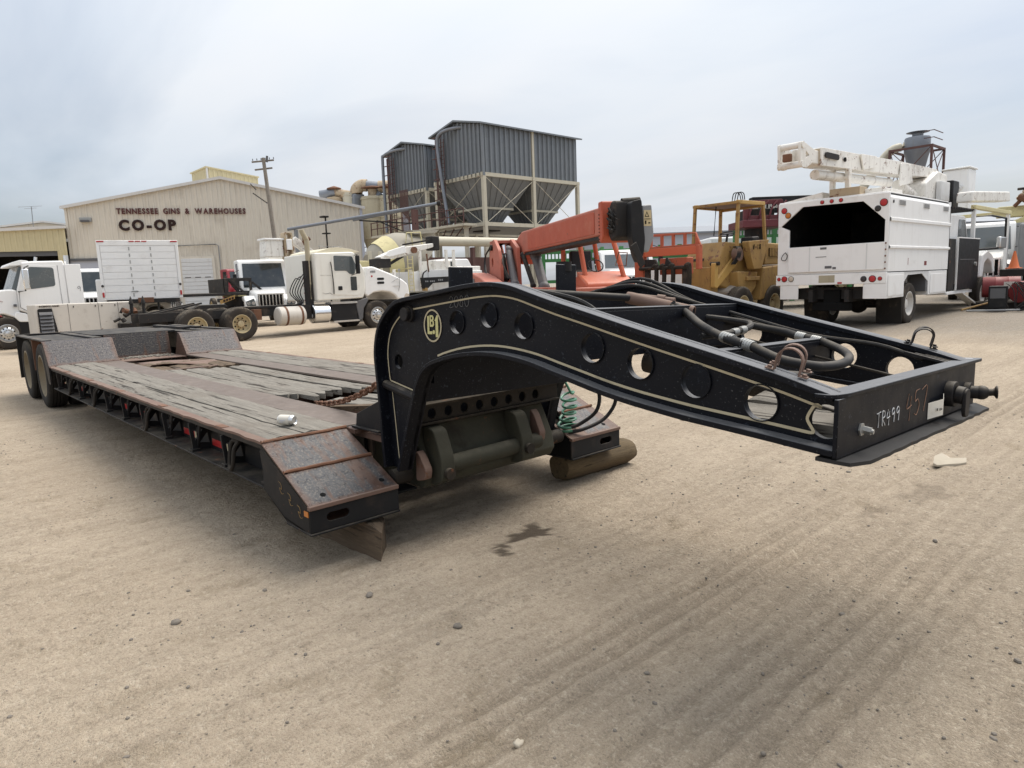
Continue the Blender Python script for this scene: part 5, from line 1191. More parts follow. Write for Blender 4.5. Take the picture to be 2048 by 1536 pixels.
def make_flatbed():
    t = thing('flatbed_truck', 'black flatbed truck with headache rack between the box truck and the service truck', 'truck', (-27.6, 0, .08), R_(90)); N = -.9
    MB().bx(6.0, 9.0, -1, 1, 1.40, 1.52).o('bed', 'chassis', t, .02)
    MB().bx(8.0, 8.1, -1, 1, 1.5, 2.12).plate([(8.0,1.5),(9.2,1.5),(9.2,2.14),(8.0,2.14)], [[(8.16,1.56),(8.52,1.56),(8.20,2.02)], [(8.62,1.58),(9.1,1.58),(9.1,2.0),(8.66,2.0)]], 'xz', N-.05, N+.05).o('headache_rack', 'chassis', t, .01)
    MB().bar((8.25, N-.06, 2.05), (9.0, N-.06, 1.35), .06, .08).bar((9.2, N-.06, 1.95), (9.75, N-.06, 1.45), .06, .08).o('brace', 'chassis', t)
    MB().bx(8.6, 10.0, -.9, .9, .9, 1.35).o('tool_box', 'chassis', t, .02); MB().bx(8.55, 10.05, -.95, .95, 1.35, 1.41).o('box_lid', 'yellow_pale', t)
    p = panel([(7.75,1.05),(8.35,1.25),(8.38,1.42),(7.72,1.20)], 'xz', N-.16, .03, 'load_tag', 'yellow', t)
    tm = MB()
    for i in range(4): tm.prism([(7.86+.12*i,1.12+.034*i),(7.95+.12*i,1.146+.034*i),(7.95+.12*i,1.25+.034*i),(7.86+.12*i,1.224+.034*i)], 'xz', N-.164, N-.159)
    tm.o('tag_print', 'sign_brown', p)['kind'] = 'stuff'
    for s in (-1, 1): wheel('dual', t, (7.25, s*.85, .525), s > 0)
    MB().bx(5.5, 10.5, -.4, .4, .7, .95).o('frame_rail', 'chassis', t)
    rebase(t, 8, 0, 0)
make_flatbed()
# bucket boom resting over the service truck's cab
def make_lift():
    t = thing('aerial_lift', 'white bucket and rust-stained knuckle boom standing over the service truck', 'aerial lift', (-26.6, 10.5, .15))
    MB().prism(rpoly([(-.68,2.95),(-.62,3.70),(.16,3.70),(.16,2.95)], .05), 'yz', -.5, .2).o('bucket', 'boom_white', t, .03)
    MB().bx(-.55, .25, -.70, .20, 3.68, 3.76).o('bucket_rim', 'truck_white', t, .02)
    k = MB().plate(rpoly([(.20,2.85),(.20,4.02),(.58,4.02),(.58,2.85)], .06), [circ(.39, 3.86, .13, 14), rrect(.28, .50, 2.92, 3.25, .03)], 'yz', -.1, .3).o('knuckle', 'rust_flake', t, .02)
    MB().bx(.3, .36, .26, .52, 3.25, 3.72).o('boom_tip', 'truck_white', k, .02); MB().cyl((.1,.10,3.32),(.1,.68,3.32),.10).o('knuckle_pin', 'rust', k)
    MB().bar((-.3, .85, 3.75), (-.2, 1.75, 3.05), .28, .34).o('lower_boom', 'boom_white', t, .02); MB().bar((-.3, .5, 3.1), (-.3, 2.0, 2.95), .3, .2).o('boom_base', 'boom_white', t, .02)
    MB().cyl((0,1.2,3.6),(.1,1.5,3.8),.09).cyl((0,1.3,3.5),(.1,1.2,3.85),.07).o('valve_block', 'rust', t)
    MB().bx(-2.6, -1.6, .2, 1.2, .7, 3.2).o('turret_body', 'truck_cream', t, .05)
make_lift()

# --- trucks behind the tractor's hood: mixer, digger boom, service body
def make_mixer():
    t = thing('mixer_truck', 'cream and grey concrete mixer drum with charge hopper behind the white boom truck', 'truck', (-23.6, 0, .2), R_(90))
    MB().lathe([(.001,0),(.5,.02),(.85,.45),(1.05,1.2),(1.05,1.7),(.8,2.6),(.5,3.2),(.44,3.3),(.40,3.28),(.3,3.0)], (13.3, 0, 2.35), (1, 0, .28), 26).o('drum', 'cone_concrete', t)
    MB().lathe([(.88,.46),(.89,.46),(1.06,1.15),(1.05,1.15)], (13.3, 0, 2.35), (1, 0, .28), 26, True).o('drum_band', 'yellow_pale', t)
    MB().prism([(15.3,3.72),(16.55,3.82),(16.70,3.95),(15.2,3.90)], 'xz', -.7, .7).o('hopper', 'cone_concrete', t); MB().prism([(15.8,3.35),(16.5,3.45),(16.7,3.9),(15.5,3.8)], 'xz', -.35, .35).o('charge_chute', 'cone_concrete', t)
    MB().tube([(14.6,-.9,2.6),(14.75,-.9,3.75),(15.5,-.9,3.8),(15.6,-.9,3.0)], .03, 6).tube([(15.0,-.9,3.75),(15.05,-.9,3.2)], .03, 6).o('platform_rail', 'yellow_pale', t)
    MB().bx(12.0, 18.0, -.45, .45, .8, 1.1).o('frame_rail', 'chassis', t); MB().bx(12.6, 17.0, -1.1, 1.1, 1.1, 1.5).o('fender_deck', 'truck_cream', t)
    for x in (13.2, 14.6, 17): 
        for s in (-1, 1): wheel('dual', t, (x, s*1.05, .525), s > 0)
    rebase(t, 15, 0, 0)
make_mixer()
def make_digger():
    t = thing('boom_truck', 'white boom truck with sloping telescopic boom and black outrigger arm behind the gooseneck crest', 'truck', (-21.3, 0, .16), R_(90)); N = -.8
    b = MB().prism([(12.0,2.62),(12.45,2.80),(13.2,3.03),(14.66,3.20),(14.80,3.06),(13.9,2.85),(13.1,2.64),(12.5,2.52),(12.1,2.52)], 'xz', N+.1, N+.55).o('boom', 'boom_white', t, .03)
    MB().prism(rpoly([(12.2,2.68),(12.4,2.86),(13.18,3.08),(13.22,2.78),(12.4,2.62)], .05), 'xz', N+.02, N+.12).o('boom_cover', 'truck_white', b, .02)
    MB().bar((13.2,N+.2,3.12),(14.75,N+.2,3.36), .1, .07).o('boom_pipe', 'chassis', b); MB().cyl((13.62,N-.02,2.90),(13.62,N+.12,2.90), .13, n=18).o('winch_drum', 'rust', b)
    MB().bar((12.4,N+.2,2.30),(13.15,N+.2,2.66), .10, .10).o('lift_cylinder', 'chassis', b); MB().bx(11.8,12.5,N+.1,N+.6,2.2,2.55).o('auger_head', 'chassis', b)
    MB().bx(14.6,15.0,N+.1,N+.6,2.9,3.5).o('boom_head', 'chassis', b, .05)
    s = MB().bx(13.3, 17.2, -.8, .9, 1.2, 2.02).o('service_body', 'truck_white', t, .02)
    MB().bx(14.22, 15.40, N-.03, N, 1.72, 2.08).o('locker_door', 'door_white', s, .01); MB().bx(14.45, 15.4, N-.03, N, 1.25, 1.66).o('locker_door', 'door_white', s, .01)
    MB().bx(15.4, 17.2, -.7, .8, 2.0, 2.22).bx(14.8, 15.6, -.6, .6, 2.0, 2.48).o('body_top', 'boom_white', s, .03)
    for x, z0, z1 in ((13.86,1.2,2.86),(15.22,2.2,2.92),(15.62,2.2,2.92),(13.34,1.2,2.1),(12.55,1.2,2.12)): MB().bx(x-.05, x+.05, N-.06, N+.04, z0, z1).o('post', 'boom_white', t)
    MB().tube([(12.5,N,2.1),(13.4,N,2.16)], .03, 6).o('hand_rail', 'yellow_pale', t); MB().tube([(14.2,N-.02,2.75),(14.25,N-.02,2.0)], .035, 6).o('control_post', 'rust', t)
    lad = MB()
    for x in (13.18, 13.42): lad.bar((x,N-.1,1.2),(x,N-.1,2.65), .03, .03)
    for i in range(9): lad.bar((13.18,N-.1,1.3+.15*i),(13.42,N-.1,1.3+.15*i), .02, .02)
    lad.o('ladder', 'yellow_pale', t)
    MB().tube([(14.1,N-.1,2.05),(13.9,N-.15,1.95),(13.85,N-.15,1.75),(14.05,N-.1,1.6)], .03, 7, 4).o('hydraulic_hose', 'hose_rubber', t)
    a = MB().prism([(13.62,1.76),(15.6,1.80),(15.6,1.58),(14.15,1.52),(13.9,1.32),(13.70,1.30)], 'xz', N-.45, N-.25).o('outrigger_arm', 'black_plastic', t, .02)
    am = MB()
    for i in range(8): am.bx(13.75+.09*i+(.06 if i > 1 else 0)+(.15 if i > 4 else 0), 13.81+.09*i+(.06 if i > 1 else 0)+(.15 if i > 4 else 0), N-.456, N-.45, 1.57+(.04 if i > 4 else 0), 1.63+(.05 if i > 4 else 0))
    am.o('arm_print', 'grey_steel', a)['kind'] = 'stuff'; MB().bx(13.72,13.85,N-.46,N-.24,1.22,1.34).o('pad_pin', 'yellow', a)
    MB().bx(11.5, 18.5, -.42, .42, .8, 1.1).o('frame_rail', 'chassis', t)
    for x in (14.0, 15.4):
        for q in (-1, 1): wheel('dual', t, (x, q*1.0, .525), q > 0)
    MB().prism(rpoly([(15.9,2.1),(16.0,2.42),(16.3,2.62),(17.8,2.62),(18.0,2.3),(18.0,2.1)], .08), 'xz', .9, 2.6).o('cab', 'truck_white', t, .05)
    panel([(16.05,2.22),(16.2,2.5),(17.0,2.5),(17.0,2.22)], 'xz', .885, .015, 'cab_window', 'glass_dark', t, .04)
    rebase(t, 15, 0, 0)
make_digger()
ts = thing('platform_posts', 'two pale wooden stakes with yellow rails standing behind the tractor hood', 'posts', (-22.4, 12.7, .12), R_(90))
for x in (-.08, .42): MB().bar((x, 0, 0), (x+.02, 0, 3.0), .12, .12).o('stake', 'column_cream', ts)
MB().bx(-.9, .6, -.05, .4, 2.3, 2.6).o('rail_box', 'yellow_pale', ts, .03)

# --- orange telehandler, boom towards the camera
def make_telehandler():
    t = thing('telehandler', 'faded orange telehandler with its long boom reaching toward the gooseneck', 'telehandler', (-9.58, 9.49, gz(-9.58, 9.49)), R_(-29.97))
    bm_ = MB().prism(rpoly([(-1.2,2.10),(-.9,2.60),(-.35,2.74),(-.15,2.74),(5.72,2.68),(5.72,2.19),(-.1,2.20),(-.5,1.9)], [.05,.05,.05,.05,.04,.04,.05,.05]), 'xz', 0, .44).o('boom', 'orange_pink', t, .03)
    MB().prism(rpoly([(.35,2.25),(.35,2.68),(5.35,2.635),(5.35,2.24)], .05), 'xz', -.012, -.001).o('boom_side_panel', 'orange', bm_, .004)
    MB().prism(rpoly([(5.68,2.10),(5.68,2.76),(5.86,2.76),(5.90,2.15),(5.80,2.04)], .04), 'xz', -.05, .50).o('boom_collar', 'orange', bm_, .02)
    for i in range(8): MB().cyl((5.74, -.052, 2.12+.06*i), (5.74, -.062, 2.12+.06*i), .012, n=8).o('collar_bolt', 'chassis', bm_)
    MB().bx(-.3, 5.7, .02, .42, 2.13, 2.188).o('boom_belly', 'chassis', bm_)
    MB().prism(rpoly([(5.86,2.20),(5.86,2.60),(6.05,2.74),(6.20,2.72),(6.20,2.12),(6.0,2.06)], .05), 'xz', .06, .40).o('boom_nose', 'chassis', bm_, .03)
    r = random.Random(8)
    for i in range(10): MB().tube([(5.95+r.uniform(0, .25), .04, 2.2+.04*i), (6.05+r.uniform(0, .2), -.02, 2.25+.04*i), (6.2, r.uniform(.0, .1), 2.2+.03*i)], .016, 6, 3).o('hose', 'hose_rubber', bm_)
    # attachment head
    hd = MB().prism(rpoly([(.26,2.10),(.26,2.68),(.44,2.72),(.50,2.05),(.47,1.82),(.40,1.66),(.33,1.82)], .05), 'yz', 6.22, 6.45).o('attachment_head', 'black_plastic', t, .02)
    MB().cyl((6.12,.22,2.70),(6.12,.54,2.72), .07).o('head_pin', 'greasy', hd)
    hp = MB().prism(rpoly([(.47,1.88),(.47,2.62),(.64,2.64),(.67,2.25),(.68,2.10),(.58,1.84)], .04), 'yz', 6.18, 6.40).o('head_plate', 'grey_steel', hd, .02)
    st = MB().bx(6.40, 6.405, .495, .63, 2.28, 2.54).o('warning_sticker', 'sticker_yellow', hp)
    MB().plate([(.51,2.43),(.59,2.43),(.55,2.52)], [[(.525,2.44),(.575,2.44),(.55,2.50)]], 'yz', 6.405, 6.408).bx(6.405, 6.408, .515, .54, 2.31, 2.37).bx(6.405, 6.408, .575, .61, 2.32, 2.34).bx(6.405, 6.408, .505, .62, 2.39, 2.40).o('sticker_symbols', 'hole_dark', st)
    MB().prism([(.22,1.95),(.32,2.02),(.48,1.66),(.40,1.58)], 'yz', 6.44, 6.50).o('tilt_link', 'chassis', hd, .01)
    # boom tower, rear frame, cylinders
    tw = MB().plate(rpoly([(-1.75,1.3),(-1.65,2.2),(-1.45,2.56),(-.95,2.60),(-.40,2.3),(-.2,1.8),(-.2,1.3)], .06), [circ(-1.25, 2.0, .13, 14)], 'xz', -.62, -.54).o('tower_plate', 'orange_pink', t, .01)
    MB().prism(rpoly([(-1.70,1.3),(-1.60,2.3),(-1.40,2.56),(-.95,2.60),(-.30,2.35),(-.2,1.3)], .05), 'xz', -.16, -.06).o('tower_plate', 'orange_pink', t, .01)
    MB().bx(-1.55, -1.0, -.62, .44, 2.50, 2.58).o('tower_cap', 'orange_pink', t, .01)
    MB().cyl((-1.2,-.68,2.40),(-1.2,.5,2.40), .08).o('pivot_pin', 'greasy', t)
    MB().prism(rpoly([(-2.1,1.0),(-2.1,1.66),(-1.9,1.76),(-.6,1.62),(.8,1.38),(2.6,1.32),(2.6,.9)], .06), 'xz', -1.12, -.66).o('engine_hood', 'orange_pink', t, .03)
    panel([(-1.75,1.32),(-1.75,1.60),(-1.35,1.58),(-1.35,1.32)], 'xz', -1.135, .015, 'hood_vent', 'gray_plastic', t, .03); MB().bx(-2.25, -1.95, -1.0, -.7, 1.2, 1.6).o('counterweight_box', 'chassis', t)
    MB().bx(-2.0, 3.9, -.5, .9, .75, 1.28).o('frame', 'orange_pink', t, .03); MB().bx(.2, 3.8, -.6, .2, 1.26, 1.30).o('frame_deck', 'orange_pink', t)
    for p, q, rr, m_ in (((-1.35,-.35,2.42),(-.5,-.42,1.55),.075,'chassis'),((-.75,-.28,2.30),(.0,-.30,1.40),.10,'gray_plastic'),((.1,.25,2.1),(.65,.3,1.3),.12,'gray_plastic'),((-.25,.0,2.15),(.35,.1,1.35),.06,'chassis')):
        MB().cyl(p, q, rr, n=14).sph(p, rr*1.25, 10, 6).sph(q, rr*1.25, 10, 6).o('lift_cylinder', m_, t)
    MB().cyl((-.62,-.42,2.42),(-.56,-.42,2.20),.055).o('filter', 'chrome', t)
    for i in range(3): MB().tube([(-1.45+.05*i,-.64,2.42),(-1.85,-.70,2.2),(-1.95+.08*i,-.72,1.9),(-1.7+.08*i,-.74,1.68)], .022, 6, 4).o('hose', 'hose_rubber', t)
    for i in range(4): MB().tube([(-.9+.15*i,-.5,2.2),(-.75+.2*i,-.55,1.9),(-.5+.2*i,-.45,1.55)], .02, 6, 4).o('hose', 'hose_rubber', t)
    # open cab on the far side
    cb = MB().prism(rpoly([(1.6,1.1),(1.6,1.55),(2.3,1.62),(2.9,1.60),(3.6,1.36),(3.6,1.0)], .08), 'xz', .42, 1.50).o('cab_base', 'orange_bright', t, .04)
    for p, q in (((3.1,.58,1.4),(2.7,.50,2.75)),((3.3,1.42,1.3),(2.8,1.18,2.75)),((1.7,.50,1.2),(1.7,.50,2.75)),((1.7,1.45,1.2),(1.7,1.2,2.75))): MB().cyl(p, q, .055, n=10).o('cab_post', 'orange_bright', t)
    MB().bx(1.6, 2.85, .40, 1.28, 2.72, 2.80).o('cab_roof', 'orange_pink', t, .02)
    MB().lathe([(.17,-.012),(.185,0),(.17,.012),(.155,0)], (2.75,.92,1.74), (.75,-.1,.6), 24, True).cyl((2.75,.92,1.74),(2.95,.90,1.5),.02).o('steering_wheel', 'black_plastic', t)
    MB().prism(rpoly([(1.75,1.5),(1.75,2.1),(1.9,2.12),(2.0,1.65),(2.4,1.62),(2.4,1.5)], .04), 'xz', .62, 1.12).o('seat', 'black_plastic', t, .03)
    MB().tube([(3.25,1.28,2.0),(3.3,1.18,1.72),(3.3,1.42,1.70),(3.3,1.45,1.98),(3.25,1.28,2.0)], .014, 6).o('mirror_frame', 'rust', t)
    MB().bx(3.0, 3.02, .30, .40, 1.50, 1.62).o('white_sticker', 'paper', cb)
    for x in (-1.1, 2.7):
        for s in (-1.0, 1.25): wheel('dual', t, (x, s, .55), s > 0)
make_telehandler()

# --- orange fork carriage standing before the loader
def make_carriage():
    t = thing('fork_carriage', 'orange worn fork carriage with slotted backrest in front of the yellow loader', 'fork carriage', (-6.65, 11.58, gz(0, 11.6)))
    f = lambda pts, holes, a, b, n, m: MB().plate(pts, holes, 'xz', a, b).o(n, m, t, .008)
    z = gz(0, 11.6); X = -6.65
    outer = [(-.88,2.10-z+.0),(-.60,2.46-z+.15),(.74,2.42-z+.15),(.90,2.10-z+.10)]
    H = []
    for i in range(4):
        a = -.50+.33*i; b = a+.24; H.append([(a,2.34-z),(b,2.34-z),(b,2.49-z-.0),(a,2.50-z)])
    f([(-.90,2.27-z),(-.64,2.62-z),(.76,2.57-z),(.90,2.26-z)], [[(-.80,2.30-z),(-.58,2.55-z),(-.56,2.55-z),(-.56,2.30-z)]]+[[(-.50+.33*i,2.30-z),(-.24+.33*i,2.30-z),(-.24+.33*i,2.54-z),(-.50+.33*i,2.55-z)] for i in range(4)], -.03, .03, 'backrest', 'orange_worn')
    MB().bx(-.74, .86, -.05, .05, 2.06-z, 2.26-z).o('cross_plate', 'orange_bright', t, .01)
    MB().bx(-1.0, -.72, -.08, .08, 1.50-z, 2.30-z).o('side_plate', 'orange_worn', t, .015); MB().bx(.80, .89, -.08, .08, 1.7-z, 2.27-z).o('side_plate', 'orange_worn', t, .015)
    MB().cyl((-.8,-.12,1.77-z),(.62,-.12,1.76-z), .045).o('fork_shaft', 'greasy', t)
    for x in (-.35, -.12, .14, .60): MB().tube([(x-.06,-.12,1.77-z),(x,-.12,1.82-z),(x+.06,-.12,1.76-z),(x+.06,-.14,1.2-z)], .055, 8, 3).o('fork_hanger', 'greasy', t)
    MB().prism([(-.72,1.80-z),(-.72,2.0-z),(-.40,1.99-z),(-.30,1.80-z)], 'xz', -.03, .03).prism([(-.10,1.80-z),(-.05,2.02-z),(.12,1.85-z)], 'xz', -.06, .0).o('black_plate', 'chassis', t)
    MB().bx(-.3, .5, .02, .3, 1.6-z, 2.0-z).o('mount_block', 'orange_worn', t, .02)
    for x in (-.6, .5): MB().bx(x-.06, x+.06, -.10, .0, .0, 1.75-z).bx(x-.06, x+.06, -1.2, -.0, .0, .06).o('fork', 'chassis', t)
make_carriage()

# --- old yellow loader
def make_loader():
    zb = gz(0, 14); t = thing('wheel_loader', 'old yellow loader with open cab frame, beside the white chipper truck', 'loader', (-6.35, 13.2, zb))
    Z = lambda z: z-zb
    XS = .62                                  # side plane (towards the camera's right)
    # cab frame: posts and roof
    for p, q in (((-.66,0,2.3),(-.60,.0,3.32)),((.60,0,2.25),(.60,.05,3.30)),((-.62,1.25,2.3),(-.60,1.25,3.30)),((.62,1.42,2.25),(.60,1.30,3.33)),((-.15,1.3,2.3),(-.10,1.25,3.2))):
        MB().bar((p[0],p[1],Z(p[2])),(q[0],q[1],Z(q[2])), .085, .07).o('cab_post', 'yellow', t, .01)
    MB().bar((-.66,0,Z(3.33)),(.66,.0,Z(3.33)), .07, .07, (0,1,0)).o('roof_beam', 'yellow', t, .01); MB().bar((.60,0,Z(3.34)),(.60,1.34,Z(3.36)), .09, .09).o('roof_beam', 'yellow_bright', t, .01)
    MB().bar((-.60,0,Z(3.33)),(-.60,1.3,Z(3.33)), .10, .10).bar((-.60,1.28,Z(3.30)),(.6,1.28,Z(3.32)), .10, .10, (0,1,0)).o('roof_beam', 'yellow', t, .01)
    MB().bx(-.60, .58, .04, 1.28, Z(3.315), Z(3.33)).o('roof_plate', 'rail_rust', t)
    for i in range(3): MB().tube([(.4+.07*i,.1,Z(3.38)),(.45+.07*i,.1,Z(3.56)),(.58+.06*i,.12,Z(3.54)),(.62+.05*i,.15,Z(3.38))], .012, 6, 4).o('roof_wire', 'hose_rubber', t)
    MB().tube([(-.02,.05,Z(3.28)),(-.08,.05,Z(2.55))], .015, 6).o('wiper_rod', 'chassis', t)
    MB().lathe([(.20,-.015),(.215,0),(.20,.015),(.185,0)], (.02,.55,Z(2.60)), (.1,-.35,1), 24, True).cyl((.02,.55,Z(2.60)),(.05,.40,Z(2.25)),.03).bar((-.17,.55,Z(2.60)),(.21,.55,Z(2.60)),.03,.02).o('steering_wheel', 'black_plastic', t)
    MB().prism(rpoly([(.75,Z(2.1)),(.80,Z(2.5)),(1.15,Z(2.52)),(1.2,Z(2.1))], .05), 'yz', .25, .60).o('seat_back', 'black_plastic', t, .04)
    # bodywork
    MB().prism(rpoly([(-.05,Z(2.38)),(-.30,Z(1.95)),(-.35,Z(1.3)),(.5,Z(1.1)),(1.3,Z(1.1)),(1.3,Z(2.35))], .05), 'yz', -.70, .30).o('front_cowl', 'yellow', t, .03)
    pz = MB().prism([(-.318,Z(1.92)),(-.318+.24,Z(2.32)),(-.312+.24,Z(2.33)),(-.312,Z(1.93))], 'yz', -.60, -.15); pz.o('worn_decal', 'chassis', t)
    side = MB().prism(rpoly([(.50,Z(2.38)),(1.58,Z(2.44)),(1.20,Z(1.68)),(.80,Z(1.66)),(.62,Z(2.0))], .05), 'yz', .45, XS+.03).o('side_panel', 'yellow', t, .02)
    strokes('painted_number', 'V-18', 'hole_dark', side, (XS+.034, .72, Z(2.17)), (0, 1, .03), (0, 0, 1), .085, .010, .25)
    MB().prism(rpoly([(1.45,Z(1.78)),(1.5,Z(2.36)),(2.35,Z(2.34)),(2.35,Z(1.78))], .06), 'yz', -.55, XS-.02).o('engine_cover', 'yellow', t, .03)
    gl = MB().bx(XS-.03, XS+.005, 1.65, 2.25, Z(2.0), Z(2.22)).o('side_grille', 'chassis', t)
    for i in range(7): MB().bx(XS+.005, XS+.02, 1.66+.085*i, 1.70+.085*i, Z(2.0), Z(2.22)).o('grille_bar', 'yellow', gl)
    MB().prism(rpoly([(1.35,Z(1.72)),(2.5,Z(1.78)),(2.45,Z(.95)),(1.2,Z(.85))], .06), 'yz', -.6, XS).o('counterweight', 'yellow', t, .04)
    MB().prism(rpoly([(.15,Z(1.62)),(1.2,Z(1.6)),(1.1,Z(1.2)),(.6,Z(.85)),(.3,Z(.9))], .05), 'yz', .1, XS-.08).o('frame_side', 'yellow', t, .02)
    MB().bx(.30, XS-.02, .55, 1.2, Z(1.38), Z(1.48)).o('step', 'yellow', t, .01)
    # loader arms
    for x in (.30, -.55):
        MB().prism(rpoly([(-.60,Z(1.85)),(-.62,Z(1.25)),(-.50,Z(1.22)),(.42,Z(1.78)),(.55,Z(2.05)),(.40,Z(2.08)),(-.48,Z(1.45)),(-.45,Z(1.85))], .03), 'yz', x-.06, x+.06).o('lift_arm', 'yellow_bright', t, .015)
        MB().cyl((x-.12,-.52,Z(1.83)),(x+.12,-.52,Z(1.83)),.05).o('arm_pin', 'greasy', t)
    MB().prism([(-.36,Z(1.62)),(.32,Z(2.28)),(.42,Z(2.22)),(-.25,Z(1.55))], 'yz', .12, .22).o('rust_shield', 'rail_rust', t)
    for i in range(4): MB().tube([(.34,.30+.05*i,Z(2.25)),(.50,.18+.06*i,Z(2.22)),(.55,.10+.05*i,Z(2.0)),(.45,.0+.06*i,Z(1.8))], .018, 6, 4).o('hose', 'hose_rubber', t)
    MB().cyl((.40,.25,Z(2.05)),(.55,.25,Z(2.05)),.17,n=16).o('lamp_housing', 'rail_rust', t)
    MB().bx(-.4, .2, -.55, -.2, Z(1.1), Z(1.75)).o('mast_frame', 'yellow', t, .02)
    for s in (-.75, .55):
        for y in (.25, 1.9): wheel('dual', t, (s, y, .52), s > 0).rotation_euler = (0, 0, R_(90 if s > 0 else -90))
    cl = MB().sph((0, 0, 0), .30, 14, 8, (1.5, 1.0, .55)); r = random.Random(2); cl.v = [tuple(c*(1+r.uniform(-.12, .12)) for c in p) for p in cl.v]
    o = cl.o('dust_sheet', 'cloth_grey', t); o.location = (.12, .25, Z(1.12))
make_loader()

# --- green stake rack, log loader, grey shed, white trucks behind
def make_rack(name, label, p0, p1, h0, h1, n):
    p0, p1 = Vector(p0), Vector(p1); t = thing(name, label, 'rack', p0); L = (p1-p0).length; a = math.atan2(p1.y-p0.y, p1.x-p0.x); t.rotation_euler = (0, 0, a)
    for z in (h0, h0+.35, h1-.3, h1): MB().bx(0, L, -.05, .05, z-.06, z+.06).o('rail', 'green_steel', t)
    for i in range(n+1): MB().bx(L*i/n-.07, L*i/n+.07, -.08, .08, 0, h1+.15).o('stake', 'green_steel', t)
    for i in range(int(L/.14)): MB().bx(.14*i, .14*i+.05, -.02, .02, h1-.25, h1-.06).o('slat', 'green_steel', t)
    return t
make_rack('stake_rack', 'green steel stake rack seen between telehandler boom and cab', (-15.4, 16.0, .3), (-11.0, 21.1, .3), .9, 2.35, 9)
make_rack('stake_rack', 'green steel stake rack behind the loader cab, under the log loader', (-11.6, 23.4, .3), (-8.4, 27.0, .3), 1.2, 3.1, 6)
def make_logloader():
    t = thing('log_loader', 'dark red log loader with black sign arm behind the yellow loader', 'log loader', (-9.2, 20.6, .3), R_(48))
    MB().bx(-.2, 3.0, -.2, .2, 3.40, 3.95).o('boom', 'black_plastic', t, .02)
    place_text('boom_lettering', 'PRENTICE', .30, .003, 'paper', t, (-.55, -.204, 3.56), (1, 0, 0), (0, 0, 1), .012); place_text('boom_lettering', '210', .30, .003, 'paper', t, (1.20, -.204, 3.56), (1, 0, 0), (0, 0, 1), .012)
    MB().plate(rpoly([(-.75,2.95),(-.75,3.75),(.6,3.78),(.75,2.95)], .08), [rrect(-.55, .45, 3.25, 3.62, .06)], 'xz', -.9, -.8).o('operator_frame', 'maroon', t, .02)
    MB().bx(-.8, .8, -1.0, .6, 2.85, 3.1).o('deck', 'maroon', t, .02); MB().bx(-.5, .4, -.7, .3, 3.1, 3.5).o('seat_box', 'chassis', t, .03)
    for i in range(4): MB().tube([(-.6+.35*i,-.95,3.1),(-.5+.35*i,-.98,3.5),(-.2+.3*i,-.95,3.72)], .03, 6, 3).o('guard_rail', 'maroon', t)
    MB().bx(-.3, .3, -.3, .3, 1.2, 2.85).o('pedestal', 'chassis', t); MB().bx(-3.5, 3.5, -1.1, 1.1, .9, 1.2).o('trailer_bed', 'chassis', t)
    for x in (-2.2, -.9): wheel('dual', t, (x, -1.0, .525)); wheel('dual', t, (x, 1.0, .525), True)
    MB().cyl((.9,-.9,2.9),(1.2,-.95,2.75),.09).o('yellow_fitting', 'yellow', t)
make_logloader()
t = thing('metal_shed', 'long low grey metal roof far behind the yellow loader', 'shed', (-33.6, 47.7, .8), R_(48.5))
MB().prism([(0,0),(12,0),(12,4.6),(6,5.4),(0,4.6)], 'yz', -6, 34).o('wall', 'wall_bluegrey', t)
MB().prism([(-.4,4.55),(6,5.45),(12.4,4.55),(12.4,4.70),(6,5.62),(-.4,4.70)], 'yz', -6.3, 34.3).o('roof', 'duct_grey', t)
conv_truck('white_truck', 'white truck with green-tinted windscreen seen behind the telehandler cab', (-11.5, 16.6, .28), R_(-40), roof=2.35, hood=1.2, wide=2.0, glass='glass_grey')
def make_vanbody(name, label, loc, rz, L, w, h0, h1, mat='truck_white'):
    t = thing(name, label, 'trailer', loc, rz); MB().bx(0, L, -w/2, w/2, h0, h1).o('body', mat, t, .08); MB().bx(.2, L-.2, -.5, .5, h0-.35, h0).o('frame_rail', 'chassis', t)
    for x in (.8, L-1.4): wheel('dual', t, (x, -w/2+.14, .5)); wheel('dual', t, (x, w/2-.14, .5), True)
    return t
make_vanbody('white_trailer', 'long white trailer body behind the cab frame of the yellow loader', (-13.6, 24.2, .45), R_(45), 7.0, 2.2, 1.0, 2.72)
make_vanbody('white_trailer', 'low white flat tank trailer between the telehandler and the fork carriage', (-10.2, 15.3, .25), R_(40), 4.5, 1.8, .8, 1.62)
# crates and pipework below the hopper plant
t = thing('conveyor_pipe', 'long horizontal cream pipe below the hopper bins', 'pipe', (-32, 21.5, .4), R_(88))
MB().cyl((0,0,3.95),(9.5,0,3.95), .30, n=18).o('pipe', 'column_cream', t)
for x in (1, 4.5, 8): MB().bx(x-.1, x+.1, -.15, .15, 0, 3.6).o('support', 'rail_maroon', t)
MB().bx(0.5, 9.2, .8, 3.4, 0, 3.0).o('pump_house', 'rail_maroon', t)

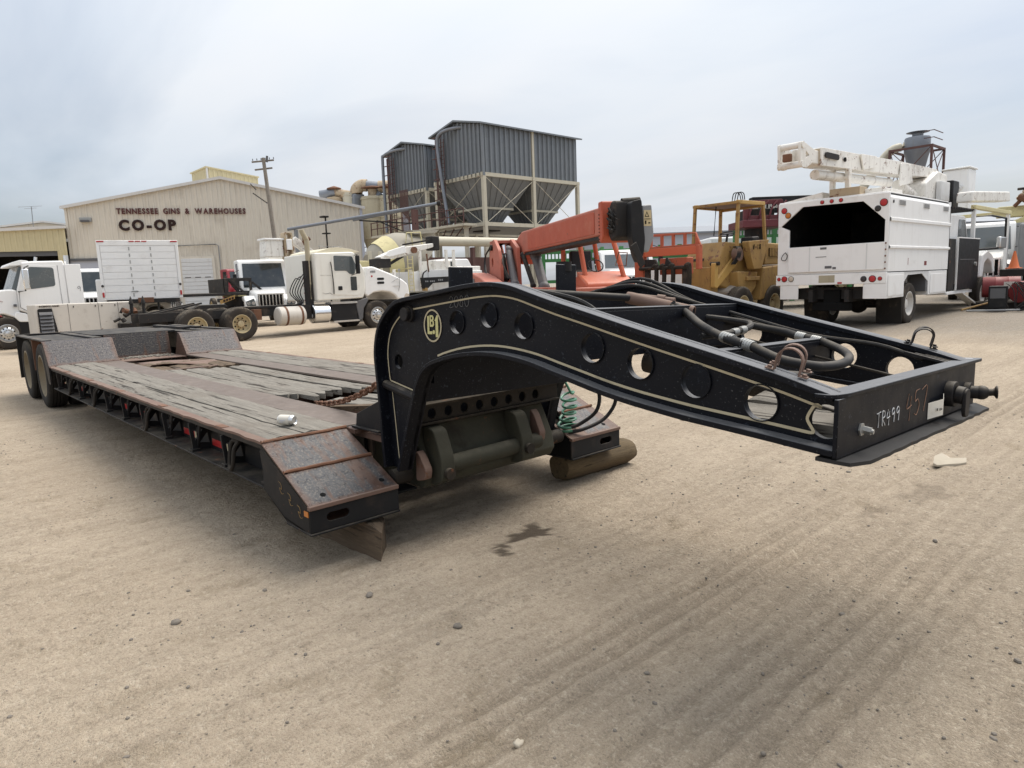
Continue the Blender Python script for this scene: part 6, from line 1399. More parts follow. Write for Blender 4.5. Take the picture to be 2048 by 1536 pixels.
# --- white chipper truck
def make_chipper():
    X0, Yr, zb = -3.70, 13.80, .19
    t = thing('chipper_truck', 'white bucket truck with open chip box and boom resting above it', 'truck', (X0, Yr, zb), R_(90))
    L = lambda X: X0-X                          # world X -> local y
    yl, yr = L(-4.97), L(-2.42); Z = lambda z: z-zb
    zt = Z(3.21); zm = Z(2.14); z1 = Z(1.48); z0 = Z(1.22)
    # chip box
    rear = MB().plate([(yr,z1),(yl,z1),(yl,zt),(yr,zt)], [[(L(-2.50),zm),(L(-4.68),zm),(L(-4.68),Z(2.56)),(L(-4.90),Z(2.66)),(L(-4.36),Z(3.09)),(L(-2.98),Z(3.07)),(L(-2.50),Z(2.62))]], 'yz', -.0, .05).o('rear_frame', 'chip_white', t, .01)
    sd = []
    for (a, b2) in ((0, 4.35),):
        prof = [(z1,0),(Z(1.98),0),(Z(2.0),-.03),(Z(2.04),-.03),(Z(2.06),0),(Z(2.58),0),(Z(2.60),-.03),(Z(2.66),-.03),(Z(2.68),0),(Z(3.10),0),(zt,.07)]
        b = MB(); v = []; n = len(prof)
        for x in (.05, 4.35):
            for z, d in prof: v.append((x, yr+d, z))
        for x in (.05, 4.35):
            for z, d in prof: v.append((x, yr+d+.04, z))
        f = []
        for i in range(n-1): f += [(i, i+1, n+i+1, n+i), (2*n+i, 3*n+i, 3*n+i+1, 2*n+i+1)]
        b.add(v, f); b.o('side_wall', 'chip_white', t, ang=20)
    MB().bx(.05, 4.35, yl-.04, yl, z1, zt).o('side_wall', 'chip_white', t); MB().bx(4.31, 4.35, yr, yl, z1, zt).o('front_wall', 'chip_white', t)
    MB().bx(.04, 4.36, yr+.07, yl, zt-.0, zt+.03).o('roof', 'chip_white', t, .01)
    # dark sheets over the inner faces of the box
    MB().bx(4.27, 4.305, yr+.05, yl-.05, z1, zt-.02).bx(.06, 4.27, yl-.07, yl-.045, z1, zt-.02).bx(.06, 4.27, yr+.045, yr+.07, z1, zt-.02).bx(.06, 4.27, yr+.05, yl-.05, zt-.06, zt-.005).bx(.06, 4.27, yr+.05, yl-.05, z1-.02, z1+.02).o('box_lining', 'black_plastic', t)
    tg = MB().bx(-.045, -.002, L(-2.47), L(-4.68), Z(1.53), zm).o('tailgate', 'chip_white', t, .01)
    for X in (-2.85, -4.15): MB().bx(-.052, -.046, L(X)-.012, L(X)+.012, Z(1.55), zm-.02).o('gate_seam', 'door_white', tg)
    for i in range(5): MB().cyl((-.05, L(-2.46), Z(1.55+.14*i)), (-.05, L(-2.44), Z(1.55+.14*i)), .02, n=8).o('gate_hinge', 'rust', tg)
    MB().bx(-.05, -.046, L(-3.75), L(-3.9), Z(2.05), Z(2.10)).bx(-.05, -.046, L(-3.75), L(-4.0), Z(1.87), Z(1.885)).bx(-.05, -.046, L(-3.62), L(-3.78), Z(1.60), Z(1.66)).bx(-.05, -.046, L(-3.52), L(-3.60), Z(1.58), Z(1.63)).o('gate_stickers', 'gray_plastic', tg)['kind'] = 'stuff'
    bp = MB().bx(-.03, .04, L(-2.42), L(-4.99), z0, z1-.005).o('rear_sill', 'chip_white', t, .01)
    def lamp(X, z, r, m, x=-.03, par=bp):
        o = MB().cyl((x, L(X), Z(z)), (x-.012, L(X), Z(z)), r*1.12, n=18).o('lamp_gasket', 'hole_dark', par); MB().lathe([(r, 0), (r*.8, .014), (.001, .02)], (x-.012, L(X), Z(z)), (-1, 0, 0), 18).o('lens', m, o)
    for X, z, r, m in ((-4.91,1.38,.04,'reflector_red'),(-4.77,1.38,.065,'reflector_red'),(-4.60,1.38,.062,'lens_clear'),(-2.90,1.33,.060,'lens_dark'),(-2.71,1.33,.070,'reflector_red'),(-2.55,1.33,.042,'reflector_red')): lamp(X, z, r, m)
    for X, z, r, m in ((-4.82,3.04,.065,'reflector_red'),(-4.72,2.92,.065,'reflector_amber'),(-3.90,3.15,.042,'reflector_red'),(-3.68,3.15,.042,'reflector_red'),(-3.47,3.15,.042,'reflector_red'),(-2.54,3.0,.075,'reflector_red'),(-2.66,2.88,.060,'lens_dark')): lamp(X, z, r, m, 0.0, rear)
    MB().bx(-.036, -.03, L(-3.55), L(-3.92), Z(1.27), Z(1.44)).o('plate_recess', 'rust_cream', bp); MB().bx(-.038, -.03, L(-3.38), L(-3.48), Z(1.235), Z(1.275)).o('red_sticker', 'reflector_red', bp)
    MB().cyl((1.0,0,0),(1.0,0,.01),.01)
    MB().tube([(-.03,L(-4.76),Z(2.03)),(-.06,L(-4.82),Z(1.95)),(-.06,L(-4.84),Z(1.86)),(-.04,L(-4.75),Z(1.84)),(-.05,L(-4.70),Z(1.95)),(-.03,L(-4.76),Z(2.03))], .01, 6, 3).o('gate_cable', 'chassis', rear)
    for X0_, X1_ in ((-4.88,-4.42),(-2.88,-2.40)): MB().bx(-.02, 0.0, *sorted((L(X0_), L(X1_))), Z(.88), z0-.002).o('skirt', 'chip_white', t, .005)
    # roof fairings by the opening
    MB().prism([(zt+.03,0),(zt+.16,0),(zt+.03,-.9)], 'xz', 0, 1) if False else None
    MB().hexa([(.1,L(-4.9),zt),(.1,L(-3.95),zt),(.5,L(-3.95),zt),(.5,L(-4.9),zt)], [(.1,L(-4.88),zt+.04),(.1,L(-3.95),zt+.18),(.5,L(-3.95),zt+.18),(.5,L(-4.88),zt+.04)]).o('roof_flap', 'boom_white', t)
    MB().bx(.1, .5, L(-3.10), L(-3.78), zt+.03, zt+.22).o('roof_hatch', 'rust_flake', t, .01); MB().bx(.4, 1.6, L(-2.7), L(-3.2), zt+.03, zt+.17).o('roof_hatch', 'boom_white', t, .01)
    for x in (.55, 2.2, 3.7):
        v = MB().bx(x, x+.42, yr-.012, yr+.0, Z(2.96), Z(3.08)).o('side_vent', 'door_white', t)
        for k in range(4): MB().bx(x+.02, x+.40, yr-.020, yr-.012, Z(2.97)+.027*k, Z(2.98)+.027*k).o('vent_slat', 'gray_plastic', v)
    MB().cyl((.22, yr, Z(3.02)), (.22, yr-.015, Z(3.02)), .035).o('side_marker', 'lens_dark', t)
    MB().bx(2.45, 2.62, yr-.004, yr, Z(1.60), Z(1.70)).bx(1.3, 1.32, yr-.004, yr, Z(1.62), Z(1.78)).o('side_decal', 'drum_red', t)
    # lower boxes
    b1 = MB().bx(.0, 1.13, yr+.005, yr+.5, Z(.88), z1-.02).o('side_box', 'chip_white', t, .01); MB().bx(.08, 1.07, yr-.008, yr+.004, Z(.93), Z(1.40)).o('box_door', 'chip_white', b1, .008)
    b2_ = MB().bx(2.86, 4.30, yr+.005, yr+.5, Z(.86), z1-.02).o('side_box', 'chip_white', t, .01); MB().bx(2.96, 4.20, yr-.008, yr+.004, Z(.90), Z(1.38)).o('box_door', 'chip_white', b2_, .008)
    MB().bx(2.72, 2.86, yr+.03, yr+.4, Z(.95), z1-.02).o('wheel_arch', 'gray_plastic', t); MB().prism([(1.13,z1-.02),(1.13,Z(1.2)),(1.4,Z(1.38)),(2.4,Z(1.40)),(2.86,Z(1.2)),(2.86,z1-.02)], 'xz', yr+.02, yr+.04).o('wheel_arch', 'door_white', t)
    MB().prism([(1.2,0.05),(1.22,0.05),(1.16,Z(1.2)),(1.12,Z(1.2))], 'xz', yr+.05, yr+.62).o('mud_flap', 'rubber', t)
    for s in (-1, 1):
        wheel('white', t, (1.82, s*1.06, .50), s > 0, tilt=.5); wheel('white', t, (1.82, s*.76, .50), s < 0)
        MB().bx(-.0, 9.0, s*.42-.05, s*.42+.05, .62, .9).o('frame_rail', 'chassis', t)
    MB().cyl((1.82,-1,.5),(1.82,1,.5),.11).sph((1.82,0,.5),.24,14,8).o('rear_axle', 'chassis', t)
    MB().bx(.15, .30, -.45, .45, .40, .60).bx(.2, .5, -.2, .2, .5, .9).o('hitch', 'hole_dark', t, .02); MB().bx(.25, 1.0, -.9, .9, .68, .95).o('underframe', 'chassis', t)
    MB().prism([(1.2,0.02),(1.22,0.02),(1.16,.9),(1.12,.9)], 'xz', .45, 1.1).o('mud_flap', 'rubber', t)
    # cabinet with open black door
    MB().bx(4.4, 4.95, yr+.0, yr+.9, Z(.90), Z(2.28)).o('cabinet', 'chassis', t, .01)
    dr = MB().bx(5.0, 7.0, yr-.05, yr-.02, Z(.90), Z(2.30)).o('cabinet_door', 'black_plastic', t, .01)
    MB().bx(5.0, 7.02, yr-.055, yr-.015, Z(2.30), Z(2.33)).bx(4.97, 5.0, yr-.055, yr-.015, Z(.9), Z(2.33)).o('door_frame', 'chip_white', dr); MB().cyl((6.6,yr-.05,Z(1.6)),(6.6,yr-.10,Z(1.6)),.06).o('door_latch', 'zinc', dr); MB().bx(5.2,6.6,yr-.054,yr-.05,Z(1.72),Z(1.74)).o('door_rib', 'gray_plastic', dr)
    MB().bx(4.3, 6.6, yr-.02, yr+.5, Z(.80), Z(.88)).o('running_board', 'chip_white', t, .01); MB().bar((5.8,yr+.1,Z(.80)),(6.6,yr-.1,Z(.42)), .25, .04).o('step', 'boom_white', t)
    # cab under its guard frame
    cabp = MB().prism(rpoly([(5.0,Z(1.1)),(5.0,Z(2.98)),(6.6,Z(2.98)),(7.0,Z(2.2)),(7.1,Z(1.1))], .08), 'xz', -1.05, 1.05).o('cab', 'chip_white', t, .06)
    panel([(5.9,Z(2.15)),(5.95,Z(2.85)),(6.5,Z(2.85)),(6.85,Z(2.2)),(6.85,Z(2.1))], 'xz', -1.062, .012, 'cab_window', 'glass_grey', cabp, .05)
    MB().prism(rpoly([(7.0,Z(1.1)),(7.0,Z(2.10)),(8.8,Z(1.85)),(9.3,Z(1.2)),(9.3,Z(.9)),(8.9,Z(1.3)),(8.0,Z(1.3)),(7.6,Z(1.0))], .08), 'xz', -1.0, 1.0).o('hood', 'chip_white', t, .08)
    MB().prism(rpoly([(7.6,Z(1.2)),(7.7,Z(1.85)),(8.3,Z(2.0)),(8.9,Z(1.85)),(9.2,Z(1.35)),(8.95,Z(1.30)),(8.75,Z(1.62)),(8.3,Z(1.75)),(7.95,Z(1.6)),(7.85,Z(1.2))], .06), 'xz', -1.25, -.9).o('fender', 'chip_white', t, .05)
    for s in (-1, 1): wheel('white', t, (8.35, s*1.03, .50), s > 0)
    for x, z0_, z1_ in ((6.85,2.28,3.18),(10.7,1.22,3.28)):
        for s in (-1, 1): MB().bx(x-.05, x+.05, s*1.18-.05, s*1.18+.05, Z(z0_), Z(z1_)).o('guard_post', 'chip_white', t, .01)
    MB().bx(6.75, 10.8, -1.25, -1.12, Z(3.16), Z(3.27)).bx(6.75, 10.8, 1.12, 1.25, Z(3.16), Z(3.27)).bx(10.7, 10.8, -1.2, 1.2, Z(3.16), Z(3.27)).o('guard_rail', 'yellow_pale', t, .01)
    for i in range(12): MB().bx(5.0+.15*i, 5.05+.15*i, -1.2, 1.2, Z(3.08), Z(3.12)).o('guard_mesh_bar', 'chassis', t)
    for i in range(9): MB().bx(4.95, 6.85, -1.2+.3*i, -1.17+.3*i, Z(3.12), Z(3.15)).o('guard_mesh_bar', 'chassis', t)
    hb = MB().prism(rpoly([(6.7,Z(3.36)),(6.75,Z(3.66)),(10.9,Z(3.90)),(11.0,Z(3.60))], .06), 'xz', -1.15, -.75).o('roof_box', 'boom_white', t, .03)
    MB().tube([(6.95,-1.12,Z(2.95)),(7.5,-1.45,Z(2.98)),(9.0,-1.5,Z(2.95)),(9.05,-1.5,Z(2.2)),(8.2,-1.5,Z(2.05)),(7.0,-1.15,Z(2.0))], .03, 8).o('mirror_arm', 'black_plastic', t); MB().bx(8.2, 8.9, -1.58, -1.46, Z(2.05), Z(2.38)).o('mirror', 'alu', t, .03)
    # boom over the box
    tur = MB().prism(rpoly([(5.4,zt),(5.4,Z(3.9)),(6.4,Z(4.3)),(7.2,Z(4.25)),(7.4,zt)], .08), 'xz', -.35, .35).o('turret', 'boom_white', t, .03)
    MB().bx(6.2, 7.0, -.50, -.36, Z(3.45), Z(4.0)).o('control_panel', 'door_white', tur, .02); MB().bx(7.3,7.9,-.5,.3,zt,Z(4.1)).o('hose_reel', 'black_plastic', t, .04)
    bo = MB().prism(rpoly([(-1.05,Z(3.84)),(-1.05,Z(4.23)),(3.8,Z(4.36)),(6.8,Z(4.40)),(7.0,Z(4.18)),(4.0,Z(4.02))], .03), 'xz', -.20, .20).o('boom', 'boom_white', t, .03)
    MB().bx(-1.06, -1.045, -.17, .17, Z(3.88), Z(4.20)).o('boom_mouth', 'rust_flake', bo)
    MB().bx(-1.7, -1.0, -.15, .15, Z(3.87), Z(4.16)).o('inner_boom', 'boom_white', bo, .02)
    hd = MB().plate(rpoly([(-2.12,Z(3.72)),(-2.16,Z(4.23)),(-1.96,Z(4.23)),(-1.40,Z(4.10)),(-1.40,Z(3.93)),(-1.85,Z(3.72))], .05), [[(-1.90,Z(3.90)),(-1.90,Z(4.07)),(-1.72,Z(3.99))]], 'xz', -.25, -.20).o('boom_head', 'boom_white', t, .015)
    MB().plate(rpoly([(-2.12,Z(3.72)),(-2.16,Z(4.23)),(-1.96,Z(4.23)),(-1.40,Z(4.10)),(-1.40,Z(3.93)),(-1.85,Z(3.72))], .05), [], 'xz', .20, .25).o('boom_head', 'boom_white', t, .015)
    for z in (3.78, 4.17): MB().cyl((-2.05,-.27,Z(z)),(-2.05,.27,Z(z)),.07,n=16).o('sheave_pin', 'boom_white', hd)
    MB().bx(-2.26, -2.16, -.09, .09, Z(3.84), Z(4.0)).o('jib_socket', 'rust', hd, .02)
    panel(slot(-.55, Z(4.08), .72, .12), 'xz', -.245, .026, 'boom_slot', 'chassis', bo); panel(circ(.15, Z(4.07), .05, 12), 'xz', -.245, .026, 'boom_hole', 'hole_dark', bo); panel([(4.0,Z(4.16)),(4.2,Z(4.16)),(4.2,Z(4.30)),(4.0,Z(4.30))], 'xz', -.245, .026, 'boom_hole', 'hole_dark', bo)
    MB().prism(rpoly([(1.2,Z(3.92)),(1.0,Z(4.28)),(2.0,Z(4.31)),(2.0,Z(4.05))], .05), 'xz', -.26, -.22).o('boom_doubler', 'boom_white', bo, .008)
    MB().prism(rpoly([(3.6,Z(3.7)),(3.7,Z(4.3)),(4.4,Z(4.32)),(4.6,Z(3.85))], .05), 'xz', -.26, -.22).o('boom_doubler', 'boom_white', bo, .008)
    MB().cyl((-.9,0,Z(3.68)),(3.6,0,Z(3.82)),.11,n=16).o('telescope_cylinder', 'boom_white', bo)
    MB().cyl((4.2,0,Z(3.80)),(5.9,0,Z(3.48)),.15,n=16).o('lift_cylinder', 'boom_white', t)
    for y in (-.18, .18): MB().bx(.42, .56, y-.05, y+.05, zt+.1, Z(3.90)).o('boom_rest', 'boom_white', t, .01)
    MB().bx(.40, .58, -.22, .22, Z(3.66), Z(3.73)).bar((3.0,.1,zt),(3.5,.1,Z(3.75)),.1,.1).o('boom_rest_brace', 'boom_white', t)
    # bucket
    bk = MB().bx(11.0, 11.85, .06, .86, Z(3.45), Z(4.84)).o('bucket', 'truck_white', t, .05)
    MB().hexa([(10.95,.02,Z(4.84)),(11.9,.02,Z(4.84)),(11.9,.90,Z(4.84)),(10.95,.90,Z(4.84))], [(10.95,.02,Z(4.90)),(11.9,.02,Z(4.90)),(11.9,.90,Z(4.88)),(10.95,.90,Z(4.88))]).o('bucket_lip', 'truck_white', bk, .02)
    MB().prism(rpoly([(.72,Z(4.12)),(.78,Z(4.24)),(.66,Z(4.30)),(.30,Z(4.32)),(.20,Z(4.24)),(.30,Z(4.12))], .03), 'yz', 10.94, 11.0).o('bucket_step', 'door_white', bk, .01)
    MB().prism(rpoly([(.66,Z(4.17)),(.68,Z(4.22)),(.32,Z(4.25)),(.30,Z(4.18))], .02), 'yz', 10.93, 10.945).o('step_recess', 'gray_plastic', bk)
make_chipper()
# --- things right of the chipper truck
conv_truck('white_truck', 'white truck with round headlights facing the camera behind the chipper cab', (-3.15, 24.6, .40), R_(-75), roof=2.65, hood=1.1, wide=1.9, glass='glass_grey')
make_vanbody('utility_trailer', 'grey utility trailer body at the right picture edge behind the red drums', (-2.35, 25.2, .40), R_(12), 4.5, 1.9, .8, 2.45, 'grey_steel')
def make_derrick2():
    t = thing('derrick_boom', 'pale yellow derrick boom with rusty fittings at the right picture edge', 'boom', (-3.7, 30.2, .55))
    MB().bar((-.4,0,3.05),(3.5,1.5,3.10), .5, .42).o('boom', 'yellow_pale', t, .03); MB().bar((.2,-.2,2.5),(1.4,.5,3.1), .2, .35).o('lift_arm', 'yellow_pale', t, .02); MB().bx(-.4,1.8,-.3,1.2,0,2.6).o('body', 'grey_steel', t, .05)
    r = random.Random(17)
    for i in range(10): MB().cyl((.15+r.uniform(0, .9), r.uniform(-.3, .2), 3.2+r.uniform(0, .7)), (.15+r.uniform(0, .9), r.uniform(-.3, .2), 3.2+r.uniform(0, .8)), r.uniform(.04, .12), n=10).o('fitting', r.choice(['rust', 'rust_flake', 'chassis']), t)
make_derrick2()
def drum(label, loc, rz, lean):
    t = thing('oil_drum', label, 'drum', loc, rz, 'red drums by the chipper truck')
    p = [(.001,0),(.285,0),(.29,.02)]
    for h in (.30, .60): p += [(.288,h-.03),(.30,h),(.288,h+.03)]
    p += [(.29,.86),(.285,.88),(.27,.87),(.001,.865)]
    MB().lathe(p, (-.44, 0, .30), (1, 0, 0), 28).o('shell', 'drum_red', t); MB().bx(.05, .3, -.302, -.298, .25, .45).o('paper_label', 'paper', t)
    return t
drum('dark red drum lying on its side beside the chipper truck running gear', (-1.78, 20.75, .62), R_(15), 0)
drum('dark red drum on its side cut by the right picture edge', (-.98, 20.30, .50), R_(60), 0)
pal = thing('drum_stand', 'dark timber stand carrying the red drums', 'stand', (-1.45, 20.6, .30))
MB().bx(-.9, .9, -.4, .4, .0, .22).o('skid', 'chassis', pal, .02)
wl = thing('welding_machine', 'black box welding machine with leads in front of the red drums', 'welder', (-1.58, 19.55, gz(0, 19.5)), R_(10))
MB().bx(-.20, .22, -.2, .25, .08, .68).o('case', 'black_plastic', wl, .02); MB().bx(-.16, .18, -.212, -.2, .35, .62).o('front_panel', 'gray_plastic', wl)
for x in (-.18, .18): MB().lathe([(.001,-.03),(.09,-.03),(.09,.03),(.001,.03)], (x, -.16, .09), (0, 1, 0), 16).o('caster', 'rubber', wl)
r = random.Random(6)
for k in range(7):
    MB().tube([(.25+r.uniform(-.1, .2), -.15, .75), (.45+r.uniform(-.2, .3), -.3, .45+r.uniform(-.2, .3)), (.5+r.uniform(-.2, .4), -.35, .02), (.85+r.uniform(-.2, .2), -.3, .3+r.uniform(-.2, .3)), (.4+r.uniform(-.1, .3), -.2, .78)], .012, 5, 5).o('welding_lead', 'hose_rubber', wl)
cn2 = thing('traffic_cone', 'faded orange traffic cone on grey steelwork at the right picture edge', 'cone', (-1.80, 22.2, 1.42))
MB().lathe([(.16,.02),(.13,.06),(.025,.52),(.001,.52)], (0, 0, 0), (0, 0, 1), 18).o('cone', 'cone_orange', cn2); MB().bx(-.18, .18, -.18, .18, 0, .03).o('base', 'cone_orange', cn2, .01)
gb = thing('tool_rack', 'dark steel rack holding the traffic cone', 'rack', (-1.80, 22.3, .35)); MB().bx(-.3, .6, -.3, .5, .85, 1.06).bx(-.3, -.2, -.3, .5, 0, .85).bx(.5, .6, -.3, .5, 0, .85).o('shelf', 'chassis', gb, .02)
for (p, q, lb) in (((-2.35,19.3,.34),(-1.75,20.2,.55),'yellow-striped bar leaning on the ground behind the chipper truck'),((-2.15,19.0,.33),(-1.0,19.25,.35),'grey pipe lying on the gravel by the welding machine')):
    setv(MB().cyl(p, q, .025, n=8).o('steel_bar', 'yellow' if 'yellow' in lb else 'grey_steel'), lb, 'bar')

# ------------------------------------------------------------------ warehouse
def ribbed(b, x0, x1, zf0, zf1, y, pitch=.45, d=.05, wr=.10):
    xs = []; x = x0
    while x < x1-.02:
        for o, yy in ((0, 0), (pitch*.5-wr, 0), (pitch*.5-wr*.6, -d), (pitch*.5+wr*.6, -d), (pitch*.5+wr, 0)):
            if x+o <= x1: xs.append((x+o, y+yy))
        x += pitch
    xs.append((x1, y)); v = []; f = []
    for i, (xx, yy) in enumerate(xs): v += [(xx, yy, zf0(xx)), (xx, yy, zf1(xx))]
    f = [(2*i, 2*i+2, 2*i+3, 2*i+1) for i in range(len(xs)-1)]
    return b.add(v, f)
WHS = thing('warehouse', 'large beige ribbed metal warehouse with red TENNESSEE GINS lettering', 'building', (-68.12, 9.96, .2), R_(66.53))
roofz = lambda x: (9.4+(12.04-9.4)*x/12.79) if x < 12.79 else 12.04-(12.04-9.4)*(x-12.79)/(25.51-12.79)
# the front wall is split at the ridge so the apex stays sharp
for a, c in ((0.0, 12.79), (12.79, 25.51)): ribbed(MB(), a, c, lambda x: -.3, roofz, 0.0).o('front_wall', 'wall_beige', WHS, ang=20)
ribbed(MB(), 0, 30, lambda x: -.3, lambda x: 9.35, 0).xf(Matrix.Translation((25.51, 0, 0)) @ Matrix.Rotation(R_(90), 4, 'Z')).o('side_wall', 'wall_beige', WHS, ang=20)
ribbed(MB(), 0, 30, lambda x: -.3, lambda x: 9.35, 0).xf(Matrix.Translation((0, 0, 0)) @ Matrix.Rotation(R_(90), 4, 'Z')).o('side_wall', 'wall_yellow', WHS, ang=20)
for x0, x1 in ((-.35, 12.79), (25.86, 12.79)):
    MB().hexa([(x0,-.25,roofz(0)-.06),(x1,-.25,12.05),(x1,30,12.05),(x0,30,roofz(0)-.06)], [(x0,-.25,roofz(0)+.06),(x1,-.25,12.17),(x1,30,12.17),(x0,30,roofz(0)+.06)]).o('roof', 'roof_white', WHS)
    MB().hexa([(x0,-.30,roofz(0)-.16),(x1,-.30,11.95),(x1,-.26,11.95),(x0,-.26,roofz(0)-.16)], [(x0,-.30,roofz(0)+.10),(x1,-.30,12.21),(x1,-.26,12.21),(x0,-.26,roofz(0)+.10)]).o('rake_trim', 'roof_white', WHS)
MB().bx(25.35, 25.60, -.10, .12, -.3, 9.4).o('corner_trim', 'wall_bluegrey', WHS); MB().bx(-.08, .10, -.10, .10, -.3, 9.4).o('corner_trim', 'wall_beige', WHS)
def lettering(text, x0, x1, z, h, mat, bold, gap, space):
    ms = []; cur = 0
    for ch in text:
        if ch == ' ': cur += space; continue
        me = text_mesh(ch, h*1.37, .05, bold); xs = [v.co.x for v in me.vertices]; zs = [v.co.y for v in me.vertices]
        ms.append((me, cur-min(xs), max(xs)-min(xs))); cur += max(xs)-min(xs)+gap
    k = (x1-x0)/(cur-gap)
    for me, ox, w in ms:
        me.transform(Matrix(((k, 0, 0, x0+ox*k), (0, 0, -1, -.12), (0, 1, 0, z), (0, 0, 0, 1)))); ob('sign_letter', me, WHS, mat)
lettering('TENNESSEE GINS & WAREHOUSES', 3.95, 14.75, 8.84, .50, 'sign_maroon', .022, .10, .42)
lettering('CO-OP', 4.02, 8.68, 7.42, .90, 'sign_brown', .060, .20, .3)
lf = MB().bx(1.0, 1.95, -.25, -.05, 8.15, 8.52).o('wall_light', 'zinc', WHS, .03); MB().bx(1.15, 1.8, -.6, -.25, 8.1, 8.30).o('lamp_shade', 'gray_plastic', lf, .03)
MB().bx(-.1, 6.6, -.14, -.06, -.3, 4.75).o('lower_wall_panel', 'wall_bluegrey', WHS); MB().bx(-.1, 6.7, -.30, -.05, 4.75, 4.98).o('panel_trim', 'gray_plastic', WHS)
dr = MB().bx(8.55, 11.65, -.16, -.06, -.3, 5.0).o('door_frame', 'wall_beige', WHS)
for i in range(14): MB().bx(8.80, 11.42, -.22, -.17, -.25+.36*i, .09+.36*i).o('door_slat', 'door_white', dr, .02)
for i in range(3): MB().bx(9.0+.85*i, 9.5+.85*i, -.225, -.22, 3.02, 3.08).o('door_window', 'hole_dark', dr)
MB().tube([(8.4,-.15,5.95),(11.9,-.15,6.05),(12.1,-.15,5.9),(12.15,-.15,-.2)], .05, 6).o('conduit', 'grey_steel', WHS)
# penthouse on the roof, square to the yard grid
PH = thing('roof_monitor', 'small yellow ribbed penthouse on the warehouse ridge', 'building', (-69.93, 23.02, 11.0))
ribbed(MB(), 0, 5.2, lambda x: 0, lambda x: 3.35-.12*x, 0).xf(Matrix.Rotation(R_(90), 4, 'Z')).o('wall', 'wall_yellow', PH, ang=20)
ribbed(MB(), -4.6, 0, lambda x: 0, lambda x: 3.35+.0*x, 0).o('wall', 'wall_yellow', PH, ang=20)
MB().hexa([(-4.7,-.15,3.35),(.12,-.15,3.35),(.12,5.3,2.72),(-4.7,5.3,2.72)], [(-4.7,-.15,3.47),(.12,-.15,3.47),(.12,5.3,2.84),(-4.7,5.3,2.84)]).o('roof', 'wall_yellow', PH); MB().bx(-.06, .09, -.09, .06, 0, 3.36).o('corner_trim', 'roof_white', PH)
# yellow open shed left of the warehouse
SHD = thing('open_shed', 'yellow ribbed shed with a wide dark opening left of the warehouse', 'building', (-68.12, 9.96, .1), R_(66.53))
ribbed(MB(), -9.0, -.10, lambda x: 5.75, lambda x: 7.72+.06*x*.6, -.6).o('fascia', 'wall_yellow', SHD, ang=20)
ribbed(MB(), -.85, -.10, lambda x: -.2, lambda x: 5.75, -.6).o('jamb_wall', 'wall_yellow', SHD, ang=20)
MB().hexa([(-9.2,-.85,7.25),(0,-.85,7.66),(0,-.45,7.66),(-9.2,-.45,7.25)], [(-9.2,-.85,7.50),(0,-.85,7.90),(0,-.45,7.90),(-9.2,-.45,7.50)]).o('gutter', 'roof_white', SHD)
MB().bx(-9.0, -.9, -.45, -.3, 5.35, 5.75).o('door_header', 'gray_plastic', SHD)
MB().bx(-9.2, -.02, 10, 10.2, 0, 7.3).bx(-9.3, -9.1, -.4, 10, 0, 7.2).o('inner_wall', 'chassis', SHD); MB().hexa([(-9.2,-.5,7.3),(-.02,-.5,7.7),(-.02,10.2,7.7),(-9.2,10.2,7.3)], [(-9.2,-.5,7.4),(-.02,-.5,7.8),(-.02,10.2,7.8),(-9.2,10.2,7.4)]).o('roof', 'roof_white', SHD)
B2 = thing('rear_shed', 'pale low-gabled shed roof behind the yellow open shed', 'building', (-77.0, 10.5, .1), R_(66.53))
MB().prism([(-16,0),(-16,7.6),(-2.0,9.4),(2,8.8),(2,0)], 'xz', 4, 20).o('wall', 'wall_beige', B2); MB().prism([(-16.4,7.55),(-2.0,9.42),(2.3,8.8),(2.3,8.95),(-2.0,9.60),(-16.4,7.75)], 'xz', 3.7, 20.3).o('roof', 'roof_white', B2)
an = thing('antenna_mast', 'thin antenna mast above the yellow shed roof', 'antenna', (-70.2, 7.75, 7.6)); MB().tube([(0,0,0),(-.25,.1,2.25)], .03, 6).tube([(-.8,-.8,2.2),(.4,.8,2.25)], .018, 5).tube([(-.5,-.4,2.05),(.2,.4,2.08)], .018, 5).o('mast', 'grey_steel', an)

# ------------------------------------------------------------------ utility pole and wires
UP = thing('utility_pole', 'weathered wooden utility pole leaning before the warehouse', 'pole', (-40.15, 16.64, .25))
top = Vector((-1.83, .21, 10.1))
MB().cyl((0,0,0), top, .17, .11, 12).o('pole', 'pole_wood', UP)
for dz, L in ((-.25, 1.0), (-.75, .8)): MB().bar(top+Vector((-.42*L,-.62*L,dz)), top+Vector((.36*L,.56*L,dz+.12)), .09, .10).o('crossarm', 'pole_wood', UP, .01)
for k in range(6): p = top+Vector((-.38+.15*k, -.56+.22*k, -.16+.02*k)); MB().cyl(p, p+Vector((0,0,.12)), .035, .025, 8).o('insulator', 'gray_plastic', UP)
MB().bar(top+Vector((-.7,-.6,-2.2)), top+Vector((.05,.0,-2.9)), .06, .06).bar(top+Vector((-.5,-.45,-2.0)), top+Vector((-.75,-.7,-1.6)), .05, .05).o('cutout_bracket', 'chassis', UP)
MB().cyl(top+Vector((.28,.1,-.3)), top+Vector((.35,.12,.1)), .07).o('arrester', 'gray_plastic', UP)
wires = [((-42.4,16.2,10.15),(-53.6,3.9,9.98)), ((-42.2,16.5,9.95),(-53.6,3.9,9.80)), ((-41.8,16.6,8.4),(-53.5,3.75,8.42)), ((-41.7,16.6,8.0),(-53.4,3.65,7.62)), ((-41.5,17.0,10.2),(-36,25,3.2)), ((-41.6,16.9,8.6),(-37,22,3.0))]
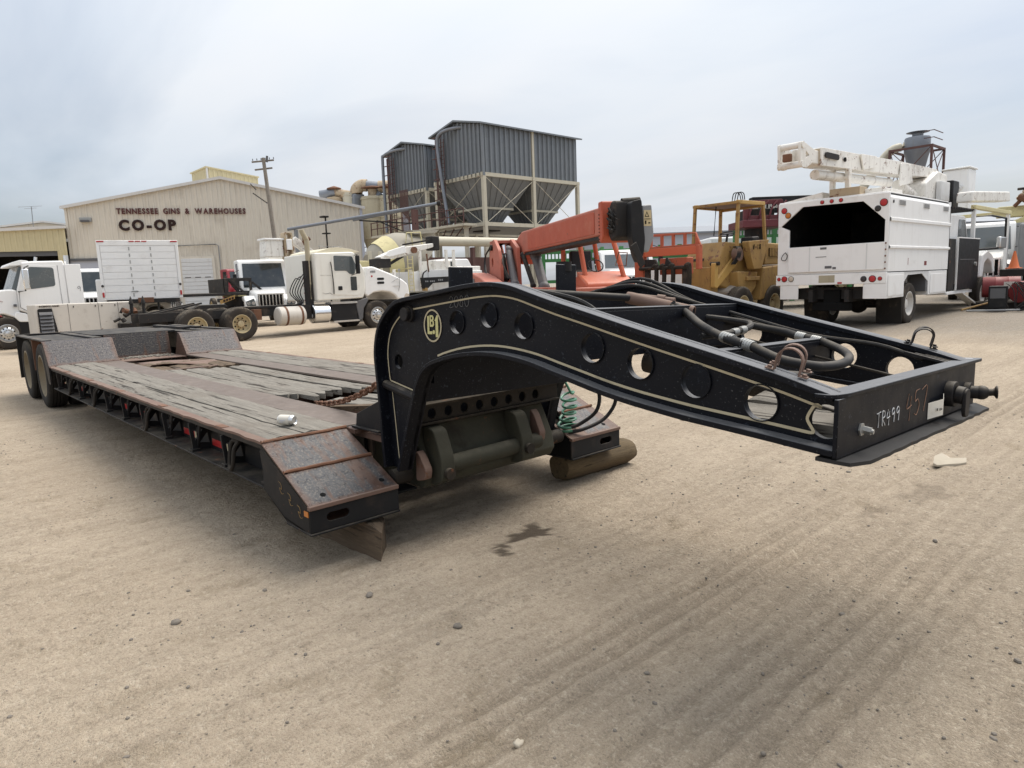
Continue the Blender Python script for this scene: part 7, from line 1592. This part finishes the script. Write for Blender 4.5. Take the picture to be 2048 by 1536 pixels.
for i, (p, q) in enumerate(wires):
    p, q = Vector(p), Vector(q)
    if i < 4: q = p+(q-p)*2.2
    pts = [p.lerp(q, s/12)+Vector((0,0,-.35*4*(s/12)*(1-s/12)*(1 if i < 4 else .3))) for s in range(13)]
    MB().tube(pts, .016, 5).o('wire', 'gray_plastic', UP)
LP = thing('lamp_post', 'thin black lamp post in front of the warehouse corner', 'lamp post', (-52.9, 26.75, .6)); MB().cyl((0,0,0),(0,0,7.4),.07).bx(-.4,.25,-.35,.2,7.32,7.45).bx(-.25,.3,-.3,.25,5.9,6.0).o('post', 'chassis', LP)

# ------------------------------------------------------------------ cyclone cluster beside the warehouse
C0 = Vector((3.31, -2.82, 1.5))
def far(p, k=85/70.): return C0+(Vector(p)-C0)*k
def cyclone(label, p, r, zc, zb, mat='rust_cream', hat=True):
    q = far(p); t = thing('dust_cyclone', label, 'cyclone', (q.x, q.y, .8), 0, 'dust cyclones beside the warehouse'); h = q.z-.8
    MB().lathe([(.001,h),(r*.98,h),(r,h-.1),(r,zc),(r*.28,zb),(r*.28,zb-.8)], (0,0,0), (0,0,1), 24).o('body', mat, t)
    for z in (h-.3, (h+zc)/2, zc): MB().lathe([(r,z-.07),(r+.07,z-.07),(r+.07,z+.07),(r,z+.07)], (0,0,0), (0,0,1), 24, True).o('band', mat, t)
    if hat:
        MB().cyl((0,0,h),(0,0,h+.9), r*.4).o('vent_pipe', 'rust_flake', t); MB().lathe([(r*.35,h+.9),(r*.95,h+1.05),(r*.9,h+1.15),(.1,h+1.4),(.001,h+1.4)], (0,0,0), (0,0,1), 18).o('rain_cap', 'rust', t)
    MB().cyl((0,0,0),(0,0,zb-.7), r*.3, n=10).o('discharge_pipe', mat, t)
    return t
cyclone('pale cyclone with plain top just over the warehouse roof', (-60.97,33.83,11.4), .8, 6.5, 4.5, 'column_cream', False)
cyclone('slim pale cyclone right of the plain-topped one', (-60.62,34.11,11.1), .6, 6.5, 4.5, 'column_cream', False)
cyclone('broad cyclone with rusty streaks and rain cap in the middle of the cluster', (-59.2,35.6,10.9), 1.55, 7.0, 3.4)
cyclone('streaked cyclone beside the left hopper bin', (-58.0,36.75,10.9), 1.5, 7.0, 3.4)
cyclone('rusty capped vent unit low over the warehouse roof', (-61.98,32.74,11.0), .95, 6.5, 4.5, 'rust_flake')
t = thing('duct', 'grey round air ducts with flaking rusty elbows above the cyclones', 'duct', far((-59.5,35,0)))
t.location.z = .8; o0 = Vector(t.location)
A = [far(p)-o0 for p in ((-60.27,34.48,11.2),(-60.06,34.34,9.5),(-60.22,34.77,12.1),(-58.91,36.13,11.9),(-57.95,37.19,11.9),(-58.76,36.17,11.3),(-59.4,35.07,9.5),(-62.9,31.6,11.3),(-61.9,32.8,11.5))]
MB().bx(A[0].x-.8, A[0].x+.5, A[0].y-.9, A[0].y+.6, A[1].z, A[0].z).o('box_duct', 'duct_grey', t, .05)
MB().tube([A[0]+Vector((-.1,-.1,0)), A[0]+Vector((-.1,-.1,.6)), A[2]+Vector((.1,.1,.0)), A[2]+Vector((.6,.6,0))], .75, 14, 4).o('rusty_elbow', 'rust_flake', t); MB().cyl(A[2]+Vector((.5,.5,0)), A[3], .62, n=18).o('round_duct', 'duct_grey', t)
MB().cyl(A[3], A[4], .75, n=18).o('rusty_transition', 'rust_flake', t); MB().cyl(A[5], A[6], .50, n=16).o('round_duct', 'duct_grey', t); MB().cyl(A[7], A[8], .55, n=16).o('round_duct', 'duct_grey', t); MB().cyl(A[8], A[8]+Vector((1.6,1.3,-.4)), .5, n=14).o('rusty_transition', 'rust_flake', t)
t = thing('cyclone_ladder', 'yellow caged ladder and platform in front of the cyclones', 'ladder', far((-59.1,35.0,0))); t.location.z = .8; lad = MB()
for x in (-.3, .3): lad.bar((x,-1.6,0),(x,-1.6,9.5),.08,.08)
for i in range(26): lad.bar((-.3,-1.6,.4+.35*i),(.3,-1.6,.4+.35*i),.05,.05)
lad.o('ladder', 'rust_cream', t)
for i in range(9): MB().lathe([(.42,-.05),(.46,-.05),(.46,.05),(.42,.05)], (0,-1.95,3+.8*i), (0,0,1), 14, True).o('cage_hoop', 'rust_cream', t)
MB().bx(-3, 3, -1.4, 1.4, 4.6, 4.75).o('platform', 'rail_maroon', t)
for z in (5.3, 5.9): MB().bx(-3, 3, -1.45, -1.38, z-.04, z+.04).o('rail', 'rail_maroon', t)
MB().bx(-3, 3, 3, 3.2, -.2, 3.6).o('lower_wall', 'chassis', t)

# ------------------------------------------------------------------ hopper bins on steel legs
def make_bin(label, x1, y0, sub):
    X0, X1, Y0, Y1 = -5.55, 0.0, 0.0, 9.9; zw0, zw1, za = 9.25-.6, 12.78-.6, 13.34-.6; ze = 5.9-.6
    t = thing('hopper_bin', label, 'bin', (x1, y0, .6), 0, 'grey hopper bins on cream legs')
    fr = MB(); ribbed(fr, 0, 9.9, lambda x: zw0, lambda x: zw1, 0, .49, .10, .10); fr.xf(Matrix.Translation((X1, 0, 0)) @ Matrix.Rotation(R_(90), 4, 'Z')); fr.o('side_wall', 'bin_steel', t, ang=20)
    gb = lambda x: zw1+(za-zw1)*(1-abs(x+2.775)/2.775)
    for a, c in ((X0, -2.775), (-2.775, X1)): ribbed(MB(), a, c, lambda x: zw0, gb, 0, .46, .10, .10).o('gable_wall', 'bin_steel', t, ang=20)
    MB().bx(X0, X0+.05, .0, Y1, zw0, zw1).bx(X0, X1, Y1-.05, Y1, zw0, zw1).o('back_wall', 'bin_steel', t)
    for a in (X0-.35, X1+.35):
        MB().hexa([(a,-.35,zw1-.05),(-2.775,-.35,za+.05),(-2.775,Y1+.35,za+.05),(a,Y1+.35,zw1-.05)], [(a,-.35,zw1+.06),(-2.775,-.35,za+.18),(-2.775,Y1+.35,za+.18),(a,Y1+.35,zw1+.06)]).o('roof', 'bin_steel', t)
    for y in (-.14, 4.80): MB().bx(X1+.02, X1+.16, y, y+.20, zw0, zw1).o('corner_strip', 'column_cream' if y > 0 else 'bin_steel', t)
    for ya in (0.0, 4.95):
        yb = ya+4.95; cx, cy = -2.775, ya+2.475; w = .75
        top4 = [(X1-.05,ya+.03,zw0),(X1-.05,yb-.03,zw0),(X0+.05,yb-.03,zw0),(X0+.05,ya+.03,zw0)]; bot4 = [(cx+w,cy-w,ze+.1),(cx+w,cy+w,ze+.1),(cx-w,cy+w,ze+.1),(cx-w,cy-w,ze+.1)]
        h = MB().hexa(bot4, top4).o('hopper', 'hopper_steel', t)
        for i in range(4):
            a, c, d, e = Vector(top4[i]), Vector(top4[(i+1) % 4]), Vector(bot4[i]), Vector(bot4[(i+1) % 4])
            nrm = (c-a).cross(d-a).normalized()
            if nrm.z > 0: nrm = -nrm
            for s in (.18, .34, .5, .66, .82): MB().bar(a.lerp(c, s)+nrm*.03, d.lerp(e, s)+nrm*.03, .10, .05, nrm).o('stiffener', 'hopper_steel', h)
            MB().bar(a.lerp(d, .62)+nrm*.08, c.lerp(e, .62)+nrm*.08, .12, .16).o('waler', 'column_cream', h)
        MB().bx(cx-w, cx+w, cy-w, cy+w, ze-.3, ze+.1).o('gate', 'chassis', h)
    for y in (0, 4.95, 9.9):
        for x in (X1+.02, X0-.02): MB().bx(x-.13, x+.13, y-.13, y+.13, -.4, zw0+.12).o('column', 'column_cream', t)
    for x in (X1+.02, X0-.02): MB().bx(x-.10, x+.10, -.2, 10.1, zw0-.02, zw0+.24).bx(x-.10, x+.10, -.2, 10.1, ze-.15, ze+.12).o('beam', 'column_cream', t)
    for y in (0, 9.9): MB().bx(X0, X1, y-.10, y+.10, zw0-.02, zw0+.24).bx(X0, X1, y-.10, y+.10, ze-.15, ze+.12).o('beam', 'column_cream', t)
    MB().bx(X0, X1, 0, 9.9, ze-.22, ze-.16).o('platform_deck', 'hopper_steel', t)
    for y in (0, 4.95):
        for p, q in ((((X1+.1), y, zw0), ((X1+.1), y+4.95, ze)), (((X1+.1), y+4.95, zw0), ((X1+.1), y, ze))): MB().cyl(p, q, .022, n=6).o('cross_brace', 'column_cream', t)
    for p, q in (((X1,-.1,zw0),(X0,-.1,ze)), ((X0,-.1,zw0),(X1,-.1,ze))): MB().cyl(p, q, .022, n=6).o('cross_brace', 'column_cream', t)
    # ladder with cage and fill pipe on the gable
    for i in range(7): MB().cyl((-4.9+.17*i, -.45-.25*math.sin(i/6*math.pi), ze), (-4.9+.17*i, -.45-.25*math.sin(i/6*math.pi), zw1-.4), .032, n=5).o('cage_bar', 'rail_maroon', t)
    for i in range(9): MB().bx(-4.95, -3.85, -.72, -.66, ze+.6+.75*i, ze+.66+.75*i).o('cage_hoop', 'rail_maroon', t)
    for i in range(22): MB().cyl((-4.7,-.25,ze+.3*i),(-4.1,-.25,ze+.3*i), .025, n=5).o('rung', 'rail_maroon', t)
    MB().tube([(-1.9,.2,zw1+.2),(-3.2,-.4,zw1+.15),(-4.0,-.7,zw1-.1),(-4.25,-.75,zw1-.8),(-3.9,-.8,zw1-3.0),(-3.2,-.9,ze+.7),(-3.0,-1.0,ze+.2)] if sub else [(-2.4,.2,zw1+.2),(-3.6,-.4,zw1+.15),(-4.9,-.7,zw1-.1),(-5.1,-.75,zw1-.8),(-5.0,-.8,ze+.4)], .13, 12, 4).o('fill_pipe', 'duct_grey', t)
    return t
make_bin('large grey ribbed hopper bin on cream legs, right of the pair', -34.9, 29.8, True)
make_bin('grey ribbed hopper bin on cream legs, partly hidden behind the right one', -43.06, 30.7, False)
# walkway and rails between the bins
WK = thing('walkway', 'maroon railed steel walkway hung in front of the hopper bins', 'walkway', (-41.5, 28.6, .6))
MB().bx(-6.0, 6.4, -.6, .6, 5.15, 5.32).o('deck', 'column_cream', WK)
for z in (5.85, 6.35): MB().bx(-6.0, 6.4, -.62, -.56, z-.03, z+.03).o('rail', 'rail_maroon', WK)
for i in range(14): MB().bx(-6.0+.95*i, -5.94+.95*i, -.62, -.56, 5.3, 6.4).o('rail_post', 'rail_maroon', WK)
for x in (-5.6, -2.2, -.4, 2.2, 5.9): MB().bx(x-.12, x+.12, -.12, .12, -.4, 5.15).o('leg', 'column_cream', WK)
r = random.Random(44)
for i in range(12): MB().bar((-5.8+1.0*i, .3, 4.2+r.uniform(-.3, .3)), (-4.9+1.0*i, .3, 5.1), .06, .06).o('brace', 'rail_maroon', WK)
for i in range(10): MB().cyl((-2.3+.12*i, .0, 3.0), (-2.3+.12*i, .0, 8.6), .03, n=5).o('stair_cage_bar', 'rail_maroon', WK)
t = thing('conveying_pipe', 'long grey pipe rising from the warehouse front to the hopper bins', 'pipe', (-36.3, 20.7, .4))
MB().cyl((-3.24,-3.7,5.15),(3.2,3.65,6.45), .10, n=14).o('pipe', 'duct_grey', t); MB().cyl((-.5,-.5,5.6),(1.9,2.2,6.15), .10, n=10).o('branch_pipe', 'duct_grey', t); MB().cyl((3.15,3.6,6.44),(3.3,3.75,6.47), .17, n=14).o('pipe_end', 'chassis', t)
MB().bar((-.2,-.2,5.55),(2.4,2.4,5.2),.08,.08).bar((.6,.6,5.5),(2.4,2.6,4.3),.07,.07).o('strut', 'chassis', t); MB().bx(2.2,2.4,2.2,2.6,0,6.1).o('support_post', 'rail_maroon', t); MB().bx(-3.0,-2.8,-3.4,-3.2,0,5.1).o('support_post', 'grey_steel', t)
# cyclone tower far right
t = thing('cyclone_tower', 'pale cyclone on a dark steel frame tower behind the bucket truck', 'cyclone', (-19.0, 68.0, .8))
MB().lathe([(.001,12.5),(1.0,12.5),(1.05,12.4),(1.05,11.2),(.95,10.9),(.45,8.6),(.4,8.2)], (0,0,0), (0,0,1), 24).o('body', 'duct_grey', t); MB().cyl((0,0,12.4),(0,0,12.9),.45).lathe([(.5,12.85),(.95,12.95),(.2,13.1),(.001,13.1)], (0,0,0), (0,0,1), 18).o('rain_cap', 'duct_grey', t)
fr = MB()
for x in (-1.7, 1.7):
    for y in (-1.7, 1.7): fr.bx(x-.09, x+.09, y-.09, y+.09, 0, 11.5)
for z in (4.5, 7.8, 11.4):
    for s in (-1.7, 1.7): fr.bx(-1.7, 1.7, s-.08, s+.08, z-.09, z+.09); fr.bx(s-.08, s+.08, -1.7, 1.7, z-.09, z+.09)
for s in (-1.7, 1.7):
    for a, c in ((4.5, 7.8), (7.8, 11.4)): fr.bar((-1.7,s,a),(1.7,s,c),.06,.06); fr.bar((1.7,s,a),(-1.7,s,c),.06,.06); fr.bar((s,-1.7,a),(s,1.7,c),.06,.06); fr.bar((s,1.7,a),(s,-1.7,c),.06,.06)
fr.o('frame', 'rail_maroon', t)
MB().tube([(-1.0,-.2,11.9),(-2.0,-.8,11.5),(-3.2,-1.6,9.6),(-5.0,-2.8,6.0),(-6,-3.5,4)], .38, 12, 4).o('inlet_duct', 'column_cream', t)
for z in (12.0, 12.6): MB().bx(1.1,1.9,-1.9,-1.85,z,z+.06).bx(1.85,1.9,-1.9,.5,z,z+.06).o('rail', 'rail_maroon', t)
